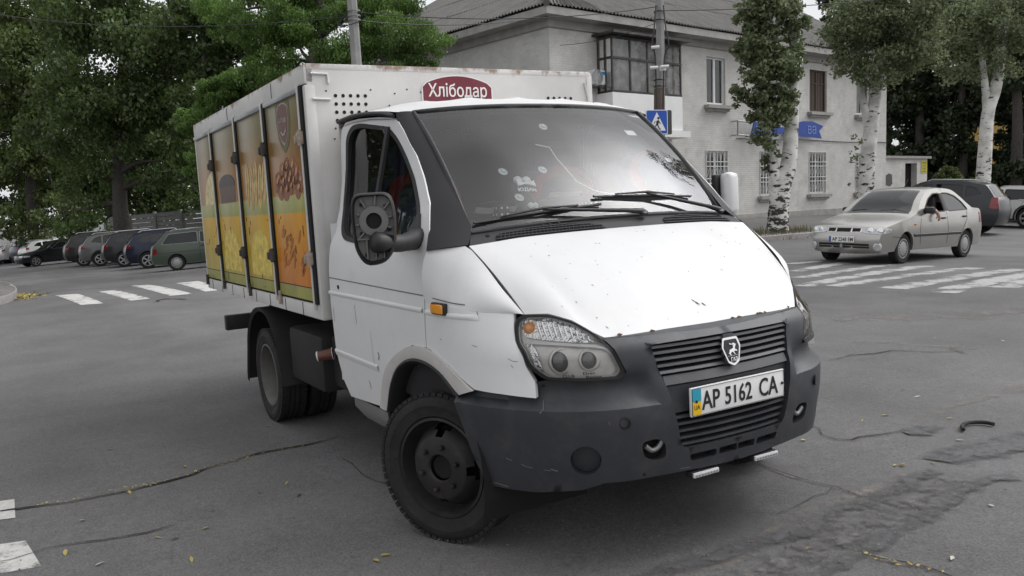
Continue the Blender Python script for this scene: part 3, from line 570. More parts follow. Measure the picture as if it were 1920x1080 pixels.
pts = [(1389, 258), (1402, 229), (1415, 247), (1440, 228), (1475, 230), (1495, 227), (1516, 229), (1530, 236), (1520, 246), (1527, 261), (1490, 257), (1450, 254), (1412, 257), (1400, 250)]
pts = [fac(*q) for q in ((1393, 257), (1400, 229), (1430, 240), (1460, 240), (1490, 229), (1508, 229), (1529, 238), (1521, 247), (1526, 261), (1490, 257), (1440, 253), (1405, 257))]
MB().prism(pts, lambda a, b, c: f1(a, b, .32+c), .05).build('board', BLUE, pn, None)
mb = MB(); c0 = fac(1507, 245); add_text(mb, 'ва', .62, .34, lambda x, y, z: f1(c0[0]+x-.0, c0[1]+y, .38+z), .01, .0); mb.build('lettering', mat('pale_blue_letters', (.16, .24, .50), .5), pn, None); mb = MB(); c1 = fac(1404, 245); add_text(mb, 'а', .3, .3, lambda x, y, z: f1(c1[0]+x, c1[1]+y, .38+z), .01); mb.build('lettering', mat('pale_blue_letters', (.16, .24, .50), .5), pn, None)
mb = MB(); q0, q1, q2, q3 = fac(1371, 228), fac(1371, 254), fac(1398, 231), fac(1398, 256)
for a, b in ((q0, q1), (q0, q2), (q1, q3)): mb.tube([f1(*a, .3), f1(*b, .3)], .03, 6)
for q in (q0, q1, q3): mb.tube([f1(*q, .3), f1(*q, 0)], .02, 6)
mb.build('bracket', STEEL, pn, None)
# ------------------------------------------------------------------ the bread truck
PLAN = crv([(-1.32, -.965), (-.9, -.968), (-.5, -.97), (-.1, -.97), (.15, -.965), (.32, -.945), (.47, -.895), (.62, -.80), (.745, -.668), (.815, -.542), (.846, -.42), (.87, -.25), (.882, -.12), (.885, 0)], 12)
PD = np.r_[0, np.cumsum(np.linalg.norm(np.diff(PLAN, axis=0), axis=1))]; SM = PD[-1]
_tt = np.gradient(PLAN, axis=0); _tt /= np.linalg.norm(_tt, axis=1)[:, None]; PNX = np.clip(_tt[:, 1], 0, 1)
WZ = [.25, .35, .45, .75, 1.0, 1.2, 1.33, 1.42, 1.53, 1.645, 1.76, 1.9, 2.0, 2.1]; WY = [.90, .92, .935, .965, .972, .965, .946, .904, .860, .828, .806, .793, .788, .784]
SZ = [.25, .39, .48, .6, .69, .76, .817, .93, .963, 1.043, 1.1, 1.2, 1.33]; SX = [.07, .03, .015, 0, 0, .012, .04, .055, .10, .15, .20, .32, .46]
def cab(s, z, off=0.0):
    """skin of the cab: s runs from the rear of the right door round to the middle of the nose"""
    s = np.asarray(s, float); z = np.asarray(z, float); x = np.interp(s, PD, PLAN[:, 0]); y = np.interp(s, PD, PLAN[:, 1]); nx = np.interp(s, PD, PNX)
    w = np.clip(nx/.65, 0, 1); nn = np.sqrt(1-nx**2)
    x = x-np.interp(z, SZ, SX)*w; y = y*np.interp(z, WZ, WY)/.97*(1+.055*np.clip((-x-.6)/.65, 0, 1)*np.clip((z-1.4)/.5, 0, 1)); return np.stack([x+off*nx, y-off*nn, z+0*x], -1)
MIR = np.array([1, -1, 1.])
def shr_in(poly, k=.97): c = np.mean(poly, 0); return [tuple(c+(np.array(q)-c)*k) for q in poly]
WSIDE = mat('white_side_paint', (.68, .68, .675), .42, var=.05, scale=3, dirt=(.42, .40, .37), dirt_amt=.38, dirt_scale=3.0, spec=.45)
def skin(base=0.0, side=1, crease=False):
    def f(p, off=0.0):
        p = np.asarray(p, float); o = base+off
        if crease:                                              # pressed body lines
            zc1, zc2 = 1.135-.012*np.clip(p[:, 0]-1.3, 0, 1), 1.062; d = np.where((p[:, 1] < zc1) & (p[:, 1] > zc2) & (p[:, 0] < 1.8), -.008, 0); o = o+d+np.where(p[:, 1] < .725-.02*p[:, 0], -.006, 0)*(p[:, 0] < .8)
        q = cab(p[:, 0], p[:, 1], o); return q*MIR if side < 0 else q
    return f
truck = link('delivery_truck', None); tag(truck, 'white bread delivery truck with painted cargo box and dark grey bumper', 'truck')
TM = Matrix([list(r)+[0] for r in TILT]+[[0, 0, 0, 1]]); truck.matrix_world = TM
BOXW = mat('dirty_white_box_paint', (.60, .585, .56), .55, var=.10, scale=2.5, dirt=(.30, .26, .22), dirt_amt=.5, dirt_scale=3.2)
GROOVE = mat('painted_groove_shade', (.16, .155, .15), .8)  # groove shade painted as a flat dark line on the panel
def densify2_(pts, res): p = np.array(pts, float); return resample(p, max(2, int(np.linalg.norm(np.diff(p, axis=0), axis=1).sum()/res)))
DOORF = [(.03, .74), (.016, 1.27), (.012, 1.7), (.016, 1.88), (.04, 1.97), (.104, 2.006), (.277, 2.007), (.529, 1.988), (.69, 1.965), (.755, 1.94), (.821, 1.888), (.894, 1.824), (.979, 1.756), (1.092, 1.644), (1.204, 1.53), (1.282, 1.415), (1.318, 1.321), (1.31, 1.12), (1.295, .897), (1.143, .890), (.916, .806), (.76, .695), (.645, .505), (.15, .475), (.07, .56), (.035, .68)]
WINF = [(.12, 1.92), (.19, 1.972), (.30, 1.975), (.64, 1.922), (.765, 1.842), (.975, 1.658), (1.10, 1.52), (1.18, 1.415), (1.225, 1.33), (.38, 1.352), (.23, 1.365), (.13, 1.41), (.085, 1.563), (.088, 1.729)]
WINF = rounded(WINF, .05)
ARCHO = [(.63, .50), (.76, .692), (.916, .803), (1.143, .887), (1.338, .889), (1.502, .841), (1.668, .757)]
ARCHI = [(1.53, .715), (1.389, .795), (1.185, .812), (1.0, .765), (.858, .653), (.74, .496)]
FEND = [(1.319, 1.10), (1.6, 1.095), (1.9, 1.083), (1.99, 1.068), (1.968, 1.03), (1.943, .946), (1.957, .87), (1.985, .812), (1.97, .748), (1.816, .757), (1.672, .762)]+[(1.502, .843), (1.338, .892), (1.302, .895), (1.317, 1.05)]
HLO = rounded([(1.972, 1.019), (1.997, 1.05), (2.031, 1.062), (2.126, 1.060), (2.210, 1.031), (2.280, .977), (2.317, .907), (2.345, .834), (2.325, .812), (2.170, .812), (2.032, .82), (1.967, .872), (1.947, .946)], .02, 2)
BUMP = [(2.300, .963), (2.853, .952), (2.853, .395), (2.622, .400), (2.43, .403), (2.214, .400), (2.128, .371), (1.94, .352), (1.696, .352), (1.666, .376), (1.616, .462), (1.57, .595), (1.521, .715), (1.672, .757), (1.816, .752), (1.968, .743), (1.982, .806), (2.032, .814), (2.17, .806), (2.328, .806), (2.351, .834), (2.323, .907)]
GRH = rounded([(2.472, .926), (2.8525, .930), (2.8525, .497), (2.60, .497), (2.555, .522)], .012, 2)
def circ(c, a, b, n=20): return [(c[0]+a*math.cos(2*PI*k/n), c[1]+b*math.sin(2*PI*k/n)) for k in range(n)]
HOOK = rounded([(2.365, .556), (2.44, .562), (2.478, .535), (2.482, .475), (2.43, .469), (2.38, .490)], .03)
FOG = circ((2.143, .497), .062, .060)
SLOT1 = rounded([(2.595, .468), (2.735, .470), (2.735, .440), (2.605, .438)], .012); SLOT2 = rounded([(2.75, .470), (2.85, .471), (2.85, .441), (2.75, .440)], .006)
def bumper_off(p):
    z, s = p[:, 1], p[:, 0]; k = np.clip((z-.690)/.048, 0, 1); k = k*k*(3-2*k); up = np.clip((.83-z)/.05, 0, 1); fade = np.clip((2.475-s)/.06, 0, 1); e = np.clip((s-1.5)/.25, 0, 1)
    return .012*(1-e)+np.where(z > .688, -.046*k*up*fade, 0)+.006
def bskin(side, base=0.0):
    def f(p, off=0.0):
        p = np.asarray(p, float); q = cab(p[:, 0], p[:, 1], base+off+bumper_off(p)); return q*MIR if side < 0 else q
    return f
for side in (1, -1):
    fl = side < 0
    d = MB(); panel(d, DOORF, [WINF], skin(0, side), .045, .03, fl, .035); door = d.build('door', WSIDE, truck, 35)
    for nm, (s0, s1), prof in (('body_line', (.012, 1.29), ((1.073, .0), (1.067, .006), (1.058, .0075), (1.048, .0))), ('lower_body_line', (.02, .68), ((.738, .0), (.732, .006), (.722, .006), (.70, .0)))):
        mb = MB(); q = np.linspace(s0, s1, 30); mb.grid(np.stack([skin(o+.0005, side)(np.stack([q, 0*q+z-(.01*q if z < .8 else 0)], 1)) for z, o in prof], 1)); mb.build(nm, WSIDE, door, 60)
    mb = MB(); l, r = ribbon2(densify2_(((.012, 1.146), (1.30, 1.128)), .05), .006); mb.grid(np.stack([skin(.001, side)(l), skin(.001, side)(r)], 1)); mb.build('groove_shade_line', GROOVE, door, None)
    # black rubber round the window, quarter-light bar, glass
    mb = MB(); o_ = [tuple(q) for q in WINF]; c = np.mean(o_, 0); inn_ = [tuple(np.array(q)+(c-np.array(q))*.055) for q in o_]; panel(mb, [tuple(np.array(q)+(np.array(q)-c)*.02) for q in o_], [inn_], skin(.004, side), .05, .02, fl)
    f = skin(.002, side); a, b = f(np.array([[.645, 1.925], [.640, 1.34]])); mb.tube([a, b], .016, 6); mb.build('window_seal', BLACK, door, 40)
    mb = MB(); panel(mb, o_, [], skin(-.018, side, False), .12, 0, fl); mb.build('window', glassmat('side_glass', (.40, .41, .42), .008, .02), door, 60)
    if side > 0:
        mb = MB(); q = skin(0)(np.array([[.17, 1.10]]))[0]; mb.lathe([(.0, .004), (.012, .004), (.012, 0)], q, (0, -1, 0), 12); mb.build('door_lock', DARK, door, 40)
        mb = MB(); fn = skin(.0012)
        for ln, w in (([(.42, 1.02), (.425, .95), (.428, .92)], .004), ([(.62, .90), (.626, .85), (.624, .80), (.632, .72)], .002), ([(.70, .80), (.712, .782), (.70, .762)], .010), ([(.5, .62), (.516, .60), (.512, .58)], .006), ([(.06, .98), (.064, .90)], .004)):
            l, r = ribbon2(np.array(ln), w); mb.grid(np.stack([fn(l), fn(r)], 1))
        mb.build('scratch', mat('scratched_primer', (.10, .085, .07), .8), door, None)
    mb = MB(); panel(mb, FEND, [], skin(0, side), .05, .03, fl)
    # upper fender between the body line and the bonnet seam
    A_ = np.array([(1.319+.67*t, 1.10-.032*t) for t in np.linspace(0, 1, 15)]); PA = cab(A_[:, 0], A_[:, 1]); PB = resample([(-.004, -.944, 1.325), (.145, -.818, 1.338), (.27, -.808, 1.257), (.382, -.80, 1.169), (.491, -.766, 1.066)], 15)
    g = []
    for i in range(15):
        r_ = []
        for k in np.linspace(0, 1, 9):
            p = PA[i]*(1-k)+PB[i]*k; b = 4*k*(1-k)*.022*min(1, (14-i)/4+.15); p = p+np.array([.35*b, -b, .5*b]); r_.append(p)
        g.append(r_)
    g = np.array(g); mb.grid(g*(MIR if side < 0 else 1), flip=fl); fend = mb.build('fender', WSIDE, truck, 40, .0015)
    mb = MB(); q = np.linspace(1.325, 1.79, 20); k = np.clip((1.79-q)/.05, 0, 1)**.5; mb.grid(np.stack([skin(.0005, side)(np.stack([q, 0*q+z], 1))*1+0*k[:, None] for z, o in ((1.070, 0),)]+[np.array([skin(o*kk+.0005, side)(np.array([[qq, z]]))[0] for qq, kk in zip(q, k)]) for z, o in ((1.064, .006), (1.055, .0075), (1.045, 0))], 1)); mb.build('body_line', WSIDE, fend, 60)
    mb = MB(); l, r = ribbon2(crv([(1.325, 1.128), (1.6, 1.112), (1.74, 1.104), (1.785, 1.09), (1.79, 1.066)], 6), .005); mb.grid(np.stack([skin(.0012, side)(l), skin(.0012, side)(r)], 1)); mb.build('groove_shade_line', GROOVE, fend, None)
    # wheel arch lip
    mb = MB(); o_ = crv(ARCHO, 5); i_ = crv(ARCHI[::-1], 5); i_ = resample(i_, len(o_)); o_ = resample(o_, len(i_)); rows = []
    for k, (t, off) in enumerate(((-.06, -.002), (0, .012), (.4, .014), (.72, .008))):
        q = o_+(i_-o_)*max(t, 0); rows.append(skin(off, side, False)(q))
    mb.grid(np.stack(rows, 1), flip=not fl); mb2 = MB(); mb2.grid(np.stack([skin(off, side, False)(o_+(i_-o_)*t) for t, off in ((.70, .006), (.86, .012), (1, .0), (1, -.10))], 1), flip=not fl); mb2.build('arch_rubber', BLACK, fend, 50); mb.build('wheel_arch', mat('dirty_white_arch', (.52, .50, .48), .6, var=.12, scale=5, dirt=(.2, .18, .16), dirt_amt=.5), fend, 50)
    if side > 0:
        mb = MB(); c = skin(0)(np.array([[1.478, 1.083]]))[0]; t = skin(0)(np.array([[1.50, 1.083]]))[0]-c; t /= np.linalg.norm(t); nrm = np.array([t[1], -t[0], 0.]); Rk = np.stack([t, -nrm, [0, 0, 1.]], 1)
        mb.rbox(c+nrm*.008, (.112, .022, .052), .008, Rk); mb.build('repeater_housing', BLACK, fend, 40); MB().rbox(c+nrm*.018, (.095, .02, .04), .008, Rk).build('repeater_lens', mat('amber_lens', (.75, .28, .01), .15, var=.1, spec=.7), fend, 40)
        mb = MB(); fn = skin(.0012)
        for ln, w in (([(1.70, .945), (1.73, .941)], .002), ([(1.88, .90), (1.905, .888), (1.925, .89)], .0018), ([(1.89, .875), (1.90, .862)], .0018), ([(1.45, .952), (1.46, .948)], .003)):
            l, r = ribbon2(np.array(ln), w); mb.grid(np.stack([fn(l), fn(r)], 1))
        mb.build('scratch', MATS['scratched_primer'], fend, None)
    # inner wheel housing
    mb = MB(); c0 = np.array([-.13, 0, .36]); rows = []
    for w in np.linspace(-.35, PI+.35, 20): rows.append([c0+np.array([.50*math.cos(w), side*-y, .47*math.sin(w)]) for y in (.40, .93)])
    mb.grid(rows); mb.add([(c0+np.array([.5*math.cos(w), side*-.40, .47*math.sin(w)])) for w in np.linspace(0, PI, 14)], [tuple(range(14))]); mb.build('wheel_housing', DARK, fend, None)
    # black A-pillar trim
    O_ = resample([(.004, -.950, 1.323), (-.047, -.906, 1.415), (-.127, -.860, 1.53), (-.239, -.827, 1.645), (-.35, -.806, 1.758), (-.506, -.793, 1.89), (-.586, -.790, 1.951), (-.605, -.785, 1.99)], 16); I_ = resample([(.142, -.815, 1.341), (.075, -.752, 1.405), (-.10, -.742, 1.59), (-.30, -.728, 1.775), (-.47, -.712, 1.925), (-.56, -.705, 1.99)], 16); g = []
    for a, b in zip(O_, I_): g.append([a*(1-k)+b*k+np.array([.5, -.6, .3])*.009*math.sin(PI*k)**.8 for k in np.linspace(0, 1, 7)])
    g = np.array(g)*(MIR if side < 0 else 1); mb = MB(); mb.grid(g, flip=fl); mb.build('pillar_trim', mat('black_pillar_plastic', (.020, .020, .022), .6, var=.12, spec=.35), truck, 50)
    # rain gutter
    mb = MB(); gp = crv(np.array([(-1.31, -.838, 2.016), (-1.10, -.83, 2.024), (-.90, -.82, 2.016), (-.706, -.808, 1.996), (-.60, -.802, 1.972)])*(MIR if side < 0 else 1), 6); mb.tube(gp, [.010]+[.0125]*(len(gp)-2)+[.010], 6); mb.build('rain_gutter', BLACK, truck, 60)
# bonnet
hood_rear = crv([(.175, 0, 1.362), (.172, -.3, 1.360), (.162, -.58, 1.353), (.145, -.812, 1.337)], 6); hood_rear = resample(hood_rear, 25)
chain = np.vstack([resample([(.738, 0, .957), (.735, -.3, .960), (.716, -.539, .966)], 18), resample([(.716, -.539, .966), (.690, -.568, .985), (.632, -.625, 1.036), (.560, -.692, 1.066), (.493, -.764, 1.066)], 8)[1:]])
rows = []
for k in range(25):
    a, b = hood_rear[k], chain[k]; f = abs(a[1])/.812; r_ = []
    for t in np.linspace(0, 1, 22):
        p = a*(1-t)+b*t; bul = (.030*(1-f)+.012*f)*4*t*(1-t); p = p+np.array([.55, 0, .83])*bul
        w = abs(p[1]); cr_y = .63-.10*t; ridge = np.clip((cr_y-w)/.045, -1, 1); p = p+np.array([.4, 0, .9])*(.013*(ridge+1)/2)*math.sin(PI*min(1, t*1.02+.06)) if k < 24 else p
        r_.append(p)
    rows.append(r_)
HG = np.array(rows); mb = MB(); full = np.vstack([HG[::-1], (HG*MIR)[1:]]); mb.grid(full)
mb.grid(np.stack([full[:, -1], full[:, -1]+np.array([-.015, 0, -.02])], 1)); mb.grid(np.stack([full[0], full[0]+np.array([0, .01, -.03])], 1)); mb.grid(np.stack([full[-1], full[-1]+np.array([0, -.01, -.03])], 1)); mb.grid(np.stack([full[:, 0], full[:, 0]+np.array([-.01, 0, -.03])], 1))
hood = mb.build('bonnet', WHITE, truck, 40, .0004)
def hood_pt(y, t):                                              # point on the bonnet: y across, t from rear to front
    k = np.interp(abs(y), [abs(HG[i, int(t*21)][1]) for i in range(25)], range(25)); i = int(k); j = min(i+1, 24); a = t*21; l = min(int(a), 20)
    p = (HG[i]*(1-(k-i))+HG[j]*(k-i)); p = p[l]*(1-(a-l))+p[l+1]*(a-l); return p*np.array([1, 1 if y < 0 else -1, 1])
mb = MB()
for k in range(46):
    y, t = random.uniform(-.7, .75), random.uniform(.05, .98); s_ = random.choice((.002, .003, .004)); p = hood_pt(y, t)+np.array([.5, 0, .8])*.0015; a = random.uniform(0, PI)
    u_ = np.array([math.cos(a)*.8, math.sin(a), -.5*math.cos(a)]); w_ = np.array([-math.sin(a)*.8, math.cos(a), .5*math.sin(a)]); mb.add([p-u_*s_*1.6, p+w_*s_*.6, p+u_*s_*1.6, p-w_*s_*.6], [(0, 1, 2, 3)])
for y, t, s_ in ((.0, .84, .016), (.03, .855, .014), (-.01, .82, .01), (.28, .6, .008), (-.50, .93, .007)):
    p = hood_pt(y, t)+np.array([.5, 0, .8])*.0018; mb.add([p+np.array([-.8, -.3, .55])*s_*1.4, p+np.array([0, .7, 0])*s_*.5, p+np.array([.8, .5, -.55])*s_*1.3, p+np.array([0, -.7, 0])*s_*.4], [(0, 1, 2, 3)])
mb.build('paint_chip', mat('chipped_paint', (.05, .045, .04), .8), hood, None)
RUST = mat('rust', (.09, .045, .022), .9, var=.5, scale=30)
mb = MB()
for k in range(9):
    y = random.choice((-.5, -.48, .1, .15, .2, .3, .34, -.3, .5))+random.uniform(-.03, .03); p = chain[int(min(17, abs(y)/.54*17))]*np.array([1, 0, 1])+np.array([.002, y, .006]); w = random.uniform(.004, .02); mb.add([p+np.array([0, -w, 0]), p+np.array([.001, 0, -.006]), p+np.array([0, w, 0]), p+np.array([-.006, 0, .006])], [(0, 1, 2, 3)])
mb.build('rust_spot', RUST, hood, None)
# windscreen
WB = crv([(.105, 0, 1.415), (.10, -.25, 1.413), (.088, -.5, 1.404), (.055, -.752, 1.388)], 6); WT = crv([(-.468, 0, 2.010), (-.478, -.25, 2.008), (-.505, -.5, 1.999), (-.556, -.708, 1.985)], 6)
WB = resample(WB, 17); WT = resample(WT, 17); g = []
for a, b in zip(WB, WT): g.append([a*(1-t)+b*t+np.array([.7, 0, .7])*.035*4*t*(1-t) for t in np.linspace(0, 1, 15)])
g = np.array(g); WS = np.vstack([g[::-1], (g*MIR)[1:]]); mb = MB(); mb.grid(WS); ws = mb.build('windscreen', glassmat('windscreen_glass', (.84, .88, .89), .02, .0, 1.5), truck, 60, .0004)
def ws_pt(y, t, off=0.0):
    yy = WS[:, 7, 1]; k = np.interp(y, yy, range(len(yy))); i = int(min(k, len(yy)-2)); c = WS[i]*(1-(k-i))+WS[i+1]*(k-i); a = t*14; l = min(int(a), 13); return c[l]*(1-(a-l))+c[l+1]*(a-l)+np.array([.72, 0, .69])*off
mb = MB(); ring = np.vstack([WS[0], WS[1:, -1], WS[-1, ::-1][1:], WS[::-1, 0][1:]]); mb.tube(ring, .012, 6); mb.build('windscreen_rubber', BLACK, ws, 60)
mb = MB(); mb.grid([[ws_pt(y, t, -.004) for t in (.0, .075)] for y in np.linspace(-.735, .735, 24)]); mb.build('black_edge_band', BLACK, ws, None)
SUCK = mat('clear_suction_cup', (.62, .63, .63), .25, var=.1)
for y, t in ((-.09, .78), (-.46, .40), (-.25, .39), (-.44, .20)):
    mb = MB(); c = ws_pt(y, t, -.012); mb.lathe([(.0, .010), (.010, .009), (.012, .003), (.022, .002), (.024, .0)], c, (.72, 0, .69), 18); mb.build('suction_cup', SUCK, ws, 40)
mb = MB(); STK = mat('white_sticker', (.75, .75, .74), .5)
for y, t, w, h in ((.47, .71, .036, .035), (.60, .45, .02, .025)):
    mb.add([ws_pt(y-w, t-h*.5, -.006), ws_pt(y+w, t-h*.5, -.006), ws_pt(y+w, t+h, -.006), ws_pt(y-w, t+h, -.006)], [(0, 1, 2, 3)])
mb.each('sticker', STK, ws, None)
mb = MB(); mb.tube([ws_pt(y, t, -.03) for y, t in ((-.19, .63), (-.12, .60), (-.12, .50), (-.10, .40), (-.08, .30), (.0, .22), (.12, .18), (.2, .19))], .0035, 5); mb.build('charger_cable', STK, ws, None)
# cowl with vents and wipers
mb = MB(); hr = np.vstack([hood_rear[::-1], (hood_rear*MIR)[1:]]); wb = np.vstack([WB[::-1], (WB*MIR)[1:]]); hr2 = resample(hr, 33); g = []
for a, b in zip(hr2, wb): g.append([a*(1-t)+b*t+np.array([.004, 0, -.006+.014*math.sin(PI*t)]) for t in np.linspace(0, 1, 7)])
CG = np.array(g); mb.grid(CG); cowl = mb.build('cowl', MATS['black_pillar_plastic'], truck, 50)
def cowl_pt(y, t, off=0.0):
    k = np.interp(y, CG[:, 3, 1], range(33)); i = int(min(k, 31)); c = CG[i]*(1-(k-i))+CG[i+1]*(k-i); a = t*6; l = min(int(a), 5); return c[l]*(1-(a-l))+c[l+1]*(a-l)+np.array([.6, 0, .8])*off
for y0, y1 in ((-.66, -.10), (.26, .70)):
    mb = MB(); ys = np.linspace(y0, y1, 30); top = lambda f: .16+.42*math.sin(PI*min(1, .1+.9*f))**.6
    mb.grid([[cowl_pt(y, .10, .004), cowl_pt(y, max(.12, top((y-y0)/(y1-y0))), .004)] for y in ys]); vt = mb.build('vent', DARK, cowl, None); mb = MB()
    for y in ys[1:-1]: mb.tube([cowl_pt(y, .10, .006), cowl_pt(y+.004, top((y-y0)/(y1-y0)), .006)], .0022, 4)
    for t in (.13, .27, .41, .55):
        yy = [y for y in ys if top((y-y0)/(y1-y0)) >= t-.02]
        if len(yy) > 2: mb.tube([cowl_pt(y, t, .006) for y in yy], .0024, 4)
    mb.build('vent_mesh', MATS['black_pillar_plastic'], vt, None)
mb = MB()
for y, t in ((-.70, .45), (-.42, .72), (-.38, .74), (-.33, .76), (.42, .8), (.46, .8)): mb.lathe([(0, .004), (.009, .004), (.009, 0)], cowl_pt(y, t, 0), (.6, 0, .8), 10)
mb.each('cap', DARK, cowl, None)
WIPM = mat('wiper_black', (.010, .010, .011), .5)
for pv, tip, mid in (((.155), (-.71, .045), (-.38, .062)), ((.70), (-.07, .135), (.24, .125))):
    mb = MB(); base = cowl_pt(pv, .72, .02); el = ws_pt(mid[0], mid[1], .03); mb.tube([base+np.array([0, .02, .0]), base+np.array([.0, 0, .012]), base*.8+el*.2+np.array([.008, 0, .012]), el], [.016, .015, .010, .006], 8); mb.lathe([(0, .02), (.018, .016), (.02, 0)], base, (.6, 0, .8), 12)
    wp = mb.build('wiper', WIPM, truck, 50); a = ws_pt(tip[0], tip[1], .014); b = ws_pt(2*mid[0]-tip[0], 2*mid[1]-tip[1], .014); mb = MB(); mb.tube([a, (a+b)/2+np.array([.004, 0, .004]), b], [.007, .009, .007], 6)
    mb.tube([a*.8+b*.2+np.array([.01, 0, .012]), el+np.array([.004, 0, .006]), a*.2+b*.8+np.array([.01, 0, .012])], [.004, .007, .004], 6); mb.build('wiper_blade', WIPM, wp, 50)
# roof, rear wall
def roof_edge(x): return np.interp(x, [-1.31, -1.1, -.9, -.706, -.6, -.56], [-.834, -.826, -.816, -.804, -.79, -.708]), np.interp(x, [-1.31, -1.1, -.9, -.706, -.6, -.56], [2.026, 2.034, 2.027, 2.008, 1.992, 1.985])
rows = []
for i, f in enumerate(np.linspace(0, 1, 17)):
    r_ = []; a = WT[16-int(round(f*16))] if False else None
    yf = f  # 0 centre .. 1 edge
    T_ = np.array([np.interp(yf*.708, np.abs(WT[:, 1]), WT[:, k]) for k in range(3)])
    for t in np.linspace(0, 1, 18):
        x = T_[0]*(1-t)+(-1.31)*t; ye, ze = roof_edge(min(x, -.56)); zc = np.interp(x, [-1.31, -1.0, -.7, -.55, -.467], [2.088, 2.092, 2.076, 2.045, 2.010]); e = yf**3; y = ye*yf; z = zc*(1-e)+ze*e
        if t == 0: y, z = T_[1], T_[2]
        rib = sum(math.exp(-((abs(y)-c)/.05)**4) for c in (.0, .30, .58)) * np.clip((t-.18)/.1, 0, 1)*.011; r_.append((x, y, z+rib))
    rows.append(r_)
g = np.array(rows); full = np.vstack([g[::-1], (g*MIR)[1:]]); mb = MB(); mb.grid(full)
mb.grid(np.stack([full[:, -1], full[:, -1]*np.array([1, 1, 0])+np.array([0, 0, 1.3])], 1)); mb.box((-1.30, 0, 1.0), (.02, 1.86, .9)); roof = mb.build('cab_roof', WHITE, truck, 40, .0004); LINING = mat('dark_cab_lining', (.022, .022, .024), .9); mb = MB(); mb.grid(full-np.array([0, 0, .04])); mb.box((-1.27, 0, 1.4), (.02, 1.52, 1.3))
for side in (1, -1): panel(mb, shr_in(DOORF), [WINF], skin(-.05, side, False), .1, 0, side < 0); panel(mb, [(.7, .6), (1.85, .6), (1.85, 1.05), (1.3, 1.3), (.7, 1.3)], [], skin(-.07, side, False), .2, 0, side < 0)
mb.build('cab_lining', LINING, truck, None)
# interior
mb = MB(); mb.rbox((-.20, 0, 1.25), (.40, 1.48, .38), .05); mb.rbox((-.25, -.05, 1.42), (.26, .9, .21), .05); mb.rbox((-.33, .42, 1.45), (.2, .4, .16), .04); mb.box((-.02, 0, 1.32), (.1, 1.4, .1)); mb.box((-.7, 0, .62), (1.2, 1.7, .1)); mb.box((-1.28, 0, 1.3), (.02, 1.6, 1.4)); mb.build('dashboard', mat('dark_dashboard', (.030, .031, .033), .7, var=.2), truck, 40)
SEATB = mat('blue_seat_cover', (.02, .03, .12), .9, var=.3); SEATR = mat('red_seat_trim', (.30, .012, .015), .8, var=.3)
for y in (-.48, .45):
    mb = MB(); mb.rbox((-.82, y, .98), (.5, .52, .16), .06); mb.rbox((-1.08, y, 1.36), (.15, .52, .68), .06, np.array(Matrix.Rotation(-.12, 3, 'Y'))); mb.rbox((-1.12, y, 1.78), (.11, .28, .18), .05); st = mb.build('seat', SEATB, truck, 40)
    mb = MB(); mb.tube(crv([(-.985, y-.2, 1.2), (-.99, y-.2, 1.52), (-1.0, y-.12, 1.66), (-1.0, y+.12, 1.66), (-.99, y+.2, 1.52), (-.985, y+.2, 1.2)], 5), .035, 8); mb.build('seat_trim', SEATR, st, 40)
mb = MB(); c = np.array([-.50, .45, 1.30]); ax = np.array([-.75, 0, .66]); mb.lathe([(.19+.012*math.cos(w), .012*math.sin(w)) for w in np.linspace(0, 2*PI, 9)], c, ax, 28); mb.tube([c+np.array([0, -.18, 0]), c, c+np.array([0, .18, 0])], .012, 6); mb.tube([c, c-ax*.25], .02, 6); mb.build('steering_wheel', BLACK, truck, 40)
# bumper: grey plastic nose, open for the grille along the middle
bmp = MB(); BH = [(2.300, .963), (2.853, .952), (2.853, .930), (2.485, .926), (2.472, .915), (2.55, .527), (2.566, .505), (2.60, .497), (2.853, .497), (2.853, .395)]+BUMP[3:]
for side in (1, -1):
    fl = side < 0; o = BH; panel(bmp, o, [HOOK, FOG, SLOT1, SLOT2], bskin(side), .03, 0, fl, .04)
    edge = crv(BH[2:9], 6); bmp.grid(np.stack([bskin(side)(edge), bskin(side)(edge, -.055)], 1))
    bot = resample(np.array(BH[9:18]), 60); bmp.grid(np.stack([bskin(side)(bot), bskin(side)(bot, -.06)], 1)); top = np.array([(2.853, .952), (2.6, .957), (2.300, .963)]); bmp.grid(np.stack([bskin(side)(top), bskin(side)(top, -.09)+np.array([0, 0, .012])], 1))
bumper = bmp.build('front_bumper', GREYPL, truck, 38, .0006)
mb = MB(); fb = bskin(1, .0012)
for ln, w in (([(1.985, .735), (1.99, .705), (1.975, .69)], .004), ([(2.0, .46), (2.03, .452)], .005), ([(1.80, .49), (1.90, .462), (2.0, .452)], .003), ([(2.24, .655), (2.243, .64)], .003), ([(1.72, .37), (1.8, .362)], .004), ([(2.55, .415), (2.6, .413)], .004)):
    l, r = ribbon2(np.array(ln), w); mb.grid(np.stack([fb(l), fb(r)], 1))
mb.each('scuff', mat('pale_scuff', (.13, .13, .135), .7), bumper, None); mb = MB(); mb.lathe([(0, .002), (.006, .002), (.007, 0)], fb(np.array([[2.005, .79]]))[0], (.8, -.6, 0), 10); mb.lathe([(0, .002), (.006, .002), (.007, 0)], fb(np.array([[2.38, .42]]))[0], (.9, -.3, 0), 10); mb.each('bumper_screw', DARK, bumper, None)
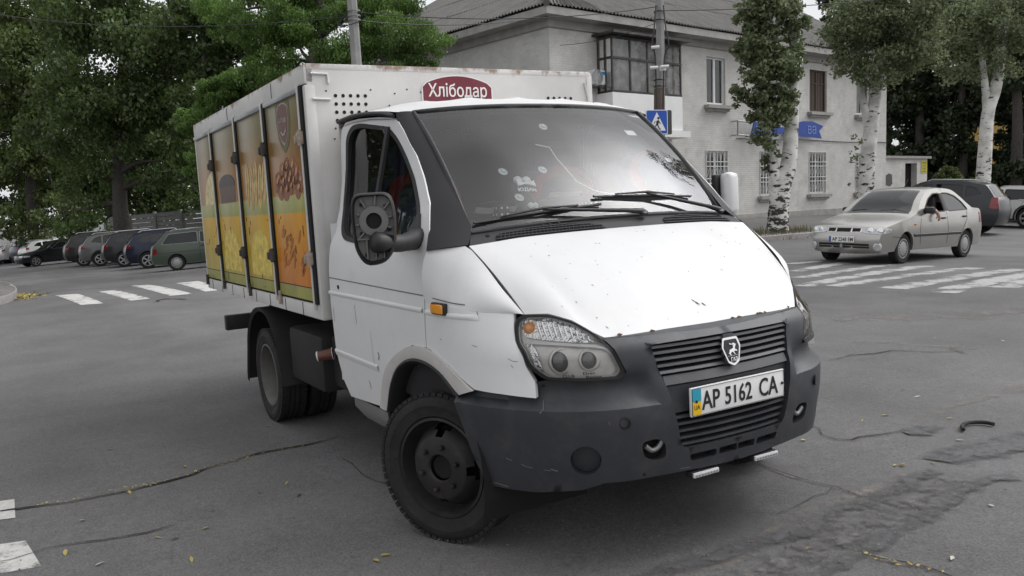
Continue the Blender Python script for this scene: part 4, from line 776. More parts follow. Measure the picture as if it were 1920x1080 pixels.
for side in (1, -1):
    fl = side < 0
    mb = MB(); panel(mb, circ((2.143, .497), .060, .058), [], bskin(side, -.038), .03, 0, fl); mb.build('fog_recess', GREYPL, bumper, 60)
    mb = MB(); panel(mb, [tuple(np.array((2.425, .515))+(np.array(q)-np.array((2.425, .515)))*.98) for q in HOOK], [], bskin(side, -.042), .04, 0, fl); c = bskin(side, -.02)(np.array([[2.43, .53]]))[0]; mb.build('tow_recess', DARK, bumper, None)
    mb = MB(); pts = bskin(side, -.015)(np.array([(2.39, .535), (2.42, .512), (2.45, .52), (2.468, .545)])); mb.tube(crv(pts, 4), .011, 8); mb.build('tow_hook', STEEL, bumper, 50)
    mb = MB(); c = bskin(side, .001)(np.array([[2.303, .643]]))[0]; nrm = np.array([.8, -.6*side, 0]); mb.lathe([(.021, -.004), (.025, .004), (.020, .005), (.014, -.012), (0, -.012)], c, nrm, 18); mb.build('bumper_plug', BLACK, bumper, 40)
    mb = MB(); panel(mb, [(2.58, .475), (2.853, .477), (2.853, .432), (2.58, .430)], [], bskin(side, -.043), .05, 0, fl); mb.build('slot_back', DARK, bumper, None)
# grille: back plate, plate carrier, slats
def nose(y, z, off=0.0): s = np.interp(-abs(y), PLAN[:, 1], PD); q = cab(s, z, off); return q*np.array([1, -1 if y > 0 else 1, 1])
def band(mb, z0, z1, y0, y1, o0, o1, n=24):
    ys = np.linspace(y0, y1, n); mb.grid([[nose(y, z0, o0), nose(y, z1, o1)] for y in ys])
gr = MB(); band(gr, .48, .945, -.39, .39, -.075, -.075); grille = gr.build('grille', DARK, truck, None)
def gy(z): return np.interp(z, [.497, .522, .926], [.27, .30, .378])
mb = MB()
for z in (.812, .838, .864, .890, .914):
    w = gy(z); ys = np.linspace(-w, w, 30); mb.grid([[nose(y, z+.010, -.045), nose(y, z+.004, -.002), nose(y, z-.006, .002), nose(y, z-.010, -.04)] for y in ys])
mb.build('upper_slats', GREYPL, grille, 40)
mb = MB()
for z in (.512, .540, .570, .600, .628):
    w = gy(z); ys = np.linspace(-w, w, 30); mb.grid([[nose(y, z+.008, -.055), nose(y, z+.004, -.014), nose(y, z-.006, -.012), nose(y, z-.010, -.055)] for y in ys])
mb.build('lower_slats', GREYPL, grille, 40)
mb = MB(); w = .345; ys = np.linspace(-w, w, 24); mb.grid([[nose(y, .800, -.05), nose(y, .795, -.008), nose(y, .762, -.004), nose(y, .752, -.018), nose(y, .645, -.02), nose(y, .635, -.055)] for y in ys]); mb.build('plate_carrier', GREYPL, grille, 40)
# badge
bc = nose(0, .850, .0); EX = np.array([0, 1., 0]); EZ = np.array([-.22, 0, .975]); EN = np.array([.975, 0, .22])
def bfn(o): return lambda x, y, z: bc+EX*x+EZ*y+EN*(z+o)
pent = rounded([(-.040, .058), (.040, .058), (.052, .020), (.030, -.046), (0, -.060), (-.030, -.046), (-.052, .020)], .006, 2); mb = MB(); mb.prism(pent, bfn(.004), .014); bd = mb.build('badge', CHROME, truck, 30); MB().rbox(bc+EN*-.026, (.05, .062, .165), .01).build('badge_mount', GREYPL, bd, 40); MB().prism([(a*.82, b*.84) for a, b in pent], bfn(.0165), .003).build('badge_field', BLACK, bd, None)
mb = MB(); deer = [(-.026, -.008), (-.020, -.004), (-.016, .006), (-.004, .009), (.004, .012), (.006, .022), (.000, .028), (-.012, .034), (-.014, .030), (-.004, .026), (.002, .030), (.012, .033), (.018, .028), (.024, .026), (.020, .022), (.015, .014), (.014, .006), (.022, .004), (.024, -.004), (.019, -.002), (.012, .000), (.006, -.004), (.012, -.014), (.008, -.015), (.000, -.004), (-.008, -.004), (-.014, -.010), (-.010, -.016), (-.015, -.017), (-.020, -.010)]
mb.prism(deer, bfn(.0198), .003); mb.box(bc+EN*.0212+EZ*-.018, (.003, .06, .004)); mb.build('deer_emblem', CHROME, bd, None); mb = MB(); add_text(mb, 'ГАЗ', .036, .018, lambda x, y, z: bfn(.0225)(x, y-.033, z), .003, .02); mb.build('badge_letters', CHROME, bd, None)
# number plate
PCN = np.array([.890, 0, .686]); mb = MB(); mb.rbox(PCN+np.array([-.004, 0, 0]), (.012, .525, .117), .004); PLATEM = mat('white_plate', (.74, .74, .73), .4, var=.05); plate = mb.build('number_plate', PLATEM, truck, 30)
def pfn(x, y, z): return PCN+np.array([.0035+z, x, y])
mb = MB(); add_text(mb, 'AP', .098, .075, lambda x, y, z: pfn(x-.158, y, z), .002, .012); add_text(mb, '5162', .150, .075, lambda x, y, z: pfn(x-.005, y, z), .002, .012); add_text(mb, 'CA', .110, .078, lambda x, y, z: pfn(x+.168, y, z), .002, .012)
fr_ = [(-.258, -.054), (.258, -.054), (.258, .054), (-.258, .054)]; mb.tube([pfn(a, b, 0) for a, b in fr_+fr_[:1]], .0013, 4); mb.build('plate_lettering', LETTER, plate, None)
MB().box(pfn(-.233, .027, 0), (.002, .045, .05)).build('blue_flag_band', mat('plate_light_blue', (.02, .30, .42), .5), plate, None); MB().box(pfn(-.233, -.026, 0), (.002, .045, .053)).build('yellow_flag_band', mat('plate_yellow', (.72, .44, .01), .5), plate, None)
mb = MB(); add_text(mb, 'UA', .030, .018, lambda x, y, z: pfn(x-.233, y-.022, z+.0015), .001); mb.build('country_letters', LETTER, plate, None); mb = MB(); mb.lathe([(0, .004), (.006, .003), (.007, 0)], pfn(-.236, .002, 0), (1, 0, 0), 10); mb.lathe([(0, .004), (.006, .003), (.007, 0)], pfn(.248, .0, 0), (1, 0, 0), 10); mb.each('plate_bolt', LETTER, plate, None)
# running-light bars under the bumper
for side in (1, -1):
    mb = MB(); c = np.array([.862, -.172*side, .378]); mb.rbox(c+np.array([-.02, 0, 0]), (.04, .142, .024), .006); mb.box(c+np.array([-.05, 0, .02]), (.06, .05, .02)); lb = mb.build('light_bar', BLACK, truck, 40); MB().rbox(c+np.array([.002, 0, 0]), (.012, .136, .02), .004).build('light_bar_lens', mat('clear_lens', (.62, .63, .64), .12, var=.1, spec=.8), lb, 40)
    mb = MB()
    for q in range(8): mb.box(c+np.array([.009, -.056+.016*q, -.002]), (.002, .010, .008))
    mb.build('led_row', mat('grey_led', (.22, .22, .23), .3), lb, None)
# headlights
HLB = mat('headlight_black', (.010, .010, .010), .6, spec=.3); REFL = mat('chrome_reflector', (.85, .85, .84), .22, .95, var=.25, scale=60, bump=.8, bscale=45); SMOKE = mat('brown_grey_bowl', (.60, .57, .54), .32, .25, var=.25, scale=12)
hc = np.mean(HLO, 0)
def shr(poly, k, c=hc): return [tuple(np.asarray(c)+(np.array(q)-c)*k) for q in poly]
for side in (1, -1):
    fl = side < 0
    def hs_(off): return skin(off, side, False)
    mb = MB(); panel(mb, shr(HLO, 1.02), [shr(HLO, .945)], hs_(.004), .03, .03, fl); hl = mb.build('headlight', HLB, truck, 40)
    mb = MB(); panel(mb, shr(HLO, .97), [], hs_(-.035), .03, 0, fl); mb.build('bowl', SMOKE, hl, 40)
    top = [(1.985, .975), (1.99, 1.035), (2.035, 1.05), (2.126, 1.047), (2.205, 1.018), (2.268, .968), (2.285, .945), (2.18, .952), (2.08, .962)]
    mb = MB(); panel(mb, rounded(top, .02, 2), [], hs_(-.025), .02, .02, fl); mb.build('indicator_reflector', REFL, hl, 30)
    mb = MB()
    for q in range(10):
        s_ = 2.06+.021*q; zt = np.interp(s_, [2.035, 2.126, 2.205, 2.268], [1.044, 1.04, 1.012, .965]); a, b, m_ = hs_(-.022)(np.array([(s_, .962), (s_+.004, zt), (s_+.002, (zt+.962)/2)])); mb.tube([a, m_, b], [.0025, .005, .0025], 5)
    mb.build('reflector_flutes', CHROME, hl, 40)
    mb = MB(); l, r = ribbon2(crv([(1.985, .957), (2.08, .952), (2.18, .944), (2.27, .932), (2.312, .90), (2.338, .845)], 6), .010); mb.grid(np.stack([hs_(-.018)(l), hs_(-.018)(r)], 1)); mb.build('silver_trim', mat('silver_trim_paint', (.75, .75, .75), .3, var=.1), hl, 50); mb = MB(); panel(mb, shr(HLO, .95), [shr(HLO, .92)], hs_(-.012), .03, 0, fl); mb.build('silver_edge', mat('grey_reflector_edge', (.50, .49, .47), .3, .3, var=.2, scale=30), hl, 50)
    mb = MB(); panel(mb, [(1.972, .95), (2.0, .955), (2.02, .85), (1.995, .845)], [], hs_(-.022), .02, .01, fl); mb.build('side_reflector', REFL, hl, 30)
    for s_, z_, r_, nm in ((2.095, .880, .044, 'dipped_lamp'), (2.215, .882, .038, 'main_lamp')):
        c, c2 = hs_(-.05)(np.array([(s_, z_)]))[0], hs_(0)(np.array([(s_, z_)]))[0]; n_ = np.array([.93, -.30*side, .18]); n_ /= np.linalg.norm(n_); mb = MB(); mb.lathe([(r_*1.22, .004), (r_*1.2, .02), (r_*1.02, .022), (r_, .008)], c, n_, 28); lm = mb.build(nm, SMOKE, hl, 50)
        mb = MB(); mb.lathe([(r_*math.cos(w), .006+.5*r_*math.sin(w)) for w in np.linspace(0, PI/2, 8)], c, n_, 28); mb.build('projector_lens', mat('dark_lens', (.09, .086, .082), .06, spec=.9, var=.1), lm, 60)
    mb = MB(); c = hs_(-.03)(np.array([(2.022, 1.008)]))[0]; mb.lathe([(.026*math.cos(w), .02*math.sin(w)) for w in np.linspace(0, PI/2, 7)], c, (.85, -.5*side, .2), 20); mb.build('indicator_bulb', mat('orange_bulb', (.95, .36, .06), .08, spec=.9, var=.15), hl, 60)
    mb = MB(); panel(mb, shr(HLO, .955), [], hs_(.002), .03, 0, fl); mb.build('headlight_lens', glassmat('headlight_glass', (.95, .95, .95), .02, .03), hl, 60)
    if side > 0:
        fn = hs_(.004)
        def sfn(s0, z0): return lambda x, y, z: fn(np.array([[s0+x, z0+y]]), z)[0]
        mb = MB(); add_text(mb, 'CLUB', .048, .0125, sfn(2.125, .831), .0006, .02); mb.build('sticker_lettering', LETTER, hl, None); mb = MB(); add_text(mb, 'Drag', .046, .0135, sfn(2.205, .838), .0006, .02); add_text(mb, 'Racing', .060, .0145, sfn(2.222, .823), .0006, .02); mb.build('sticker_lettering', LETTER, hl, None)
# wheels
RIM = mat('worn_black_rim', (.022, .021, .020), .6, .25, var=.35, scale=9, dirt=(.08, .07, .06), dirt_amt=.6, dirt_scale=7); RIM2 = mat('dusty_grey_rim', (.12, .115, .105), .7, .1, var=.3, scale=7)
def wheel(c, ang, side, dual=False, rimmat=RIM):
    R_ = .343; a = np.array([math.sin(ang)*1, -math.cos(ang), 0])*(1 if side > 0 else 1)
    if side < 0: a = np.array([-math.sin(ang), math.cos(ang), 0])
    w = thing_wheel(c, a, R_, rimmat, dual); return w
def thing_wheel(c, a, R_, rimmat, dual):
    mb = MB(); hw = .090; prof = [(R_*.655, -hw*.75), (R_*.70, -hw), (R_*.90, -hw*1.08), (R_*.965, -hw*.95), (R_, -hw*.72)]
    for g_ in (-.42, -.02, .38): prof += [(R_*1.002, hw*(g_-.12)), (R_*.978, hw*(g_-.10)), (R_*.978, hw*(g_+.0)), (R_*1.002, hw*(g_+.02))]
    prof += [(R_, hw*.72), (R_*.965, hw*.95), (R_*.90, hw*1.08), (R_*.84, hw*1.10), (R_*.83, hw*1.075), (R_*.70, hw), (R_*.655, hw*.75)]
    mb.lathe(prof, c, a, 48); n = 60; t1 = np.cross(a, [0, 0, 1.]); t1 /= np.linalg.norm(t1); t2 = np.cross(a, t1)
    for k in range(n):
        w = 2*PI*k/n
        for sgn in (1, -1):
            d = math.cos(w+.03*sgn)*t1+math.sin(w+.03*sgn)*t2; mb.box(np.asarray(c)+d*R_*.985+a*hw*.84*sgn, (.016, .03, .028), np.stack([d, a, np.cross(d, a)], 1))
    wh = mb.build('wheel', RUBBER, truck, 35); mb = MB()
    if not dual:
        mb.lathe([(R_*.66, hw*.72), (R_*.675, hw*.95), (R_*.64, hw*.98), (R_*.615, hw*.72), (R_*.59, hw*.25), (R_*.55, hw*.1)], c, a, 40)
        # dished disc with four openings
        nn = 48; rings = [(R_*.56, hw*.08), (R_*.50, hw*.62), (R_*.42, hw*.95), (R_*.40, hw*1.0), (R_*.19, hw*1.0), (R_*.17, hw*.9)]; G_ = [[np.asarray(c)+a*h+r*(math.cos(2*PI*j/nn)*t1+math.sin(2*PI*j/nn)*t2) for j in range(nn)] for r, h in rings]; b = len(mb.v); mb.v += [tuple(q) for r_ in G_ for q in r_]
        for i in range(5):
            for j in range(nn):
                if i == 0 and (j+2) % 12 in (0, 1, 2, 3): continue
                if i == 1 and (j+2) % 12 in (1, 2): continue
                mb.f.append((b+i*nn+j, b+i*nn+(j+1) % nn, b+(i+1)*nn+(j+1) % nn, b+(i+1)*nn+j)); mb.m.append(0)
        mb.build('rim', rimmat, wh, 40); mb = MB(); mb.lathe([(R_*.63, hw*-.5), (0, hw*-.5)], c, a, 24); mb.lathe([(R_*.165, hw*.55), (R_*.155, hw*.75), (0, hw*.7)], c, a, 20); mb.build('rim_back', DARK, wh, None); mb = MB()
        for k in range(6):
            w = 2*PI*k/6+.3; d = math.cos(w)*t1+math.sin(w)*t2; mb.lathe([(.0, .022), (.010, .02), (.0125, .014), (.0135, 0)], np.asarray(c)+d*R_*.295+a*hw*1.0, a, 6)
        mb.each('wheel_nut', rimmat, wh, None)
    else:
        mb.lathe([(R_*.66, hw*.8), (R_*.68, hw*.98), (R_*.64, hw*1.0), (R_*.61, hw*.7), (R_*.58, -hw*.3), (R_*.45, -hw*.75), (R_*.2, -hw*.8), (R_*.18, -hw*.2), (0, -hw*.2)], c, a, 40); mb.build('rim', rimmat, wh, 40)
    return wh
wheel((-.058, -.866, .343), math.radians(27), 1); wheel((-.058, .866, .343), math.radians(27), -1)
for side in (1, -1):
    wheel((-2.9, -.865*side, .343), 0, side, True, RIM2); wheel((-2.9, -.64*side, .343), 0, side, True, RIM2)
# underside
mb = MB(); mb.box((-2.2, -.42, .62), (4.6, .08, .16)); mb.box((-2.2, .42, .62), (4.6, .08, .16)); mb.box((-.1, 0, .62), (1.2, .95, .45)); mb.tube([(-2.9, -.85, .343), (-2.9, .85, .343)], .06, 10); mb.lathe([(0, -.15), (.14, -.08), (.16, 0), (.14, .08), (0, .15)], (-2.9, 0, .343), (1, 0, 0), 16); mb.tube([(0, -.7, .33), (0, .7, .33)], .045, 8); mb.box((-.7, 0, .48), (1.2, 1.75, .06)); mb.box((.45, 0, .72), (.5, 1.2, .3)); mb.box((-.42, 0, .40), (.3, .3, .2)); mb.build('chassis', mat('black_chassis', (.010, .010, .010), .8, var=.4), truck, None)
mb = MB(); mb.grid([[nose(y, z, -.09) for z in (.42, .93)] for y in np.linspace(-.62, .62, 14)]); mb.build('radiator_backing', DARK, truck, None)
for side in (1, -1):
    mb = MB(); y0, y1 = -.99*side, -.52*side; fr_ = [(-1.86, .78), (-1.98, .72), (-2.22, .78), (-2.36, .74)]
    arc = [(-2.9+.46*math.cos(w), .40+.45*math.sin(w)) for w in np.linspace(.30, PI-.25, 14)]; arc = [(-2.40, .34)]+arc+[(-3.42, .30), (-3.43, .24)]
    mb.grid([[(x, y0, z), (x, y1, z)] for x, z in arc]); mb.grid([[(x*1+.0, y0, z), (x, y0*.985, z-.03)] for x, z in arc]); mb.build('mudguard', mat('black_mudguard', (.014, .014, .014), .65, var=.25), truck, 40)
    mb = MB(); mb.rbox((-2.02, -.72*side, .58), (.70, .42, .36), .04); mb.rbox((-1.52, -.66*side, .60), (.34, .4, .32), .03); mb.build('fuel_tank', mat('sooty_tank', (.013, .013, .013), .7, var=.3), truck, 40)
mb = MB(); mb.rbox((-4.27, 0, .60), (.08, 1.9, .13), .012); mb.box((-4.2, -.5, .66), (.3, .08, .1)); mb.box((-4.2, .5, .66), (.3, .08, .1)); mb.build('rear_step', BLACK, truck, 40)
for side in (1, -1):
    mb = MB(); mb.grid([[cab(s_, z_, o_)*(MIR if side < 0 else 1) for z_, o_ in ((.475, -.015), (.42, -.01), (.34, -.06))] for s_ in np.linspace(.16, .66, 8)]); mb.build('sill', mat('grey_sill', (.20, .195, .19), .7, var=.2, dirt=(.05, .05, .05), dirt_amt=.5), truck, 40)
# mirrors
for side in (1, -1):
    hd = WHITE if side < 0 else BLACK
    if side > 0:
        cx, cy, cz = .025, -1.190, 1.450; n_ = np.array([.86, -.50, .05]); n_ /= np.linalg.norm(n_); u_ = np.cross([0, 0, 1.], n_); u_ /= np.linalg.norm(u_); w_ = np.cross(n_, u_)
        fn = lambda a, b, c: np.array([cx, cy, cz])+u_*a+w_*b+n_*c
        outl = rounded([(-.085, .135), (.075, .135), (.092, .05), (.085, -.09), (.04, -.155), (-.045, -.165), (-.085, -.10), (-.095, .05)], .045, 4); rows = []
        for k, o in ((1.0, .0), (1.03, -.015), (.98, -.05), (.75, -.085), (.3, -.10), (.01, -.10)): rows.append([fn(a*k, b*k, o) for a, b in outl])
        mb = MB(); mb.grid(rows, cv=True); mb.grid([[fn(a, b, 0) for a, b in outl], [fn(a*.93, b*.95, .006) for a, b in outl], [fn(a*.88, b*.91, -.02) for a, b in outl]], cv=True); mr = mb.build('mirror', BLACK, truck, 50)
        GP = mat('bare_grey_plastic', (.13, .13, .122), .7, var=.15, scale=14); mb = MB(); mb.add([fn(a*.89, b*.92, -.02) for a, b in outl], [tuple(range(len(outl)))])
        c = fn(0, .02, -.02); mb.lathe([(.062, -.002), (.062, .014), (.034, .016), (.034, -.01)], c, n_, 26)
        for k in range(10):
            w = 2*PI*k/10+.2; d0, d1 = .064, (.078 if abs(math.cos(w)) > .7 else .105); mb.box(fn(math.cos(w)*(d0+d1)/2, .02+math.sin(w)*(d0+d1)/2, -.012), (d1-d0, .006, .018), np.stack([u_*math.cos(w)+w_*math.sin(w), -u_*math.sin(w)+w_*math.cos(w), n_], 1))
        for x in (-.035, .0, .035): mb.box(fn(x, -.095, -.012), (.006, .09, .016), np.stack([u_, w_, n_], 1))
        mb.box(fn(0, -.055, -.012), (.15, .006, .016), np.stack([u_, w_, n_], 1)); mb.build('mirror_back', GP, mr, 40); mb = MB(); mb.lathe([(.034, .004), (0, .004)], c, n_, 20)
        for a, b in ((-.05, .09), (.05, .08), (-.055, -.03), (.06, -.02), (-.04, -.12), (.035, -.12), (0, .065), (-.045, .02), (0, -.125)): mb.box(fn(a, b, -.0155), (.014, .012, .008), np.stack([u_, w_, n_], 1))
        mb.each('mount_hole', DARK, mr, None)
        mb = MB(); mb.tube(crv([(.045, -1.215, 1.385), (.04, -1.15, 1.375), (-.005, -1.06, 1.366), (-.075, -.985, 1.37), (-.15, -.90, 1.378)], 4), [.028]+[.044]*3+[.038]*7+[.042]*3+[.048]*3, 12); panel(mb, [(1.03, 1.335), (1.222, 1.332), (1.195, 1.41), (1.145, 1.485), (1.105, 1.42)], [], skin(.022), .06, .03); mb.build('mirror_arm', BLACK, mr, 50)
    else:
        c = np.array([-.235, 1.105, 1.488]); mb = MB(); mb.rbox(c, (.075, .105, .245), .035, np.array(Matrix.Rotation(.18, 3, 'Z'))); mr = mb.build('mirror', WHITE, truck, 60); mb = MB(); mb.rbox(c+np.array([-.05, -.03, 0]), (.035, .11, .225), .015, np.array(Matrix.Rotation(.18, 3, 'Z'))); mb.tube([(-.235, 1.09, 1.385), (-.22, 1.03, 1.36), (-.18, .93, 1.36)], .035, 8); mb.build('mirror_arm', BLACK, mr, 50)
# ---------------- cargo box
XF, XR, HWB, ZT, ZB = -1.373, -4.644, .9934, 2.349, .893
mb = MB(); mb.box((-1.383, 0, (ZT+1.0)/2), (.02, 2*HWB-.03, ZT-1.0-.02)); mb.box(((XF+XR)/2, 0, ZT-.012), (XF-XR-.02, 2*HWB-.02, .02)); mb.box((XR+.01, 0, (ZT+ZB)/2), (.02, 2*HWB-.03, ZT-ZB-.03)); mb.box(((XF+XR)/2, 0, ZB+.06), (XF-XR-.05, 2*HWB-.1, .06)); mb.box(((XF+XR)/2, HWB-.03, (ZT+ZB)/2), (XF-XR-.05, .03, ZT-ZB-.05)); mb.box(((XF+XR)/2, -HWB+.06, (ZT+ZB)/2), (XF-XR-.08, .02, ZT-ZB-.1))
def rustpaint(name, col):
    m = bpy.data.materials.new(name); m.use_nodes = True; t = m.node_tree; b = t.nodes['Principled BSDF']; L = t.links.new; tc = N(t, 'ShaderNodeTexCoord'); sp = N(t, 'ShaderNodeSeparateXYZ'); L(tc.outputs['Object'], sp.inputs[0])
    mp = N(t, 'ShaderNodeMapping'); mp.inputs['Scale'].default_value = (7, 7, 5); L(tc.outputs['Object'], mp.inputs[0]); n1 = N(t, 'ShaderNodeTexNoise', Scale=1.0, Detail=9.0, Roughness=.72); L(mp.outputs[0], n1.inputs['Vector'])
    e = N(t, 'ShaderNodeMapRange', **{'From Min': 2.285, 'From Max': 2.345, 'To Min': -.075, 'To Max': .15}); L(sp.outputs[2], e.inputs[0]); a = N(t, 'ShaderNodeMath', operation='ADD'); L(n1.outputs[0], a.inputs[0]); L(e.outputs[0], a.inputs[1])
    r = N(t, 'ShaderNodeMapRange', **{'From Min': .58, 'From Max': .70, 'To Min': 0, 'To Max': .85}); L(a.outputs[0], r.inputs[0]); n2 = N(t, 'ShaderNodeTexNoise', Scale=2.0, Detail=8.0, Roughness=.65); L(tc.outputs['Object'], n2.inputs['Vector']); r2 = N(t, 'ShaderNodeMapRange', **{'From Min': .3, 'From Max': .7, 'To Min': .86, 'To Max': 1.1}); L(n2.outputs[0], r2.inputs[0])
    mx = N(t, 'ShaderNodeMix', data_type='RGBA', blend_type='MULTIPLY'); mx.inputs[0].default_value = 1; mx.inputs[6].default_value = (*col, 1); L(r2.outputs[0], mx.inputs[7]); m2 = N(t, 'ShaderNodeMix', data_type='RGBA'); L(r.outputs[0], m2.inputs[0]); L(mx.outputs[2], m2.inputs[6]); m2.inputs[7].default_value = (.20, .105, .055, 1)
    L(m2.outputs[2], b.inputs['Base Color']); b.inputs['Roughness'].default_value = .5; return m
BOXR = rustpaint('rusty_white_box_paint', (.62, .605, .585)); box = mb.build('cargo_box', BOXR, truck, None)
mb = MB()                                                       # frame rails proud of the panels
ZH = 2.238
mb.rbox(((XF+XR)/2, -HWB+.03, (ZH+ZT)/2), (XF-XR, .06, ZT-ZH), .012); mb.rbox(((XF+XR)/2, -HWB+.03, (ZB+.98)/2), (XF-XR, .06, .98-ZB), .01); mb.rbox((XF-.04, -HWB+.03, (ZH+ZB)/2), (.085, .062, ZH-ZB-.01), .01); mb.rbox((XR+.03, -HWB+.03, (ZH+ZB)/2), (.06, .06, ZH-ZB-.01), .01); mb.rbox((XF-.012, 0, ZT-.014), (.03, 2*HWB-.03, .034), .008); mb.rbox((XF-.012, HWB-.02, 1.6), (.03, .045, 1.45), .008); mb.rbox(((XF+XR)/2, HWB-.03, (ZH+ZT)/2), (XF-XR, .06, ZT-ZH), .012)
mb.build('box_frame', BOXR, box, 40)
mb = MB()
for k in range(8): mb.box((-1.75-.38*k, -HWB-.001, ZB+.042), (.006, .004, .08))
mb.box((-2.05, -HWB-.002, 2.29), (.004, .003, .09)); mb.box((-3.3, -HWB-.002, 2.29), (.004, .003, .09)); mb.build('rail_seam', mat('grime', (.06, .05, .045), .9), box, None)
mb = MB()
for i in range(5):
    for j in range(4):
        mb.lathe([(0, .0015), (.0105, .0015), (.0105, -.002)], (XF+.001, -.816+.045*i, 2.174-.0467*j), (1, 0, 0), 10)
        mb.lathe([(0, .0015), (.0105, .0015), (.0105, -.002)], (XF+.001, .816-.045*i, 2.174-.0467*j), (1, 0, 0), 10)
for y, z in ((-.87, 2.2), (-.60, 2.21), (-.45, 2.19), (-.37, 2.215), (-.28, 2.2), (-.83, 1.99), (-.84, 1.93), (-.72, 1.99), (-.49, 2.12)): mb.lathe([(0, .0015), (.005, .0015), (.005, -.002)], (XF+.001, y, z), (1, 0, 0), 8)
mb.build('vent_hole', DARK, box, None)
mb = MB(); mb.tube([(XF+.006, -.955, 2.296), (XF+.006, -.86, 2.294), (XF+.006, -.855, 2.24)], .008, 6); mb.tube([(XF+.006, -.955, 2.155), (XF+.006, -.85, 2.152)], .008, 6); mb.tube([(XF+.006, .93, 2.28), (XF+.006, .955, 2.18), (XF+.006, .94, 2.0)], .007, 6); mb.each('bracket_loop', BOXR, box, 40)
# firm's badge on the box front
MAR = mat('maroon_sign', (.155, .012, .028), .45, var=.12, dirt=(.3, .2, .2), dirt_amt=.15); lg = [(-.245, 2.10), (-.245, 2.235)]+[(y, 2.262+.045*(1-(y/.215)**2)) for y in np.linspace(-.215, .165+.05, 13)]+[(.245, 2.235), (.245, 2.10)]; lgc = np.array((-.032, 0))
def lfn(o): return lambda a, b, c: np.array([XF+o+c, a-.03, b])
mb = MB(); mb.prism(rounded(lg, .02, 2), lfn(.001), .004); ls = mb.build('company_sign', STK, box, None); MB().prism([(a*.965, 2.20+(b-2.20)*.93) for a, b in lg], lfn(.0052), .0015).build('maroon_field', MAR, ls, None)
mb = MB(); add_text(mb, 'Хлібодар', .405, .105, lambda x, y, z: lfn(.008)(x, y+2.205, z), .002, .008); mb.build('sign_lettering', mat('white_lettering', (.76, .75, .73), .5), ls, None)
# side doors with the printed bread posters
def poster(name, tint, low):
    m = bpy.data.materials.new(name); m.use_nodes = True; t = m.node_tree; b = t.nodes['Principled BSDF']; L = t.links.new; tc = N(t, 'ShaderNodeTexCoord'); sp = N(t, 'ShaderNodeSeparateXYZ'); L(tc.outputs['Object'], sp.inputs[0])
    n0 = N(t, 'ShaderNodeTexNoise', Scale=3.0, Detail=6.0); L(tc.outputs['Object'], n0.inputs['Vector']); s0 = N(t, 'ShaderNodeMapRange', **{'From Min': 0, 'From Max': 1, 'To Min': -.03, 'To Max': .03}); L(n0.outputs[0], s0.inputs[0])
    r = N(t, 'ShaderNodeMapRange', **{'From Min': .98, 'From Max': 2.24, 'To Min': 0, 'To Max': 1}); L(sp.outputs[2], r.inputs[0]); cr = N(t, 'ShaderNodeValToRGB'); L(r.outputs[0], cr.inputs[0]); el = cr.color_ramp.elements
    stops = [(0, (.33, .33, .075)), (.072, (.36, .34, .085)), (.078, low), (.41, tint), (.428, tint), (.433, (.34, .345, .10)), (.50, (.40, .40, .15)), (.515, (.42, .38, .15)), (.52, (.34, .165, .034)), (.62, (.33, .145, .03)), (.76, (.235, .13, .036)), (.86, (.185, .14, .058)), (1, (.22, .195, .115))]
    el[0].position, el[0].color = 0, (*stops[0][1], 1); el[1].position, el[1].color = 1, (*stops[-1][1], 1)
    for p, c in stops[1:-1]: e = el.new(p); e.color = (*c, 1)
    n = N(t, 'ShaderNodeTexNoise', Scale=5.0, Detail=8.0, Roughness=.7); mp = N(t, 'ShaderNodeMapping'); mp.inputs['Scale'].default_value = (1, 1, .35); L(tc.outputs['Object'], mp.inputs[0]); L(mp.outputs[0], n.inputs['Vector']); r2 = N(t, 'ShaderNodeMapRange', **{'From Min': .3, 'From Max': .7, 'To Min': .78, 'To Max': 1.25}); L(n.outputs[0], r2.inputs[0])
    mx = N(t, 'ShaderNodeMix', data_type='RGBA', blend_type='MULTIPLY'); mx.inputs[0].default_value = 1; L(cr.outputs[0], mx.inputs[6]); L(r2.outputs[0], mx.inputs[7])
    n3 = N(t, 'ShaderNodeTexNoise', Scale=14.0, Detail=6.0, Roughness=.8); L(tc.outputs['Object'], n3.inputs['Vector']); r3 = N(t, 'ShaderNodeMapRange', **{'From Min': .58, 'From Max': .74, 'To Min': 0, 'To Max': .28}); L(n3.outputs[0], r3.inputs[0]); m3 = N(t, 'ShaderNodeMix', data_type='RGBA'); L(r3.outputs[0], m3.inputs[0]); L(mx.outputs[2], m3.inputs[6]); m3.inputs[7].default_value = (.36, .33, .26, 1)
    n4 = N(t, 'ShaderNodeTexNoise', Scale=9.0, Detail=9.0, Roughness=.8); L(tc.outputs['Object'], n4.inputs['Vector']); r4 = N(t, 'ShaderNodeMapRange', **{'From Min': .59, 'From Max': .68, 'To Min': 0, 'To Max': .65}); L(n4.outputs[0], r4.inputs[0]); m4 = N(t, 'ShaderNodeMix', data_type='RGBA'); L(r4.outputs[0], m4.inputs[0]); L(m3.outputs[2], m4.inputs[6]); m4.inputs[7].default_value = (.05, .035, .02, 1)
    L(m4.outputs[2], b.inputs['Base Color']); b.inputs['Roughness'].default_value = .34; return m
ORA = poster('orange_poster', (.66, .31, .02), (.62, .20, .02)); YEO = poster('yellow_poster', (.66, .39, .028), (.50, .40, .07)); YE2 = poster('ochre_poster', (.66, .38, .028), (.54, .39, .06))
LOAF = {k: mat(k, c, .4, var=.5, scale=16) for k, c in dict(bun_brown=(.26, .085, .03), bun_light=(.46, .22, .09), dark_loaf=(.085, .035, .02), dark_crust=(.03, .02, .018), baguette=(.52, .33, .10), pale_dough=(.62, .52, .26), cheese_pale=(.66, .50, .08), faded_maroon=(.13, .035, .035), faded_white=(.36, .33, .27)).items()}
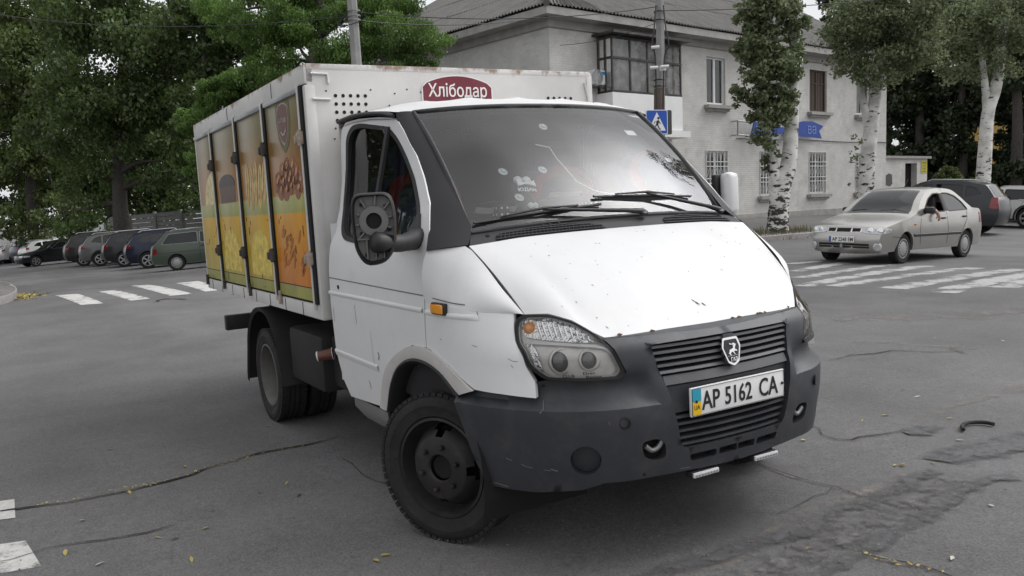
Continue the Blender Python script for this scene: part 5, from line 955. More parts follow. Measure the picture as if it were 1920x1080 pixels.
def dfn(o): return lambda a, b, c=0: np.array([a, -HWB-.004-o-c, b])
def flatp(name, polys, m, o, parent):
    mb = MB()
    for p in polys: mb.prism(p, dfn(o), .0008)
    return mb.each(name, m, parent, None)
def ell(cx, cz, a, b, rot=0, n=16): return [(cx+a*math.cos(w)*math.cos(rot)-b*math.sin(w)*math.sin(rot), cz+a*math.cos(w)*math.sin(rot)+b*math.sin(w)*math.cos(rot)) for w in [2*PI*k/n for k in range(n)]]
GALV = mat('bent_galvanised_edge', (.42, .43, .45), .38, .55, var=.25, scale=6)
DX = [(-1.482, -2.225), (-2.30, -3.035), (-3.095, -3.905), (-3.955, -4.590)]
for k, (x1, x0) in enumerate(DX):
    mb = MB(); zt = 2.205; mb.rbox(((x0+x1)/2, -HWB+.008, (.995+zt)/2), (x1-x0, .024, zt-.995), .006); dr = mb.build('cargo_door', (ORA, YE2, YEO, YEO)[k], truck, 40)
    mb = MB(); mb.rbox(((x0+x1)/2, -HWB-.004, zt+.012), (x1-x0-.02, .035, .034), .012); mb.build('drip_edge', GALV, dr, 40)
    mb = MB(); mb.box((x1+.047, -HWB-.004, 1.61), (.05, .02, 1.25)); mb.box(((x0+x1)/2, -HWB+.02, .985), (x1-x0+.06, .02, .012)); mb.build('door_gap', DARK, dr, None)
    mb = MB(); mb.rbox((x1+.010, -HWB-.010, 1.60), (.024, .02, 1.30), .006); mb.build('hinge_bar', BOXW, dr, 40); mb = MB()
    for z in (1.945, 1.252): mb.rbox((x1+.012, -HWB-.018, z), (.085, .03, .075), .008); mb.rbox((x1-.03, -HWB-.024, z-.005), (.035, .035, .05), .008); mb.tube([(x1+.04, -HWB-.03, z-.045), (x1+.04, -HWB-.03, z+.045)], .012, 8)
    mb.tube([(x0+.02, -HWB-.012, 1.02), (x0+.02, -HWB-.014, .93)], .012, 6); mb.each('latch', (mat('rusty_latch', (.33, .27, .22), .7, var=.4, scale=30) if k == 0 else mat('oily_latch', (.05, .045, .04), .6, var=.4)), dr, 40)
    mb = MB(); mb.box(((x0+x1)/2, -HWB-.0055, 1.075), (x1-x0-.01, .002, .005)); xc = (x0+x1)/2; w = (x1-x0)/2
    for q in range(9):
        x, z = random.uniform(x0+.06, x1-.06), random.uniform(1.0, 1.5); mb.box((x, -HWB-.0052, z), (random.choice((.006, .01, .004)), .0015, random.choice((.012, .03, .05))))
    mb.each('scuff', MATS['grime'], dr, None)
    if k == 0:
        P_ = []; L_ = []
        for r_, (n, z) in enumerate(((4, 1.665), (5, 1.705), (4, 1.75), (3, 1.79), (1, 1.815))):
            for i in range(n): cx = xc+.02+(i-(n-1)/2)*.125+random.uniform(-.022, .022); zz = z+random.uniform(-.012, .012); a_ = random.uniform(.055, .078); P_.append(ell(cx, zz, a_, a_*.8, random.uniform(.2, .9))); L_.append(ell(cx+.02, zz+.016, a_*.4, a_*.22, random.uniform(.2, 1)))
        flatp('bun_picture', P_[::-1], LOAF['bun_brown'], .001, dr); flatp('bun_highlight', L_, LOAF['bun_light'], .003, dr)
        sh = lambda k_: [(xc+.02+a*k_, 2.08+b*k_) for a, b in [(-.10, .075), (-.06, .095), (0, .102), (.06, .095), (.10, .075), (.105, 0), (.085, -.07), (.05, -.11), (0, -.135), (-.05, -.11), (-.085, -.07), (-.105, 0)]]
        flatp('faded_crest', [sh(1.42)], mat('crest_green', (.14, .125, .06), .5), .001, dr); flatp('crest_edge', [sh(1.08)], LOAF['faded_white'], .0022, dr); flatp('crest_field', [sh(1.0)], LOAF['faded_maroon'], .0034, dr)
        mb = MB(); add_text(mb, 'Хлібодар', .165, .042, lambda x, y, z: dfn(.0048)(xc+.02+x, 2.085+y, z), .001, .008); l, r = ribbon2(np.array([(xc-.03, 2.02), (xc, 2.0), (xc+.04, 2.0), (xc+.08, 2.025)]), .012); mb.prism([tuple(q) for q in l]+[tuple(q) for q in r[::-1]], dfn(.0048), .001); mb.build('crest_lettering', LOAF['faded_white'], dr, None)
        P_ = [ell(random.uniform(x0+.15, x1-.12), random.uniform(1.14, 1.42), .05, .015, random.uniform(.3, 1.2)) for q in range(16)]; flatp('pastry_picture', P_, mat('pastry_orange', (.40, .13, .03), .5, var=.3), .001, dr); flatp('pastry_glint', [ell(a[0][0]-.05, a[0][1]+.005, .04, .004, .7) for a in P_[:9]], LOAF['bun_light'], .003, dr)
    elif k == 1:
        flatp('baguette_picture', [ell(xc-.06+.115*i, 1.71+.03*(i % 2), .16, .052, 1.38-.06*i) for i in range(-1, 4)], LOAF['baguette'], .001, dr); flatp('baguette_glint', [ell(xc-.085+.115*i, 1.73+.03*(i % 2), .11, .013, 1.36-.06*i) for i in range(-1, 4)], LOAF['pale_dough'], .003, dr)
        flatp('cheese_picture', [[(xc-.24, 1.10), (xc+.29, 1.10)]+[(xc+.03+.27*math.cos(w), 1.20+.22*math.sin(w)) for w in np.linspace(0, PI, 15)]], LOAF['cheese_pale'], .001, dr)
    elif k == 2:
        flatp('loaf_picture', [[(xc-.25, 1.63), (xc+.25, 1.63), (xc+.27, 1.78)]+[(xc+.27*math.cos(w), 1.78+.07*math.sin(w)) for w in np.linspace(0, PI, 9)][1:]], LOAF['dark_loaf'], .001, dr); flatp('loaf_crust', [[(xc+.27*math.cos(w), 1.76+.09*math.sin(w)) for w in np.linspace(0, PI, 11)]], LOAF['dark_crust'], .003, dr)
        flatp('cheese_picture', [[(xc-.30, 1.10), (xc+.26, 1.10)]+[(xc-.02+.29*math.cos(w), 1.18+.24*math.sin(w)) for w in np.linspace(0, PI, 15)]], LOAF['cheese_pale'], .001, dr)
    else:
        flatp('dough_picture', [[(xc+w, 1.63)]+[(xc+w-.42*math.sin(q*PI/2/8), 1.63+.27*math.cos(q*PI/2/8)) for q in range(9)]], LOAF['pale_dough'], .001, dr)
# ---------------- loose things in and on the truck (things of their own)
def on_truck(o): o.matrix_world = TM
PAPER = mat('crumpled_paper', (.68, .68, .67), .7, var=.1)
for k, (pts, lb) in enumerate(((((-.06, -.66, 1.487), (-.045, -.60, 1.480), (-.03, -.46, 1.483)), 'crumpled white paper strip behind the windscreen beside the left foam die'), (((-.16, -.19, 1.537), (-.155, -.11, 1.537), (-.15, -.01, 1.535)), 'straight white paper strip on the dashboard right of the plush toy'))):
    p = np.array(pts); mb = MB(); mb.grid(np.stack([p+np.array([.012, 0, .012]), p-np.array([.012, 0, .012])], 1)); mb.grid(np.stack([p+np.array([.012, 0, .010]), p-np.array([.012, 0, .014])], 1)); o = mb.build('paper_strip', PAPER, None, None); tag(o, lb, 'paper'); on_truck(o)
DICE = mat('grey_foam_die', (.045, .047, .05), .8)
for (x, y, z), lb in (((-.035, -.54, 1.474), 'dark foam die with white pips on the left of the dashboard'), ((-.03, -.04, 1.472), 'dark foam die with white pips in the middle of the dashboard below the wiper')):
    o = link('foam_die', None); tag(o, lb, 'die', 'foam dice on the dashboard'); on_truck(o); MB().rbox((x, y, z), (.065, .065, .065), .015).build('cube_body', DICE, o, 40); mb = MB()
    for a in (-.015, .015):
        for b in (-.015, .015): mb.lathe([(0, .0012), (.006, .0012), (.006, 0)], (x+.033, y+a, z+b), (1, 0, 0), 10); mb.lathe([(0, .0012), (.006, .0012), (.006, 0)], (x+a, y-.033, z+b), (0, -1, 0), 10)
    mb.build('pip', STK, o, None)
toy = link('plush_toy', None); tag(toy, 'dark plush toy with white eyes, bow tie and letters stuck behind the windscreen', 'toy'); on_truck(toy); TG = mat('dark_plush', (.040, .042, .048), .95, var=.25, scale=40, bump=.4)
tU = np.array([-.62, .09, .78]); tU /= np.linalg.norm(tU); tN = np.array([.78, 0, .62]); tR = np.cross(tU, tN)*-1; tR = tR if tR[1] > 0 else -tR; tO = np.array([.002, -.385, 1.50])-tN*.055; fx = lambda a, b, c: tO+tR*a+tU*b+tN*c
bm_ = MB(); bm_.lathe([(0, -.032), (.045, -.02), (.052, .03), (.045, .075), (.038, .095), (.046, .125), (.042, .155), (.02, .172), (0, .175)], tO, tU, 20); bm_.tube(crv([fx(.04, -.01, 0), fx(.075, -.015, .005), (fx(.10, .0, .005))], 4), [.02]*4+[.017]*3+[.008]*2, 8); bm_.build('toy_body', TG, toy, 60)
for s in (-1, 1):
    mb = MB(); mb.lathe([(.0, .018), (.018, .012), (.025, .0), (.02, -.01)], fx(.023*s, .158, .036), tN, 16); mb.build('toy_eye', STK, toy, 60); mb = MB(); mb.lathe([(.0, .016), (.012, .010), (.015, .0)], fx(.013*s, -.004, .045), tN, 12); mb.build('toy_foot', STK, toy, 60)
mb = MB(); mb.prism([(-.047, .142), (-.01, .128), (.01, .128), (.047, .142), (.049, .105), (.01, .117), (-.01, .117), (-.049, .105)], lambda a, b, c: fx(a, b, .052+c), .008); mb.build('bow_tie', STK, toy, None); mb = MB(); add_text(mb, 'ЮДАN', .098, .024, lambda x, y, z: fx(x, y+.088, z+.053-.10*x*x/.05), .003, .03); mb.build('toy_lettering', STK, toy, None)
cup = link('paper_cup', None); tag(cup, 'brown paper cup with white rim wedged under the cargo box behind the cab', 'cup'); on_truck(cup); c = np.array([-1.60, -.93, .655]); ax = np.array([.45, .88, .12]); mb = MB(); mb.lathe([(.029, -.045), (.037, .05), (.034, .05), (.027, -.04), (0, -.04)], c, ax, 24); mb.build('cup_body', mat('brown_cup', (.13, .045, .03), .5, var=.25, scale=25), cup, 50); mb = MB(); mb.lathe([(.0, -.048), (.030, -.048), (.0315, -.043), (.029, -.039)], c, ax, 24); mb.lathe([(.038+.002*math.cos(w), .05+.002*math.sin(w)) for w in np.linspace(0, 2*PI, 7)], c, ax, 24); mb.build('cup_rim', STK, cup, 50)
# ------------------------------------------------------------------ cars
def paint(name, col, metal=.0, rough=.3): return mat(name, col, rough, metal, var=.06, scale=2, dirt=tuple(c*.6+.04 for c in col), dirt_amt=.25, dirt_scale=2.5, coat=.15)
CG_ = mat('car_window_dark', (.010, .011, .013), .05, var=.3, scale=2, spec=.5); CTR = mat('car_black_trim', (.016, .016, .017), .5, var=.2); ALLOY = mat('alloy_rim', (.48, .48, .49), .3, .8, var=.15); CAP = mat('silver_wheel_cover', (.34, .34, .335), .45, .3, var=.12)
REDL = mat('red_tail_lens', (.20, .008, .010), .12, var=.2, spec=.8); CLRL = mat('clear_lamp_lens', (.50, .51, .52), .10, .3, var=.3, scale=14, spec=.9); ORL = mat('orange_side_lens', (.7, .22, .02), .2)
UNDER = mat('car_underside', (.008, .008, .008), .9)
def place(root, c, heading, wb):
    """stands a car on the ground: root matrix from the ground under its axles"""
    f = np.array([math.cos(heading), math.sin(heading)]); l = np.array([-f[1], f[0]]); c = np.asarray(c)[:2]; zf, zr = g1(*(c+f*wb/2)), g1(*(c-f*wb/2)); zl, zq = g1(*(c+l*.7)), g1(*(c-l*.7))
    X = Vector((*f, (zf-zr)/wb)).normalized(); Y = Vector((*l, (zl-zq)/1.4)); Z = X.cross(Y).normalized(); Y = Z.cross(X); m = Matrix.Identity(4)
    for i in range(3): m[i][0], m[i][1], m[i][2] = X[i], Y[i], Z[i]
    m[0][3], m[1][3], m[2][3] = c[0], c[1], (zf+zr)/2; root.matrix_world = m; return m
def car_wheel(root, x, y, r, w, kind):
    s = 1 if y > 0 else -1; a = np.array([0, s*1., 0]); c = np.array([x, y, r]); mb = MB(); mb.lathe([(r*.62, -w*.5), (r*.9, -w*.5), (r, -w*.38), (r, w*.38), (r*.9, w*.5), (r*.66, w*.46), (r*.62, w*.3)], c, a, 28); wh = mb.build('wheel', RUBBER, root, 40); mb = MB(); rr = r*.64
    MB().lathe([(rr, w*.1), (0, w*.1)], c, a, 20).build('rim_back', UNDER, wh, None); mb.lathe([(rr, w*.3), (rr*1.03, w*.46), (rr*.93, w*.47), (rr*.88, w*.3)], c, a, 28)
    if kind == 'cover':
        mb.lathe([(rr*.9, w*.36), (rr*.8, w*.42), (rr*.5, w*.50), (0, w*.52)], c, a, 28); rim = mb.build('rim', CAP, wh, 40); mb = MB()
        for k in range(16): q = 2*PI*k/16; d = np.array([math.cos(q), 0, math.sin(q)]); mb.box(c+d*rr*.80+a*w*.43, (rr*.14, .012, rr*.09), np.stack([d, a, np.cross(d, a)], 1))
        mb.each('cover_slot', UNDER, rim, None)
    else:
        n = 5
        for k in range(n):
            for e in (-.13, .13):
                q = 2*PI*k/n+e; d = np.array([math.cos(q), 0, math.sin(q)]); mb.box(c+d*rr*.52+a*w*.40, (rr*.86, .03, rr*.13), np.stack([d, a, np.cross(d, a)], 1))
        mb.lathe([(rr*.25, w*.3), (rr*.22, w*.46), (0, w*.47)], c, a, 16); mb.build('rim', ALLOY, wh, 40)
def car(name, label, sp, c, heading, group=None, cat='car'):
    root = link(name, None); tag(root, label, cat, group); L_, W_, wb, fo, r = sp['L'], sp['W'], sp['wb'], sp['fo'], sp['r']; place(root, c, heading, wb); X0 = wb/2+fo; hw = W_/2; belt = sp['belt']; pm = sp['paint']
    def side(d, z):
        d, z = np.asarray(d, float), np.asarray(z, float); t = np.interp(z, [.2, .45, .65, belt-.06, belt+.03, belt+.5], [.93, .985, 1.0, .965, .935, .70 if sp.get('tum') is None else sp['tum']]); a = np.clip(1-d/.7, 0, 1); b = np.clip(1-(L_-d)/.7, 0, 1); return hw*t*(1-.16*a**2-.12*b**2)
    def bowx(d, y): k = (np.abs(y)/hw)**2.2; return np.where(d < L_/2, .16*k*np.clip(1-d/1.0, 0, 1), -.10*k*np.clip(1-(L_-d)/.9, 0, 1))
    def fs(s, base=0.0):
        def f(p, off=0.0):
            p = np.asarray(p, float); y = side(p[:, 0], p[:, 1])+base+off; x = X0-p[:, 0]-bowx(p[:, 0], y); return np.stack([x, s*y, p[:, 1]], 1)
        return f
    top = crv([q[:2] for q in sp['top']], 3) if sp.get('soft', True) else np.array([q[:2] for q in sp['top']])
    n3 = 3 if sp.get('soft', True) else 1
    arch = lambda dc: [(dc+r*1.17*math.cos(w), r+r*1.15*math.sin(w)) for w in np.linspace(-.12, PI+.12, 14)]
    zb = sp.get('zb', .22); d_f, d_r = fo, fo+wb; bottom = [q for q in arch(d_r)]+[q for q in arch(d_f)]; bottom = [(a, max(b, zb-.02)) for a, b in bottom]
    outline = [tuple(q) for q in top]+bottom
    body = MB()
    for s in (1, -1):
        wins = sp['wins']; panel(body, outline, [rounded(w, .05, 3) for w in wins], fs(s), .12, .0, s > 0, .03)
        for dc in (d_f, d_r):
            a = np.array(arch(dc)); f = fs(s); body.grid(np.stack([f(a), f(a, -.05)], 1))
    ks = np.array([-1, -.97, -.9, -.82, -.6, -.3, 0, .3, .6, .82, .9, .97, 1]); rows = []; cr_ = sp.get('crown', .035)
    t_ = np.gradient(top, axis=0); nrm = np.stack([t_[:, 1], -t_[:, 0]], 1); nrm /= np.linalg.norm(nrm, axis=1)[:, None]+1e-9; nrm = -nrm if nrm[len(nrm)//2][1] < 0 else nrm
    for i, (d, z) in enumerate(top):
        y0 = float(side(d, z)); y = ks*y0; bulge = cr_*(1-np.abs(ks)**3); dd = d+nrm[i][0]*bulge*.6; zz = z+nrm[i][1]*bulge; rows.append(np.stack([X0-dd-bowx(np.full(13, d), y), y, zz], 1))
    rows = np.array(rows); body.grid(rows); bo = body.build('body', pm, root, 32, False)
    mb = MB(); mb.rbox((0, 0, (zb+belt)/2-.02), (L_*.40, W_-.34, belt-zb-.1), .05); mb.box((0, 0, (zb+.52)/2), (L_-.7, W_-.36, .52-zb)); mb.build('underside', UNDER, root, None)
    for key, nm in (('ws', 'windscreen'), ('rw', 'rear_window')):
        if key not in sp: continue
        a, b = sp[key]; seg = rows[a*n3:b*n3+1, 3:10]; off = np.zeros_like(seg)
        for i in range(len(seg)): off[i, :, 0] = nrm[a*n3+i][0]*-.006; off[i, :, 2] = nrm[a*n3+i][1]*.006
        MB().grid(seg+off).build(nm, sp.get('wsm', CG_) if key == 'ws' else CG_, root, 60)
    for s in (1, -1):
        for k, w in enumerate(sp['wins']):
            if (s, k) in sp.get('open', []): continue
            MB2 = MB(); panel(MB2, rounded(w, .05, 3), [], fs(s, -.012), .3, 0, s > 0); MB2.build('side_window', CG_, root, 60)
        mb = MB(); f = fs(s, .001)
        for w in sp['wins']:
            w = rounded(w, .05, 3); l, r_ = ribbon2(np.array(w+w[:2]), .022); mb.grid(np.stack([f(l), f(r_)], 1))
        if sp.get('pillar'): panel(mb, sp['pillar'], [], fs(s, .003), .3, 0)
        mb.build('window_trim', sp.get('trimm', CTR), root, None)
        mb = MB(); f = fs(s, .0015)
        for ln in sp.get('seams', []): l, r_ = ribbon2(densify2(ln, .08), .010); mb.grid(np.stack([f(l), f(r_)], 1))
        if mb.v: mb.build('door_gap', UNDER, bo, None)
        if 'mould' in sp:
            d0, d1, z0, z1 = sp['mould']; mb = MB(); f = fs(s, 0); q = np.linspace(d0, d1, 20); mb.grid(np.stack([f(np.stack([q, 0*q+z], 1), o) for z, o in ((z0, .001), (z0+.01, .014), (z1-.01, .014), (z1, .001))], 1)); mb.build('side_moulding', CTR, root, 40)
        if 'clad' in sp:
            mb = MB(); f = fs(s, .012); z1 = sp['clad']; panel(mb, [(d_f+r*1.25, zb), (d_r-r*1.25, zb), (d_r-r*1.25, z1), (d_f+r*1.25, z1)], [], f, .3, .02)
            for dc in (d_f, d_r):
                a = np.array(arch(dc)); b = np.array([(dc+(q[0]-dc)*1.16, r+(q[1]-r)*1.17) for q in a]); mb.grid(np.stack([f(a), f(b)], 1))
            mb.build('cladding', CTR, root, None)
        for d, z in sp.get('handles', []): p = fs(s, .012)(np.array([[d, z]]))[0]; MB().rbox(p, (.15, .03, .035), .01).build('door_handle', sp.get('handm', CTR), root, 40)
        if 'mirror' in sp:
            d, z = sp['mirror']; p = fs(s, .09)(np.array([[d, z]]))[0]; mb = MB(); mb.rbox(p, (.13, .19, .13), .045); mb.box(p+np.array([-.02, -s*.09, -.03]), (.06, .1, .05)); mb.build('mirror', sp.get('mirm', CTR), root, 50)
        if 'tail' in sp:
            mb = MB(); panel(mb, sp['tail'], [], fs(s, .006), .1, .02); q = sp['tail']; zc = [p[1] for p in q]; y0 = float(side(L_-.02, np.mean(zc))); z0, z1 = min(zc), max(zc)
            rr_ = [np.array([rows[j, 12 if s > 0 else 0], rows[j, 10 if s > 0 else 2]]) for j in range(len(top)) if z0-.02 <= top[j][1] <= z1+.02 and top[j][0] > L_*.7]
            if len(rr_) > 1: mb.grid(np.array(rr_)+np.array([-.008, 0, .0]))
            mb.build('tail_light', REDL, root, None)
        if 'head' in sp:
            z0, z1, k0, d1 = sp['head']; idx = [j for j in range(len(top)) if z0-.01 <= top[j][1] <= z1+.01 and top[j][0] < 1.0]; mb = MB()
            rr_ = []
            for tz in np.linspace(-1, 1, 7):
                row = []
                for p in np.linspace(.03, .97, 14):
                    z = (z0+z1)/2+tz*(z1-z0)/2*(4*p*(1-p))**.42; d = np.interp(z, top[:max(idx)+2, 1], top[:max(idx)+2, 0])
                    if p < .72: k = k0+(1-k0)*p/.72; y = k*float(side(d, z)); b = cr_*(1-k**3); row.append((X0-d-float(bowx(d, y))+b*.6+.007, s*y, z+b*.4))
                    else: row.append(tuple(fs(s, .007)(np.array([[d+(d1-d)*(p-.70)/.27, z+.02*(p-.7)]]))[0]))
                rr_.append(row)
            mb.grid(rr_); h = mb.build('headlight', CLRL, root, 60); mb = MB(); g_ = np.array(rr_)
            for j in (4, 8): mb.lathe([(.0, .012), (.045, .008), (.055, .0)], g_[3, j]+np.array([.002, 0, 0]), (1, s*.25, .25), 16)
            mb.build('headlight_bowl', CHROME, h, 50)
        for x, kind in ((X0-fo, 0), (X0-fo-wb, 1)): car_wheel(root, x, s*(hw*.965-.10), r, .20 if r > .3 else .175, sp.get('rim', 'alloy'))
        if 'rails' in sp: z = sp['H']; MB().tube([(X0-d, s*hw*.68, z+h) for d, h in ((sp['rails'][0], -.02), (sp['rails'][0]+.12, .035), (sp['rails'][1]-.12, .03), (sp['rails'][1], -.03))], .016, 6).build('roof_rail', ALLOY, root, 50)
    f_ = lambda d, y, z: np.array([X0-d-float(bowx(np.array(d), np.array(y))), y, z]); root_info = dict(f=f_, side=side, fs=fs, rows=rows, X0=X0, top=top, body=bo)
    return root, root_info
def densify2(pts, res):
    p = np.array(pts, float); return resample(p, max(2, int(np.linalg.norm(np.diff(p, axis=0), axis=1).sum()/res)))
LANOS = dict(L=4.24, W=1.68, H=1.43, wb=2.52, fo=.80, r=.287, belt=.95, paint=paint('beige_metallic', (.44, .425, .40), .7, .27), rim='cover', zb=.24,
    top=[(.10, .22), (.03, .30), (0, .44), (.02, .55), (.07, .62), (.15, .70), (.55, .80), (1.20, .925), (1.55, 1.17), (1.92, 1.37), (2.25, 1.425), (2.75, 1.425), (3.08, 1.36), (3.62, 1.04), (3.95, 1.02), (4.15, .98), (4.20, .78), (4.23, .58), (4.20, .40), (4.12, .26)], ws=(7, 9), rw=(12, 13),
    wins=[[(1.50, .955), (2.42, .975), (2.40, 1.335), (2.14, 1.325), (1.88, 1.225)], [(2.52, .975), (3.40, 1.00), (3.24, 1.16), (3.03, 1.28), (2.78, 1.335), (2.50, 1.34)]], open=[(1, 0)], pillar=[(2.43, .98), (2.51, .98), (2.49, 1.335), (2.41, 1.335)],
    seams=[[(1.40, .35), (1.33, .62), (1.42, .93)], [(2.45, .96), (2.47, .34)], [(3.32, .98), (3.28, .80), (3.12, .62), (2.95, .36)], [(.30, .52), (.62, .50)]], mould=(1.12, 3.02, .50, .555), handles=[(2.28, .84), (3.18, .86)], mirror=(1.62, 1.0), head=(.575, .69, .46, .26), tail=[(3.98, .72), (4.17, .72), (4.15, .93), (4.0, .93)], wsm=glassmat('car_windscreen', (.38, .40, .40), .0, .02))
def toward(p): d = CW-p; return math.atan2(d[1], d[0])
lc = (ground_at(1688, 492)+ground_at(1806, 476))/2; LROOT_C = P3(1681, 484, 17.6)
lth = toward(LROOT_C); lan, li = car('sedan', 'beige metallic sedan driving over the pedestrian crossing with its driver window open', LANOS, LROOT_C, lth-math.radians(28))
f = li['f']; tp = li['top']; R_ = li['rows']
def front_patch(z0, z1, y0, y1, off=.004, n=9):
    zz = np.linspace(z0, z1, 4); out = []
    for z in zz:
        d = np.interp(z, tp[:18, 1], tp[:18, 0]); row = []
        for y in np.linspace(y0, y1, n): k = y/max(.01, float(li['side'](d, z))); b = .035*(1-abs(k)**3); q = f(d, y, z); row.append((q[0]+b*.6+off, y, z+b*.3))
        out.append(row)
    return np.array(out)
mb = MB(); mb.grid(front_patch(.60, .685, -.36, .36, .003)); lg_ = mb.build('grille_surround', CHROME, lan, 40); mb = MB()
for a, b, c_, d in ((-.145, .145, .605, .675), (-.33, -.175, .61, .672), (.175, .33, .61, .672)): mb.grid(front_patch(c_, d, a, b, .008))
mb.build('grille', UNDER, lg_, None); mb = MB(); mb.grid(front_patch(.30, .385, -.52, .52, .006)); lo_ = mb.build('lower_grille', UNDER, lan, None); mb = MB()
for z in (.335,): mb.grid(front_patch(z, z+.01, -.52, .52, .010))
mb.box(f(-.02, 0, .35), (.02, .05, .07)); mb.build('lower_grille_bar', LANOS['paint'], lo_, None)
for s in (-1, 1):
    c = f(.02, s*.66, .34); mb = MB(); mb.lathe([(0, .022), (.05, .02), (.06, .006), (.075, .004), (.08, -.005)], c+np.array([.01, 0, 0]), (1, s*.45, 0), 18); mb.build('fog_lamp', CLRL, lan, 50)
c = f(-.022, 0, .47)+np.array([.0, 0, 0]); Rz = np.eye(3); pl = MB().rbox(c, (.012, .52, .112), .003).build('number_plate', PLATEM, lan, 30); mb = MB(); add_text(mb, 'AP 2248 EM', .43, .075, lambda x, y, z: c+np.array([.0075+z, x+.025, y]), .002, .012); mb.build('plate_lettering', LETTER, pl, None); MB().box(c+np.array([.0068, -.236, 0]), (.003, .04, .108)).build('blue_band', mat('plate_blue', (.015, .06, .35), .5), pl, None)
mb = MB(); mb.tube([(li['X0']-2.05, .1, 1.44), (li['X0']-2.22, .1, 1.62)], .006, 5); mb.build('aerial', CTR, lan, None); mb = MB()
for y0, y1 in ((.62, .05), (.0, -.55)): mb.tube([(li['X0']-1.24, y0, .965), (li['X0']-1.30, (y0+y1)/2, 1.02), (li['X0']-1.27, y1, 1.0)], .010, 5)
mb.build('wiper', CTR, lan, None); MB().rbox(li['fs'](1, .006)(np.array([[1.16, .735]]))[0], (.06, .02, .035), .008).build('side_repeater', ORL, lan, 40)
mb = MB(); mb.rbox((.0, 0, .88), (.5, 1.3, .14), .05)
for y in (-.35, .35): mb.rbox((-.35, y, .95), (.16, .46, .62), .06); mb.rbox((-.38, y, 1.26), (.10, .26, .16), .05)
mb.rbox((-1.2, 0, .9), (.2, 1.3, .5), .06); mb.build('seats', mat('grey_car_seat', (.05, .05, .052), .9), lan, 40)
# driver: one continuous body
def skinned(name, joints, links, m, parent=None, sub=2):
    me = bpy.data.meshes.new(name); me.from_pydata([j[0] for j in joints], links, []); o = link(name, me, parent); md = o.modifiers.new('skin', 'SKIN'); sv = me.skin_vertices[0].data if me.skin_vertices else None
    if sv is None:
        bm = bmesh.new(); bm.from_mesh(me); bm.verts.layers.skin.verify(); bm.to_mesh(me); bm.free(); sv = me.skin_vertices[0].data
    for i, j in enumerate(joints): sv[i].radius = (j[1], j[1] if len(j) < 3 else j[2]); sv[i].use_root = i == 0
    md.use_smooth_shade = True; s2 = o.modifiers.new('sub', 'SUBSURF'); s2.levels = s2.render_levels = sub; me.materials.append(m); return o
SKINM = mat('skin', (.30, .165, .12), .55, var=.1, scale=12); SHIRT = mat('dark_shirt', (.02, .022, .03), .9, var=.2); HAIR = mat('dark_hair', (.012, .010, .008), .8)
dp = link('person', None); tag(dp, 'driver in a dark shirt with one forearm hanging out of the beige sedan window', 'person'); dp.matrix_world = lan.matrix_world
X_ = -.20
J = [((X_, .36, .58), .15, .12), ((X_-.03, .36, .80), .14, .11), ((X_-.05, .36, 1.0), .16, .10), ((X_-.04, .36, 1.09), .055), ((X_-.03, .36, 1.15), .065), ((X_-.02, .36, 1.23), .085), ((X_-.02, .36, 1.30), .06),
     ((X_-.04, .55, 1.03), .06), ((X_+.10, .68, .99), .05), ((X_+.28, .79, .985), .042), ((X_+.335, .875, .935), .034), ((X_+.345, .90, .875), .026, .036), ((X_-.04, .18, 1.03), .06), ((X_+.15, .14, .82), .045), ((X_+.36, .26, .92), .036), ((X_+.18, .44, .60), .08), ((X_+.5, .44, .66), .065), ((X_+.18, .28, .60), .08), ((X_+.5, .28, .66), .065)]
Lk = [(0, 1), (1, 2), (2, 3), (3, 4), (4, 5), (5, 6), (2, 7), (7, 8), (8, 9), (9, 10), (10, 11), (2, 12), (12, 13), (13, 14), (0, 15), (15, 16), (0, 17), (17, 18)]
hb = np.array([X_+.345, .90, .87])
for k, (dx, ln) in enumerate(((.032, .058), (.011, .068), (-.011, .064), (-.032, .05))):
    b = len(J); J += [((hb[0]+dx, hb[1]+.006, hb[2]-.02), .0095), ((hb[0]+dx*1.15, hb[1]+.012, hb[2]-.02-ln*.55), .0088), ((hb[0]+dx*1.1, hb[1]-.006, hb[2]-.02-ln), .0075)]; Lk += [(11, b), (b, b+1), (b+1, b+2)]
b = len(J); J += [((hb[0]+.045, hb[1]-.012, hb[2]+.0), .0105), ((hb[0]+.058, hb[1]-.022, hb[2]-.04), .009)]; Lk += [(11, b), (b, b+1)]
skinned('body', J, Lk, SKINM, dp)
skinned('shirt', [((X_, .36, .56), .158, .128), ((X_-.03, .36, .80), .148, .118), ((X_-.05, .36, 1.0), .168, .108), ((X_-.04, .36, 1.06), .075), ((X_-.04, .55, 1.03), .07), ((X_+.03, .62, 1.01), .062), ((X_-.04, .18, 1.03), .07), ((X_+.05, .16, .94), .06)], [(0, 1), (1, 2), (2, 3), (2, 4), (4, 5), (2, 6), (6, 7)], SHIRT, dp)
mb = MB(); mb.lathe([(.093*math.cos(w), .075*math.sin(w)) for w in np.linspace(-.1, PI/2, 7)], (X_-.035, .36, 1.275), (-.25, 0, .97), 16); mb.build('hair', HAIR, dp, 60); mb = MB(); mb.lathe([(.016, 0), (.009, .022), (0, .026)], (X_+.06, .36, 1.225), (1, 0, -.3), 8)
for s in (-1, 1): mb.lathe([(.010, 0), (.006, .006), (0, .007)], (X_+.058, .36+s*.032, 1.255), (1, 0, 0), 8)
mb.build('face', mat('face_shade', (.2, .1, .07), .6), dp, 60)

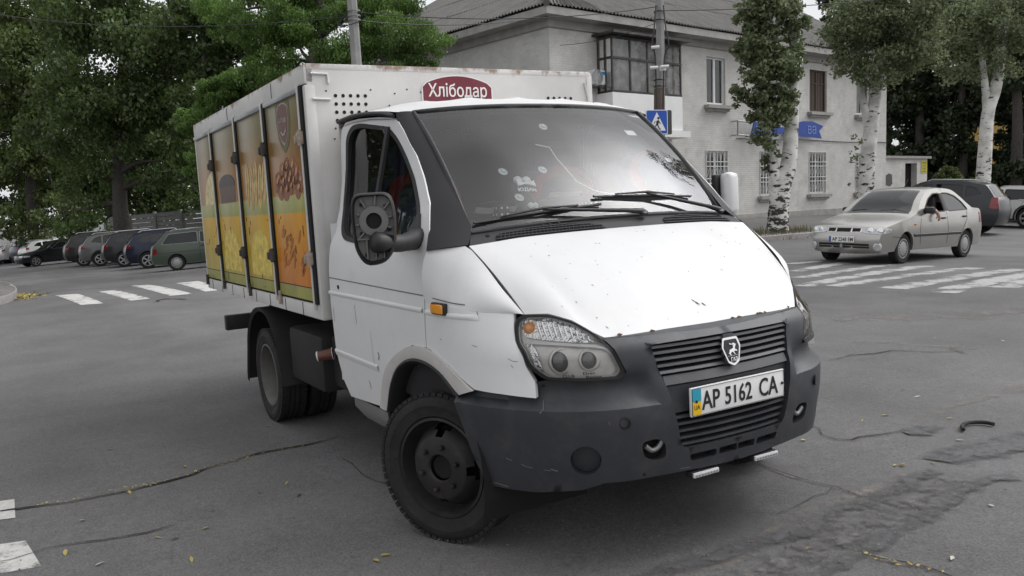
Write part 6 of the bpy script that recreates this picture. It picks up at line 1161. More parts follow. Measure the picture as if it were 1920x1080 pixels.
HATCH = dict(L=3.95, W=1.60, H=1.43, wb=2.35, fo=.72, r=.285, belt=.90, paint=paint('dull_green_paint', (.062, .078, .060), .1, .42), rim='cover', soft=True, zb=.25, top=[(.05, .25), (0, .40), (.0, .58), (.06, .70), (.5, .78), (1.15, .90), (1.45, 1.13), (1.78, 1.36), (2.05, 1.42), (3.2, 1.42), (3.33, 1.39), (3.52, 1.22), (3.80, .96), (3.88, .88), (3.92, .70), (3.95, .5), (3.88, .28)], ws=(5, 7), rw=(10, 12),
    wins=[[(1.42, .93), (2.20, .95), (2.18, 1.34), (1.86, 1.32)], [(2.27, .95), (3.55, .97), (3.25, 1.32), (2.27, 1.345)]], seams=[[(2.23, .94), (2.24, .30)], [(1.28, .40), (1.34, .90)], [(.6, .66), (3.9, .66)]], handles=[(2.12, .83)], mirror=(1.5, .98), tail=[(3.74, .62), (3.9, .62), (3.86, .84), (3.76, .84)], trimm=mat('grey_window_trim', (.22, .23, .22), .5), rails=(2.1, 3.2))
def cross(col, nm, H=1.64, **kw):
    k = H/1.64; d = dict(L=4.40, W=1.83, H=H, wb=2.62, fo=.88, r=.352, belt=1.08*k, paint=paint(nm, col, .3, .28), zb=.28, top=[(.06, .32), (0, .5), (.02, .78), (.12, .95), (.9, 1.04*k), (1.25, 1.09*k), (1.6, 1.34*k), (1.98, 1.56*k), (2.4, 1.63*k), (3.2, 1.625*k), (3.75, 1.54*k), (3.95, 1.48*k), (4.22, 1.16*k), (4.33, 1.04*k), (4.40, .72), (4.36, .5), (4.28, .34)], ws=(5, 7), rw=(11, 12),
        wins=[[(1.55, 1.11*k), (2.38, 1.13*k), (2.36, 1.53*k), (2.12, 1.50*k)], [(2.46, 1.13*k), (3.28, 1.16*k), (3.24, 1.52*k), (2.45, 1.54*k)], [(3.36, 1.17*k), (3.84, 1.25*k), (3.62, 1.44*k), (3.34, 1.51*k)]], seams=[[(2.42, 1.12), (2.44, .4)], [(3.33, 1.15), (3.2, .8), (3.05, .5)], [(1.4, .5), (1.45, 1.08)]], handles=[(2.25, .98), (3.15, 1.0)], handm=None, mirror=(1.7, 1.14), clad=.42, tail=[(4.16, .93), (4.37, .90), (4.34, 1.02), (4.18, 1.05)], rails=(2.2, 3.7)); d.update(kw); d['handm'] = d['paint']; return d
SEDAN = lambda col, nm: dict(L=4.55, W=1.76, H=1.43, wb=2.72, fo=.80, r=.315, belt=.93, paint=paint(nm, col, .3, .25), zb=.24, top=[(.06, .24), (0, .42), (.03, .60), (.12, .68), (.7, .80), (1.35, .92), (1.75, 1.2), (2.1, 1.38), (2.5, 1.43), (2.95, 1.42), (3.35, 1.34), (3.85, 1.06), (4.2, 1.03), (4.42, .98), (4.52, .75), (4.55, .5), (4.45, .28)], ws=(5, 7), rw=(10, 11), wins=[[(1.62, .95), (2.6, .97), (2.58, 1.34), (2.2, 1.31)], [(2.68, .97), (3.6, 1.0), (3.2, 1.29), (2.68, 1.35)]], seams=[[(2.64, .96), (2.66, .32)]], handles=[(2.45, .84)], mirror=(1.7, 1.0), head=(.56, .67, .5, .4), tail=[(4.25, .72), (4.48, .72), (4.44, .92), (4.28, .92)])
ROW = 'cars parked side by side on the left street'
def rear_at(u, d, off, wb): # car centre so that its rear right wheel stands at photo column u
    p = at(u, d); th = toward(p)+math.radians(off); h = np.array([math.cos(th), math.sin(th), 0]); l = np.array([-h[1], h[0], 0]); return p+h*wb/2+l*.7, th
for u, d, off, sp, nm, lb in ((327, 30.5, 103, HATCH, 'parked_car', 'dull green hatchback with roof rack, parked nearest the truck box'), (273, 36, 107, cross((.007, .010, .030), 'dark_blue_paint', 1.58, wsm=CG_), 'parked_car', 'dark blue crossover with red tail lamp, parked beyond the green hatchback'),
        (228, 39, 107, cross((.016, .016, .018), 'graphite_paint', 1.62), 'parked_car', 'graphite crossover with red tail lamp, parked left of the blue one'), (183, 41.5, 107, cross((.10, .10, .10), 'grey_brown_paint', 1.60), 'parked_car', 'lighter grey crossover with roof rails, parked between two darker cars'), (152, 44, 107, cross((.016, .014, .013), 'dark_brown_paint', 1.72), 'parked_car', 'tall dark brown off-road car, leftmost of the big crossovers')):
    c, th = rear_at(u, d, off-15, sp['wb']); car(nm, lb, sp, c, th, ROW)
c, th = at(100, 51), 0; th = toward(c)-math.radians(72); car('parked_car', 'low black sedan facing left on the left street', SEDAN((.012, .013, .016), 'black_paint'), c, th, ROW)
c, th = rear_at(72, 55, 108, 2.6); WHT = cross((.62, .62, .61), 'white_car_paint', 1.46, wb=2.5, L=4.2); car('parked_car', 'white hatchback behind the low black sedan', WHT, c, th, ROW)
c, th = rear_at(50, 58, 108, 2.7); car('parked_car', 'grey blue estate car at the far left', cross((.07, .085, .10), 'grey_blue_paint', 1.62), c, th, ROW)
c, th = rear_at(24, 61, 108, 2.5); car('parked_car', 'silver white hatchback left of the grey blue estate', cross((.5, .5, .5), 'silver_white_paint', 1.5), c, th, ROW)
c, th = rear_at(4, 63, 108, 2.5); car('parked_car', 'white car cut by the left picture edge', cross((.66, .66, .66), 'bright_white_paint', 1.42), c, th, ROW)
SUV = cross((.030, .032, .036), 'dark_grey_paint', 1.68, clad=.50, L=4.40); SUV['tail'] = [(4.12, .86), (4.37, .84), (4.33, 1.18), (4.16, 1.20)]; SUV['handm'] = SUV['paint']
p = at(1815, 26.5); th = toward(p)-math.radians(104); h = np.array([math.cos(th), math.sin(th), 0]); l = np.array([-h[1], h[0], 0]); car('off_road_car', 'dark grey off-road car with red tail lamp behind the beige sedan', SUV, p+h*1.31-l*.75, th)
WH2 = cross((.64, .64, .63), 'white_hatch_paint', 1.44, wb=2.5, L=4.0, clad=.34); p = at(1890, 31); th = toward(p)-math.radians(125); car('white_hatchback', 'white hatchback with black bumper parked beyond the dark off-road car', WH2, p, th)
WH3 = cross((.60, .60, .60), 'white_sedan_paint', 1.45, wb=2.5, L=4.1); p = at(1945, 33.5); th = toward(p)-math.radians(120); car('white_car', 'white car cut by the right picture edge', WH3, p, th)

# ------------------------------------------------------------------ poles, wires, crossing sign
CPOLE = mat('weathered_concrete_pole', (.27, .265, .26), .9, var=.22, scale=3, dirt=(.12, .115, .11), dirt_amt=.4, dirt_scale=2, bump=.15)
def square_tube(mb, a, b, w0, w1):
    a, b = np.array(a, float), np.array(b, float); rows = []
    for p, w in ((a, w0), (b, w1)):
        c = w*.25; rows.append([p+np.array([x, y, 0]) for x, y in ((-w/2+c, -w/2), (w/2-c, -w/2), (w/2, -w/2+c), (w/2, w/2-c), (w/2-c, w/2), (-w/2+c, w/2), (-w/2, w/2-c), (-w/2, -w/2+c))])
    mb.grid(rows, cv=True); mb.add(rows[1], [tuple(range(8))]); return mb
pb = at(681, 21); pb = P3(681, 200, 21); pb[2] = g1(*pb[:2]); ptop = P3(657, -40, 21); pole = thing('utility_pole', 'grey concrete utility pole rising behind the cargo box in front of the pale green tree', 'utility pole', pb)
lean = (ptop-pb); mb = MB(); square_tube(mb, (0, 0, -.3), tuple(lean), .27, .215); mb.build('shaft', CPOLE, pole, None); q = (P3(664, 30, 21)-pb); mb = MB()
for dz in (0, .12, -.1): mb.lathe([(.145, -.02), (.16, -.015), (.16, .015), (.145, .02)], q+np.array([0, 0, dz]), (0, 0, 1), 12)
mb.build('clamp_band', STEEL, pole, 40); mb = MB()
for k in range(3): mb.tube(crv([q+RWH*(-.16)+np.array([0, 0, .1]), q-RWH*.42+np.array([0, 0, -.15-.05*k]), q-RWH*.1-FWH*.2+np.array([0, 0, -.25]), q+RWH*.35+np.array([0, 0, -.05])], 6), .010, 5)
mb.build('cable_loop', BLACK, pole, 40)
sb = P3(1236, 200, 24.0); sb[2] = g1(*sb[:2]); sp_ = thing('street_pole', 'slim street pole carrying cables, cameras and the crossing sign before the balcony', 'pole', sb); stop_ = P3(1237, -60, 24)-sb
mb = MB(); square_tube(mb, (0, 0, -.3), tuple(stop_), .255, .20); mb.build('shaft', CPOLE, sp_, None); a, b = P3(1236, 207, 24)-sb, P3(1236, 166, 24)-sb; mb = MB(); square_tube(mb, tuple(a), tuple(b), .275, .27); mb.build('brown_board', mat('brown_board', (.12, .085, .065), .8, var=.2), sp_, None); mb = MB()
for u, v in ((1226, 128), (1246, 126), (1228, 90)): p = P3(u, v, 23.8)-sb; mb.tube([p-RWH*.12-FWH*.1, p+RWH*.1-FWH*.14], .045, 10)
p = P3(1243, 128, 23.8)-sb; mb.rbox(p, (.13, .16, .15), .03); mb.each('camera', PVC, sp_, 40); mb = MB()
for du, w_ in ((-6, .3), (8, .22)): mb.tube(crv([P3(1236+du, 10, 23.8)-sb, P3(1236+du*1.6, 55, 23.7)-sb, P3(1236+du*2.2, 85, 23.7)-sb, P3(1236+du*1.2, 110, 23.8)-sb, P3(1236+du*.9, 205, 23.8)-sb], 6), .022, 6)
for v in (22, 38, 150, 162): p = P3(1236, v, 24)-sb; mb.lathe([(.15, -.02), (.165, 0), (.15, .02)], p, (0, 0, 1), 10)
mb.build('cable', BLACK, sp_, 40)
sc_ = P3(1231, 229, 23.6); sgn = thing('crossing_sign', 'blue square pedestrian crossing sign on the street pole', 'sign', sc_); sn = CW-sc_; sn[2] = 0; sn /= np.linalg.norm(sn); ang = math.radians(28); sn = np.array([sn[0]*math.cos(ang)-sn[1]*math.sin(ang), sn[0]*math.sin(ang)+sn[1]*math.cos(ang), 0]); sr = np.cross([0, 0, 1.], sn)
SB = mat('sign_blue', (.012, .085, .42), .45, var=.05); SW_ = mat('sign_white', (.78, .78, .78), .5, var=.03); hs2 = .335; sq = rounded([(-hs2, -hs2), (hs2, -hs2), (hs2, hs2), (-hs2, hs2)], .05); sf = lambda o: (lambda a, b, c: sr*a+np.array([0, 0, b])+sn*(o+c))
bd_ = MB().prism(sq, sf(0), .02).build('sign_plate', SW_, sgn, None); MB().prism([(a*.94, b*.94) for a, b in sq], sf(.0205), .003).build('blue_field', SB, bd_, None); MB().prism([(-.27, -.235), (.27, -.235), (0, .27)], sf(.024), .003).build('white_triangle', SW_, bd_, None)
mb = MB(); pf = sf(.0275); parts = [[(-.02, .02), (.045, .06), (.07, .03), (.035, -.07), (-.03, -.075)], [(-.03, -.06), (.02, -.07), (-.04, -.13), (-.10, -.215), (-.135, -.20), (-.085, -.14)], [(.0, -.07), (.04, -.07), (.055, -.13), (.12, -.205), (.085, -.22), (.02, -.14)], [(.05, .05), (.075, .02), (.115, -.045), (.095, -.06), (.06, -.01)], [(-.02, .03), (-.005, .05), (-.06, -.0), (-.075, -.05), (-.095, -.04), (-.08, .01)]]
for q in parts: mb.prism(q, pf, .002)
mb.prism([(.045+.036*math.cos(w), .105+.036*math.sin(w)) for w in np.linspace(0, 2*PI, 14)[:-1]], pf, .002); mb.prism([(-.2, -.225), (-.13, -.225), (-.125, -.19), (-.16, -.19)], pf, .002)
mb.build('walking_figure', LETTER, bd_, None)
sg2 = thing('sign_back', 'dark grey back of a second square road sign just right of the blue one', 'sign', sc_-sn*.14+RWH*.19); MB().prism(sq, lambda a, b, c: sr*a*.98+np.array([0, 0, b])+sn*c, .02).build('sign_plate', mat('dark_sign_back', (.055, .055, .058), .6), sg2, None); MB().tube([(0, 0, -.2)+sn*-.03, (0, 0, .2)+sn*-.03], .03, 8).build('sign_clamp', STEEL, sg2, None)
def wire(lb, a, b, sag=.4, r=.012):
    a, b = np.array(a), np.array(b); t = np.linspace(0, 1, 24)[:, None]; p = a+(b-a)*t; p[:, 2] -= sag*4*(t*(1-t))[:, 0]; o = MB().tube(p, r, 5).build('overhead_wire', BLACK, None, 60); tag(o, lb, 'wire', 'overhead wires')
pq = pb+(P3(664, 30, 21)-pb)
wire('overhead wire from the concrete pole to the top of the street pole, highest of three', pq+np.array([0, 0, .1]), P3(1236, 12, 24), .25); wire('overhead wire from the concrete pole passing low across the roof corner', pq+np.array([0, 0, -.1]), P3(1040, 28, 26.2), .2); wire('overhead wire running left from the concrete pole through the tree tops', pq, P3(-120, 5, 30), .5)
wire('overhead wire from the street pole running off to the right past the poplars', P3(1238, 20, 24), P3(2050, -60, 26), .3); wire('thin wire from the street pole slanting down to the house wall', P3(1238, 40, 24), P3(1040, 85, 26.9), .15, .008)

# ------------------------------------------------------------------ trees
def leaf_cloud(cl, n, size, droop=0.0, rng=RNG, sub=14, subr=.36, flatten=.75, wid=.30):
    """cl: clumps (x, y, z, rx, ry, rz); foliage gathers in small tufts spread through each clump"""
    cl = np.array(cl, float); w = (cl[:, 3]*cl[:, 4]*cl[:, 5])**(2/3); w /= w.sum(); T = []; R_ = []
    for c, ww in zip(cl, w):
        k = max(4, int(sub*len(cl)*ww)); d = rng.normal(size=(k, 3)); d /= np.linalg.norm(d, axis=1)[:, None]; r = rng.uniform(.25, 1, k)**.5; T.append(c[:3]+d*r[:, None]*c[3:6]); R_ += [c[3:6].mean()*subr*q for q in rng.uniform(.6, 1.35, k)]
    T = np.vstack(T); R_ = np.array(R_); pw = R_**2/np.sum(R_**2); idx = rng.choice(len(T), n, p=pw); d = rng.normal(size=(n, 3)); d /= np.linalg.norm(d, axis=1)[:, None]; r = rng.uniform(0, 1, n)**.45; P_ = T[idx]+d*(r*R_[idx])[:, None]*np.array([1, 1, flatten])
    a = rng.normal(size=(n, 3)); a[:, 2] -= droop; a /= np.linalg.norm(a, axis=1)[:, None]; b = np.cross(a, rng.normal(size=(n, 3))+np.array([0, 0, 1.2])); b /= np.linalg.norm(b, axis=1)[:, None]; s = size*rng.uniform(.6, 1.3, n)[:, None]
    nn = np.cross(a, b)*s*.12; V = np.stack([P_-a*s*.5, P_+b*s*wid+nn, P_+a*s*.5, P_-b*s*wid+nn], 1).reshape(-1, 3); return V, np.arange(4*n).reshape(n, 4)
BARKD = mat('dark_bark', (.055, .048, .042), .95, var=.4, scale=8, bump=.6, bscale=25)
def barkwhite():
    m = bpy.data.materials.new('white_poplar_bark'); m.use_nodes = True; t = m.node_tree; b = t.nodes['Principled BSDF']; L = t.links.new; tc = N(t, 'ShaderNodeTexCoord'); sp = N(t, 'ShaderNodeSeparateXYZ'); L(tc.outputs['Object'], sp.inputs[0]); mp = N(t, 'ShaderNodeMapping'); mp.inputs['Scale'].default_value = (1, 1, 2.6); L(tc.outputs['Object'], mp.inputs[0])
    n1 = N(t, 'ShaderNodeTexNoise', Scale=3.4, Detail=7.0, Roughness=.62); L(mp.outputs[0], n1.inputs['Vector']); h = N(t, 'ShaderNodeMapRange', **{'From Min': 0, 'From Max': 2.6, 'To Min': .13, 'To Max': -.02}); L(sp.outputs[2], h.inputs[0]); ad = N(t, 'ShaderNodeMath', operation='ADD'); L(n1.outputs[0], ad.inputs[0]); L(h.outputs[0], ad.inputs[1]); r = N(t, 'ShaderNodeMapRange', **{'From Min': .57, 'From Max': .615, 'To Min': 0, 'To Max': 1}); L(ad.outputs[0], r.inputs[0])
    n2 = N(t, 'ShaderNodeTexNoise', Scale=2.0, Detail=4.0); L(tc.outputs['Object'], n2.inputs['Vector']); cr = N(t, 'ShaderNodeValToRGB'); cr.color_ramp.elements[0].color = (.40, .39, .36, 1); cr.color_ramp.elements[1].color = (.66, .65, .62, 1); cr.color_ramp.elements[0].position = .35; cr.color_ramp.elements[1].position = .6; L(n2.outputs[0], cr.inputs[0]); mx = N(t, 'ShaderNodeMix', data_type='RGBA'); L(r.outputs[0], mx.inputs[0]); L(cr.outputs[0], mx.inputs[6]); mx.inputs[7].default_value = (.03, .028, .026, 1); L(mx.outputs[2], b.inputs['Base Color']); b.inputs['Roughness'].default_value = .85
    bp = N(t, 'ShaderNodeBump', Strength=.6, Distance=.02); L(ad.outputs[0], bp.inputs['Height']); L(bp.outputs[0], b.inputs['Normal']); return m
BARKW = barkwhite()
LDARK = leafmat('dark_foliage', (.046, .082, .022), (.13, .185, .055), .5); LMID = leafmat('green_foliage', (.065, .10, .026), (.15, .195, .06), .45); LPALE = leafmat('pale_green_foliage', (.065, .13, .025), (.17, .28, .06), .45); LPOP = leafmat('poplar_foliage', (.075, .11, .042), (.24, .27, .15), .4); LRIGHT = leafmat('deep_green_foliage', (.022, .036, .016), (.058, .082, .034), .4); LLITE = leafmat('yellowish_foliage', (.06, .085, .02), (.15, .18, .05))  # each foliage has its own pair of leaf colours
def tree(label, base, trunk, clumps, n, size, lm, bark=BARKD, group=None, droop=.3, sub=14, subr=.36, limbs=True, name='tree', extra=None, wid=.30):
    t = thing(name, label, 'tree', base, 0, group); mb = MB(); jit = lambda s: RNG.normal(0, s, 3)
    for pts, r0, r1 in trunk: p = crv(pts, 6); rr = np.linspace(r0, r1, len(p)); rr[0] *= 1.18; mb.tube(p, list(rr), 12)
    top = np.array(trunk[0][0][-1], float); low = np.array(trunk[0][0][len(trunk[0][0])//2], float)
    if limbs:
        for c in clumps: c = np.array(c[:3]); a = low+(top-low)*min(1, max(0, (c[2]-low[2])/max(.5, top[2]-low[2])*.75)); m_ = (a+c)/2+np.array([0, 0, .25])+jit(.15); mb.tube(crv([a, m_, c], 5), list(np.linspace(trunk[0][2]*.8+.03, .02, 11)), 7)
    mb.build('trunk', bark, t, 60); V, F = leaf_cloud(clumps, n, size, droop, sub=sub, subr=subr, wid=wid); c = link('crown', fastmesh('crown', V, F, lm), t); return t
def rel(base, u, v, d): return P3(u, v, d)-base
def clump_px(base, L_): # (u, v, depth, radius across, radius up) -> clumps relative to the tree's foot
    out = []
    for u, v, d, ru, rv in L_: p = P3(u, v, d)-base; k = d/FPX; out.append((p[0], p[1], p[2], ru*k, ru*k*.9, rv*k))
    return out
LG = 'trees behind the parked cars'
b = at(228, 47); tree('dark tree with a thick bare trunk behind the parked crossovers', b, [([(0, 0, -.3), tuple(rel(b, 229, 420, 47)), tuple(rel(b, 225, 380, 47)), tuple(rel(b, 222, 250, 47)), tuple(rel(b, 230, 120, 47))], .55, .22)], clump_px(b, [(225, 150, 47, 150, 140), (120, 230, 48, 90, 90), (300, 300, 46, 90, 60), (340, 340, 46.5, 70, 50), (170, 340, 47, 75, 55), (320, 130, 46, 110, 110), (230, 20, 48, 150, 90), (120, 400, 49, 70, 45), (190, 420, 50, 45, 25)]), 52000, .26, LDARK, group=LG, droop=.9, sub=26)
b = at(60, 58); tree('dark green tree with low hanging branches at the far left', b, [([(0, 0, -.3), (.2, .1, 4), (0, .3, 9), (.3, 0, 13)], .4, .1)], clump_px(b, [(60, 330, 58, 75, 70), (20, 230, 58, 80, 90), (100, 260, 58, 70, 80), (60, 120, 58, 110, 90), (120, 400, 56, 60, 45), (50, 410, 57, 60, 40), (10, 430, 58, 50, 22), (-30, 420, 58, 50, 30), (60, 20, 58, 100, 80)]), 34000, .30, LMID, group=LG, droop=.9, sub=24)
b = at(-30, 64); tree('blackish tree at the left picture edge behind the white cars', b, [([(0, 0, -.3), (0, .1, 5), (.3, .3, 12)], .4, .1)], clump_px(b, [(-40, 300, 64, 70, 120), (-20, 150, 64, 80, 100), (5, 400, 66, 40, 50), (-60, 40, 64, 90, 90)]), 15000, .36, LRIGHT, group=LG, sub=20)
b = at(400, 43); tree('tall dark tree with sky showing through its top, left of the pale green tree', b, [([(0, 0, -.3), (.1, 0, 4), (-.3, .2, 8), (.2, .1, 14)], .35, .08)], clump_px(b, [(380, 60, 43, 75, 70), (470, 110, 43, 80, 60), (400, 190, 43, 80, 60), (350, 260, 42, 55, 60), (360, 360, 42, 40, 40), (480, 20, 43, 90, 50), (350, 0, 43, 60, 60), (430, 300, 43, 80, 80)]), 34000, .23, LDARK, group=LG, droop=.6, sub=20, subr=.32)
b = at(600, 40); tree('dark tree standing behind the pale green feathery tree', b, [([(0, 0, -.3), (.1, 0, 4), (-.3, .2, 12)], .35, .1)], clump_px(b, [(560, 60, 40, 70, 55), (640, 150, 40, 90, 70), (740, 100, 40, 70, 60), (540, 180, 40, 80, 70), (700, 10, 40, 80, 40)]), 24000, .23, LDARK, group=LG, sub=18, subr=.32)
for u, d, cl, lb in ((150, 68, [(90, 390, 68, 80, 45), (180, 400, 68, 70, 40), (150, 330, 68, 110, 60), (60, 340, 68, 60, 50), (130, 240, 69, 120, 80)], 'hazy dark tree filling the gap behind the far left cars'), (300, 64, [(260, 400, 64, 60, 35), (340, 395, 64, 60, 40), (300, 330, 64, 100, 60), (390, 330, 64, 60, 70), (300, 240, 65, 120, 80)], 'dark spreading tree behind the concrete fence')):
    b = at(u, d); tree(lb, b, [([(0, 0, -.3), (.1, 0, 4), (-.2, .2, 9)], .3, .1)], clump_px(b, cl), 26000, .36, LDARK, group=LG, droop=.6, sub=22, subr=.42)
b = at(620, 27); tree('pale green feathery tree with drooping sprays behind the truck box', b, [([(0, 0, -.3), (.1, 0, 3), (-.2, .2, 5.5), (.1, .1, 8)], .2, .06)], clump_px(b, [(560, 40, 26.5, 70, 42), (640, 110, 26, 75, 40), (740, 70, 26, 85, 38), (790, 100, 25.5, 60, 26), (600, 160, 26, 70, 30), (520, 130, 26.5, 60, 34), (480, 60, 27, 60, 40), (420, 30, 27.5, 60, 40), (700, 20, 27, 90, 35), (580, -20, 27, 90, 40), (820, 85, 25.3, 45, 18), (760, 125, 25.5, 50, 18), (500, 75, 27, 50, 30)]), 90000, .11, LPALE, group=None, wid=.17, droop=1.4, sub=34, subr=.34)
b = at(470, 29); tree('small pale green tree with hanging fronds left of the truck box top', b, [([(0, 0, -.3), (.1, 0, 3), (-.1, .2, 5)], .14, .05)], clump_px(b, [(430, 165, 29, 60, 26), (410, 200, 29, 45, 24), (470, 150, 29.5, 50, 22), (375, 300, 30, 30, 40), (360, 230, 30, 35, 30), (445, 225, 29.5, 40, 20)]), 36000, .11, LPALE, wid=.17, droop=1.4, sub=26, subr=.36)
for u, v in ((200, 431), (310, 420)): pass
fnc0, fnc1 = at(200, 56), at(420, 52); fence = thing('fence', 'pale concrete panel fence behind the trees left of the truck box', 'fence', fnc0); dv = fnc1-fnc0; ln = np.linalg.norm(dv[:2]); dd = dv/np.linalg.norm(dv); fm = mat('pale_concrete_fence', (.21, .21, .20), .9, var=.15, scale=3); nn = np.array([dd[1], -dd[0], 0]); Rf = np.stack([dd, nn, np.cross(dd, nn)], 1); mb = MB()
for k in range(9): mb.box(dd*ln/2+np.array([0, 0, .25+.28*k]), (ln, .08, .255), Rf)
mb.build('panel', fm, fence, None); mb = MB()
for k in range(int(ln/2.2)+1): mb.box(dd*2.2*k+nn*.05+np.array([0, 0, 1.3]), (.18, .18, 2.8), Rf)
mb.build('post', fm, fence, None)
PG = 'white barked poplars on the right pavement'
def pz(u, v, d): p = P3(u, v, d); p[2] = pave_z(p[0], p[1]); return p
b = pz(1458, 428, 25.2); r = lambda u, v, d=25.2: tuple(P3(u, v, d)-b)
t1 = tree('white barked poplar with forked trunk and leafy crown over the blue shop sign', b, [([(0, 0, -.2), r(1459, 405), r(1466, 350), r(1478, 310), r(1484, 240), r(1487, 150), r(1492, 60), r(1496, -60)], .34, .10), ([r(1457, 400), r(1455, 345), r(1450, 310), r(1440, 250), r(1425, 180)], .24, .06)],
    clump_px(b, [(1446, 290, 25, 20, 36), (1430, 235, 25, 32, 40), (1458, 200, 25, 36, 42), (1408, 165, 25, 36, 48), (1455, 130, 25, 42, 48), (1420, 90, 25, 44, 48), (1482, 185, 25, 20, 30), (1490, 120, 25, 24, 40), (1450, 20, 25, 46, 50), (1408, 20, 25, 34, 40), (1492, 50, 25, 28, 50)]), 15000, .145, LPOP, BARKW, PG, -.2, 30, .36)
b = pz(1622, 425, 29.5); r = lambda u, v, d=29.5: tuple(P3(u, v, d)-b)
tree('white barked poplar rising behind the windscreen of the beige sedan, with a leafy side shoot', b, [([(0, 0, -.2), r(1622, 400), r(1624, 330), r(1632, 250), r(1640, 190), r(1650, 100), r(1660, -40)], .34, .14), ([r(1632, 262), r(1624, 215), r(1612, 160), r(1600, 60)], .17, .08)], clump_px(b, [(1602, 300, 29, 16, 30), (1606, 268, 29, 15, 24), (1600, 335, 29, 10, 18), (1600, 120, 29, 45, 40), (1650, 120, 29, 70, 45), (1700, 90, 29, 60, 60), (1620, 40, 29, 80, 60), (1690, 10, 29, 80, 60), (1580, 70, 29, 35, 45)]), 20000, .13, LPOP, BARKW, PG, -.2, 28, .36, limbs=False)
b = pz(1843, 380, 37); r = lambda u, v, d=37: tuple(P3(u, v, d)-b)
tree('white barked poplar standing behind the dark off-road car', b, [([(0, 0, -.2), r(1843, 350), r(1847, 280), r(1853, 210), r(1868, 160), r(1880, 60), r(1895, -40)], .33, .18), ([r(1852, 215), r(1846, 150), r(1835, 50)], .2, .08)], clump_px(b, [(1830, 120, 37, 70, 40), (1890, 110, 37, 60, 50), (1850, 50, 37, 90, 50), (1800, 60, 37, 60, 50), (1900, 10, 37, 70, 50)]), 12000, .16, LPOP, BARKW, PG, -.1, 24, .36, limbs=False)
b = tw((-3.5, 17.5, 0)); b[2] = pave_z(b[0], b[1]); tree('white barked poplar just outside the right picture edge', b, [([(0, 0, -.2), (.1, 0, 4), (.2, .1, 8), (.1, .2, 15)], .35, .1)], [(0, 0, 6, 1.6, 1.6, 2), (.4, .2, 8.5, 2, 2, 2.2), (-.3, .5, 11, 2, 2, 2.2), (.2, -.2, 13.5, 1.8, 1.8, 2), (0, 0, 16, 1.2, 1.2, 2)], 12000, .16, LPOP, BARKW, PG, -.1, 24, .36)
RG = 'dark trees behind the yard wall'
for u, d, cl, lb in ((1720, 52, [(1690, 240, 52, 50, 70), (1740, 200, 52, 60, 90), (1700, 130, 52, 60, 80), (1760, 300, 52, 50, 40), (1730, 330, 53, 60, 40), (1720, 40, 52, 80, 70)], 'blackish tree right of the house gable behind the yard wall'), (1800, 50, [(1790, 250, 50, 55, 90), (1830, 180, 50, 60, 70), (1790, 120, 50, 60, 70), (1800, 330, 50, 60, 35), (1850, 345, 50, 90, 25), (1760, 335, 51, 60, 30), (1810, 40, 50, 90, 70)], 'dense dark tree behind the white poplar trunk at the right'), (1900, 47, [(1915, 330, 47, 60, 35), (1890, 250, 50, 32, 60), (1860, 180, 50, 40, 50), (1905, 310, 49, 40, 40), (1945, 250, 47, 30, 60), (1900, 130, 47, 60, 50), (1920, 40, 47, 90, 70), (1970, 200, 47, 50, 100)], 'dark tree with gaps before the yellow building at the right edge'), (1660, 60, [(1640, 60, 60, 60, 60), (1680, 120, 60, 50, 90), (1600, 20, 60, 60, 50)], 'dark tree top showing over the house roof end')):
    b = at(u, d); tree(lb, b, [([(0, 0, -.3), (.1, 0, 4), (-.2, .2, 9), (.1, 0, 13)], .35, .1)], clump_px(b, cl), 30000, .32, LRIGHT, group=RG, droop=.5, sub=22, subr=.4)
for k, (az, rr_, lb) in enumerate(((202, 19, 'added unseen tree beyond the left picture edge, nearest the truck'), (212, 22, 'added unseen tree beyond the left picture edge, second from the truck'), (224, 20, 'added unseen tree beyond the left picture edge, farthest from the parked cars'))):
    a = math.radians(az); b = np.array([rr_*math.cos(a)-.5, rr_*math.sin(a)-1, 0]); b[2] = g1(b[0], b[1]); tree(lb, b, [([(0, 0, -.3), (.1, 0, 3), (-.2, .2, 7)], .3, .1)], [(0, 0, 2.2, 2.1, 2.1, 1.8), (0, .5, 4.5, 2.4, 2.4, 2.2), (.3, 0, 7.5, 2.4, 2.4, 2.4)], 9000, .3, LDARK, group='added unseen trees beyond the left picture edge', sub=24, subr=.4)  # added out of view to darken reflections in the truck's side window
b = at(1768, 40); tg = thing('bush', 'olive green bush behind the yard wall end and the off-road car', 'bush', b); V, F = leaf_cloud(clump_px(b, [(1775, 335, 40, 30, 18), (1805, 345, 40, 35, 14), (1760, 350, 41, 20, 12)]), 3500, .16, .2, sub=16); link('crown', fastmesh('crown', V, F, LMID), tg); mb = MB()
for k in range(5): mb.tube([(0, 0, -.1), (.2*k-.4, .1, .8), (.5*k-1, .2, 1.6)], .03, 5)
mb.build('trunk', BARKD, tg, 40)
yb0 = at(1905, 74); yb = thing('building', 'yellow plastered building seen through the trees at the right edge', 'building', yb0); Ry = np.stack([RWH, FWH, [0, 0, 1.]], 1); YW = mat('yellow_plaster', (.42, .27, .075), .9, var=.15, scale=1); mb = MB(); mb.box(np.array([0, 0, 6.])+RWH*6, (18, 8, 12.5), Ry); mb.build('wall', YW, yb, None); MB().box(np.array([0, 0, 12.5])+RWH*6, (19, 9, .5), Ry).build('roof', PLINTH, yb, None); mb = MB()
for i in range(5):
    for j in range(3): mb.box(RWH*(-.5+3.2*i)-FWH*4.0+np.array([0, 0, 2.2+3.6*j]), (1.3, .1, 1.9), Ry)
mb.build('windows', WGLASS, yb, None)
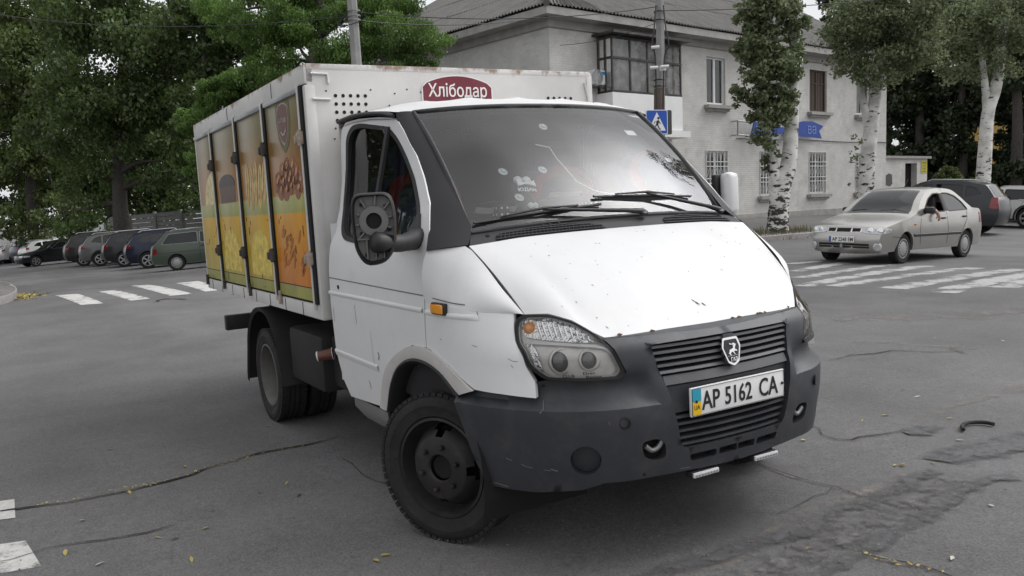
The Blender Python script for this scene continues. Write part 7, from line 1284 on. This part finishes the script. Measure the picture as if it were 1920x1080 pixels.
# ------------------------------------------------------------------ small things on the ground
LF = [leafmat('dry_leaf_yellow', (.36, .27, .06), (.46, .38, .14), .1), leafmat('dry_leaf_brown', (.14, .085, .04), (.24, .16, .09), .1), leafmat('dry_leaf_pale', (.40, .38, .32), (.5, .48, .42), .1)]
def leaf_mesh(m, s): # slightly curled leaf
    pts = [(-1, 0, .0), (-.5, .34, .10), (.15, .40, .14), (.75, .16, .12), (1, 0, .04), (.75, -.16, .10), (.15, -.40, .16), (-.5, -.34, .08), (-.3, 0, .02), (.3, 0, .03)]; mb = MB(); mb.add([(a*s, b*s, c*s) for a, b, c in pts], [(0, 7, 8), (0, 8, 1), (1, 8, 9, 2), (7, 6, 9, 8), (2, 9, 3), (6, 5, 9), (3, 9, 4), (5, 4, 9)]); mb.add([(-1*s, 0, 0), (-1.45*s, .04*s, .05*s), (-1.45*s, -.02*s, .05*s)], [(0, 1, 2)]); return mb.mesh('leaf', m, 60)
LM = [leaf_mesh(m, .022) for m in LF]
LEAVES = [(155, 977, 2), (347, 876, 0), (243, 925, 0), (207, 844, 2), (308, 838, 1), (397, 959, 0), (537, 908, 0), (386, 992, 0), (297, 1010, 0), (327, 1012, 1), (188, 1059, 2), (359, 1051, 0), (123, 1038, 0), (488, 925, 1), (22, 875, 2), (502, 800, 0), (1507, 827, 0), (1678, 874, 0), (1735, 887, 0), (1660, 780, 0), (1617, 790, 0), (1690, 875, 1), (1625, 980, 1), (1518, 1030, 0), (1692, 873, 0), (1749, 870, 0), (1780, 786, 0), (1857, 829, 0), (1798, 827, 2), (1812, 911, 2), (1650, 1025, 2), (1785, 1049, 2), (1858, 950, 2), (905, 1014, 2), (953, 1025, 2), (722, 1043, 0), (705, 1053, 0), (560, 930, 1), (1752, 635, 0), (1880, 640, 2), (1693, 733, 2), (1720, 745, 2)]
lead = None
for k, (u, v, m) in enumerate(LEAVES):
    p = ground_at(u, v); o = link('fallen_leaf', LM[m]); s = random.uniform(.75, 1.35); o.location = (p[0], p[1], p[2]+.006); o.rotation_euler = (random.uniform(-.3, .3), random.uniform(-.3, .3), random.uniform(0, 6.28)); o.scale = (s, s*random.uniform(.6, 1), s); tag(o, 'small dry leaf lying on the grey asphalt', 'leaf', 'fallen leaves on the asphalt')
def litter(name, px, n, spread, size, m):
    pts = pixline(px); q = resample(pts, n); q[:, :2] += RNG.normal(0, spread, (n, 2)); q[:, 2] = G(q[:, 0], q[:, 1])+.012; a = RNG.normal(size=(n, 3))*[1, 1, .25]; a /= np.linalg.norm(a, axis=1)[:, None]; b_ = np.cross(a, RNG.normal(size=(n, 3))*[.3, .3, 1]+[0, 0, .6]); b_ /= np.linalg.norm(b_, axis=1)[:, None]; s = size*RNG.uniform(.5, 1.4, n)[:, None]
    V = np.stack([q-a*s, q+b_*s*.45, q+a*s, q-b_*s*.45], 1).reshape(-1, 3); return V, np.arange(4*n).reshape(n, 4)
V1, F1_ = litter('l', [(70, 950), (120, 943), (200, 925), (290, 910), (353, 892), (400, 877), (483, 855), (573, 837)], 110, .014, .009, None); V2, F2_ = litter('l', [(1609, 1040), (1669, 1055), (1725, 1066), (1760, 1075)], 26, .015, .010, None); V3, F3_ = litter('l', [(36, 552), (46, 556), (40, 562)], 260, .22, .05, None)
V = np.vstack([V1, V2, V3]); F = np.vstack([F1_, F2_+len(V1), F3_+len(V1)+len(V2)]); o = link('leaf_litter', fastmesh('leaf_litter', V, F, LF[0])); tag(o, kind='stuff')
n = 900; uv = RNG.uniform(0, 1, (n, 2)); pts = np.array([ground_at(20+1880*a, 760+320*b**.8) for a, b in uv]); s = RNG.uniform(.002, .008, n)[:, None]; pts[:, 2] += .0135; a = np.stack([np.cos(uv[:, 0]*99), np.sin(uv[:, 0]*99), 0*uv[:, 0]], 1)*s; b_ = np.stack([-a[:, 1], a[:, 0], 0*a[:, 0]], 1)*.8; V = np.stack([pts-a, pts-b_, pts+a, pts+b_, pts+np.array([0, 0, 1])*s*1.0], 1).reshape(-1, 3); F = np.array([[5*i+k, 5*i+(k+1) % 4, 5*i+4] for i in range(n) for k in range(4)])
o = link('road_grit', fastmesh('road_grit', V, F, mat('grit_stone', (.13, .125, .12), .9, var=.5, scale=60))); tag(o, kind='stuff')
hp = pixline([(1806, 811), (1804, 804), (1812, 799), (1830, 797), (1850, 798), (1863, 801)]); hp[:, 2] += .018; o = MB().tube(crv(hp, 5), .012, 8).build('hose_piece', RUBBER, None, 60); tag(o, 'short black curved piece of rubber hose lying on the asphalt', 'hose')
b = pz(1455, 432, 25.0); n = 900; rr = RNG.normal(0, 1, (n, 2)); q = b[None, :2]+rr[:, :1]*D1[None, :2]*1.3+rr[:, 1:]*D2_[None, :2]*.35; z = np.array([pave_z(*p_) for p_ in q]); hgt = RNG.uniform(.05, .22, n); a = RNG.normal(0, .05, (n, 2)); w_ = RNG.normal(0, .008, (n, 2))
V = np.stack([np.c_[q-w_, z], np.c_[q+w_, z], np.c_[q+a, z+hgt]], 1).reshape(-1, 3); o = link('grass_tuft', fastmesh('grass_tuft', V, np.arange(3*n).reshape(n, 3), leafmat('dry_grass', (.07, .075, .03), (.16, .14, .07), .2))); tag(o, kind='stuff')
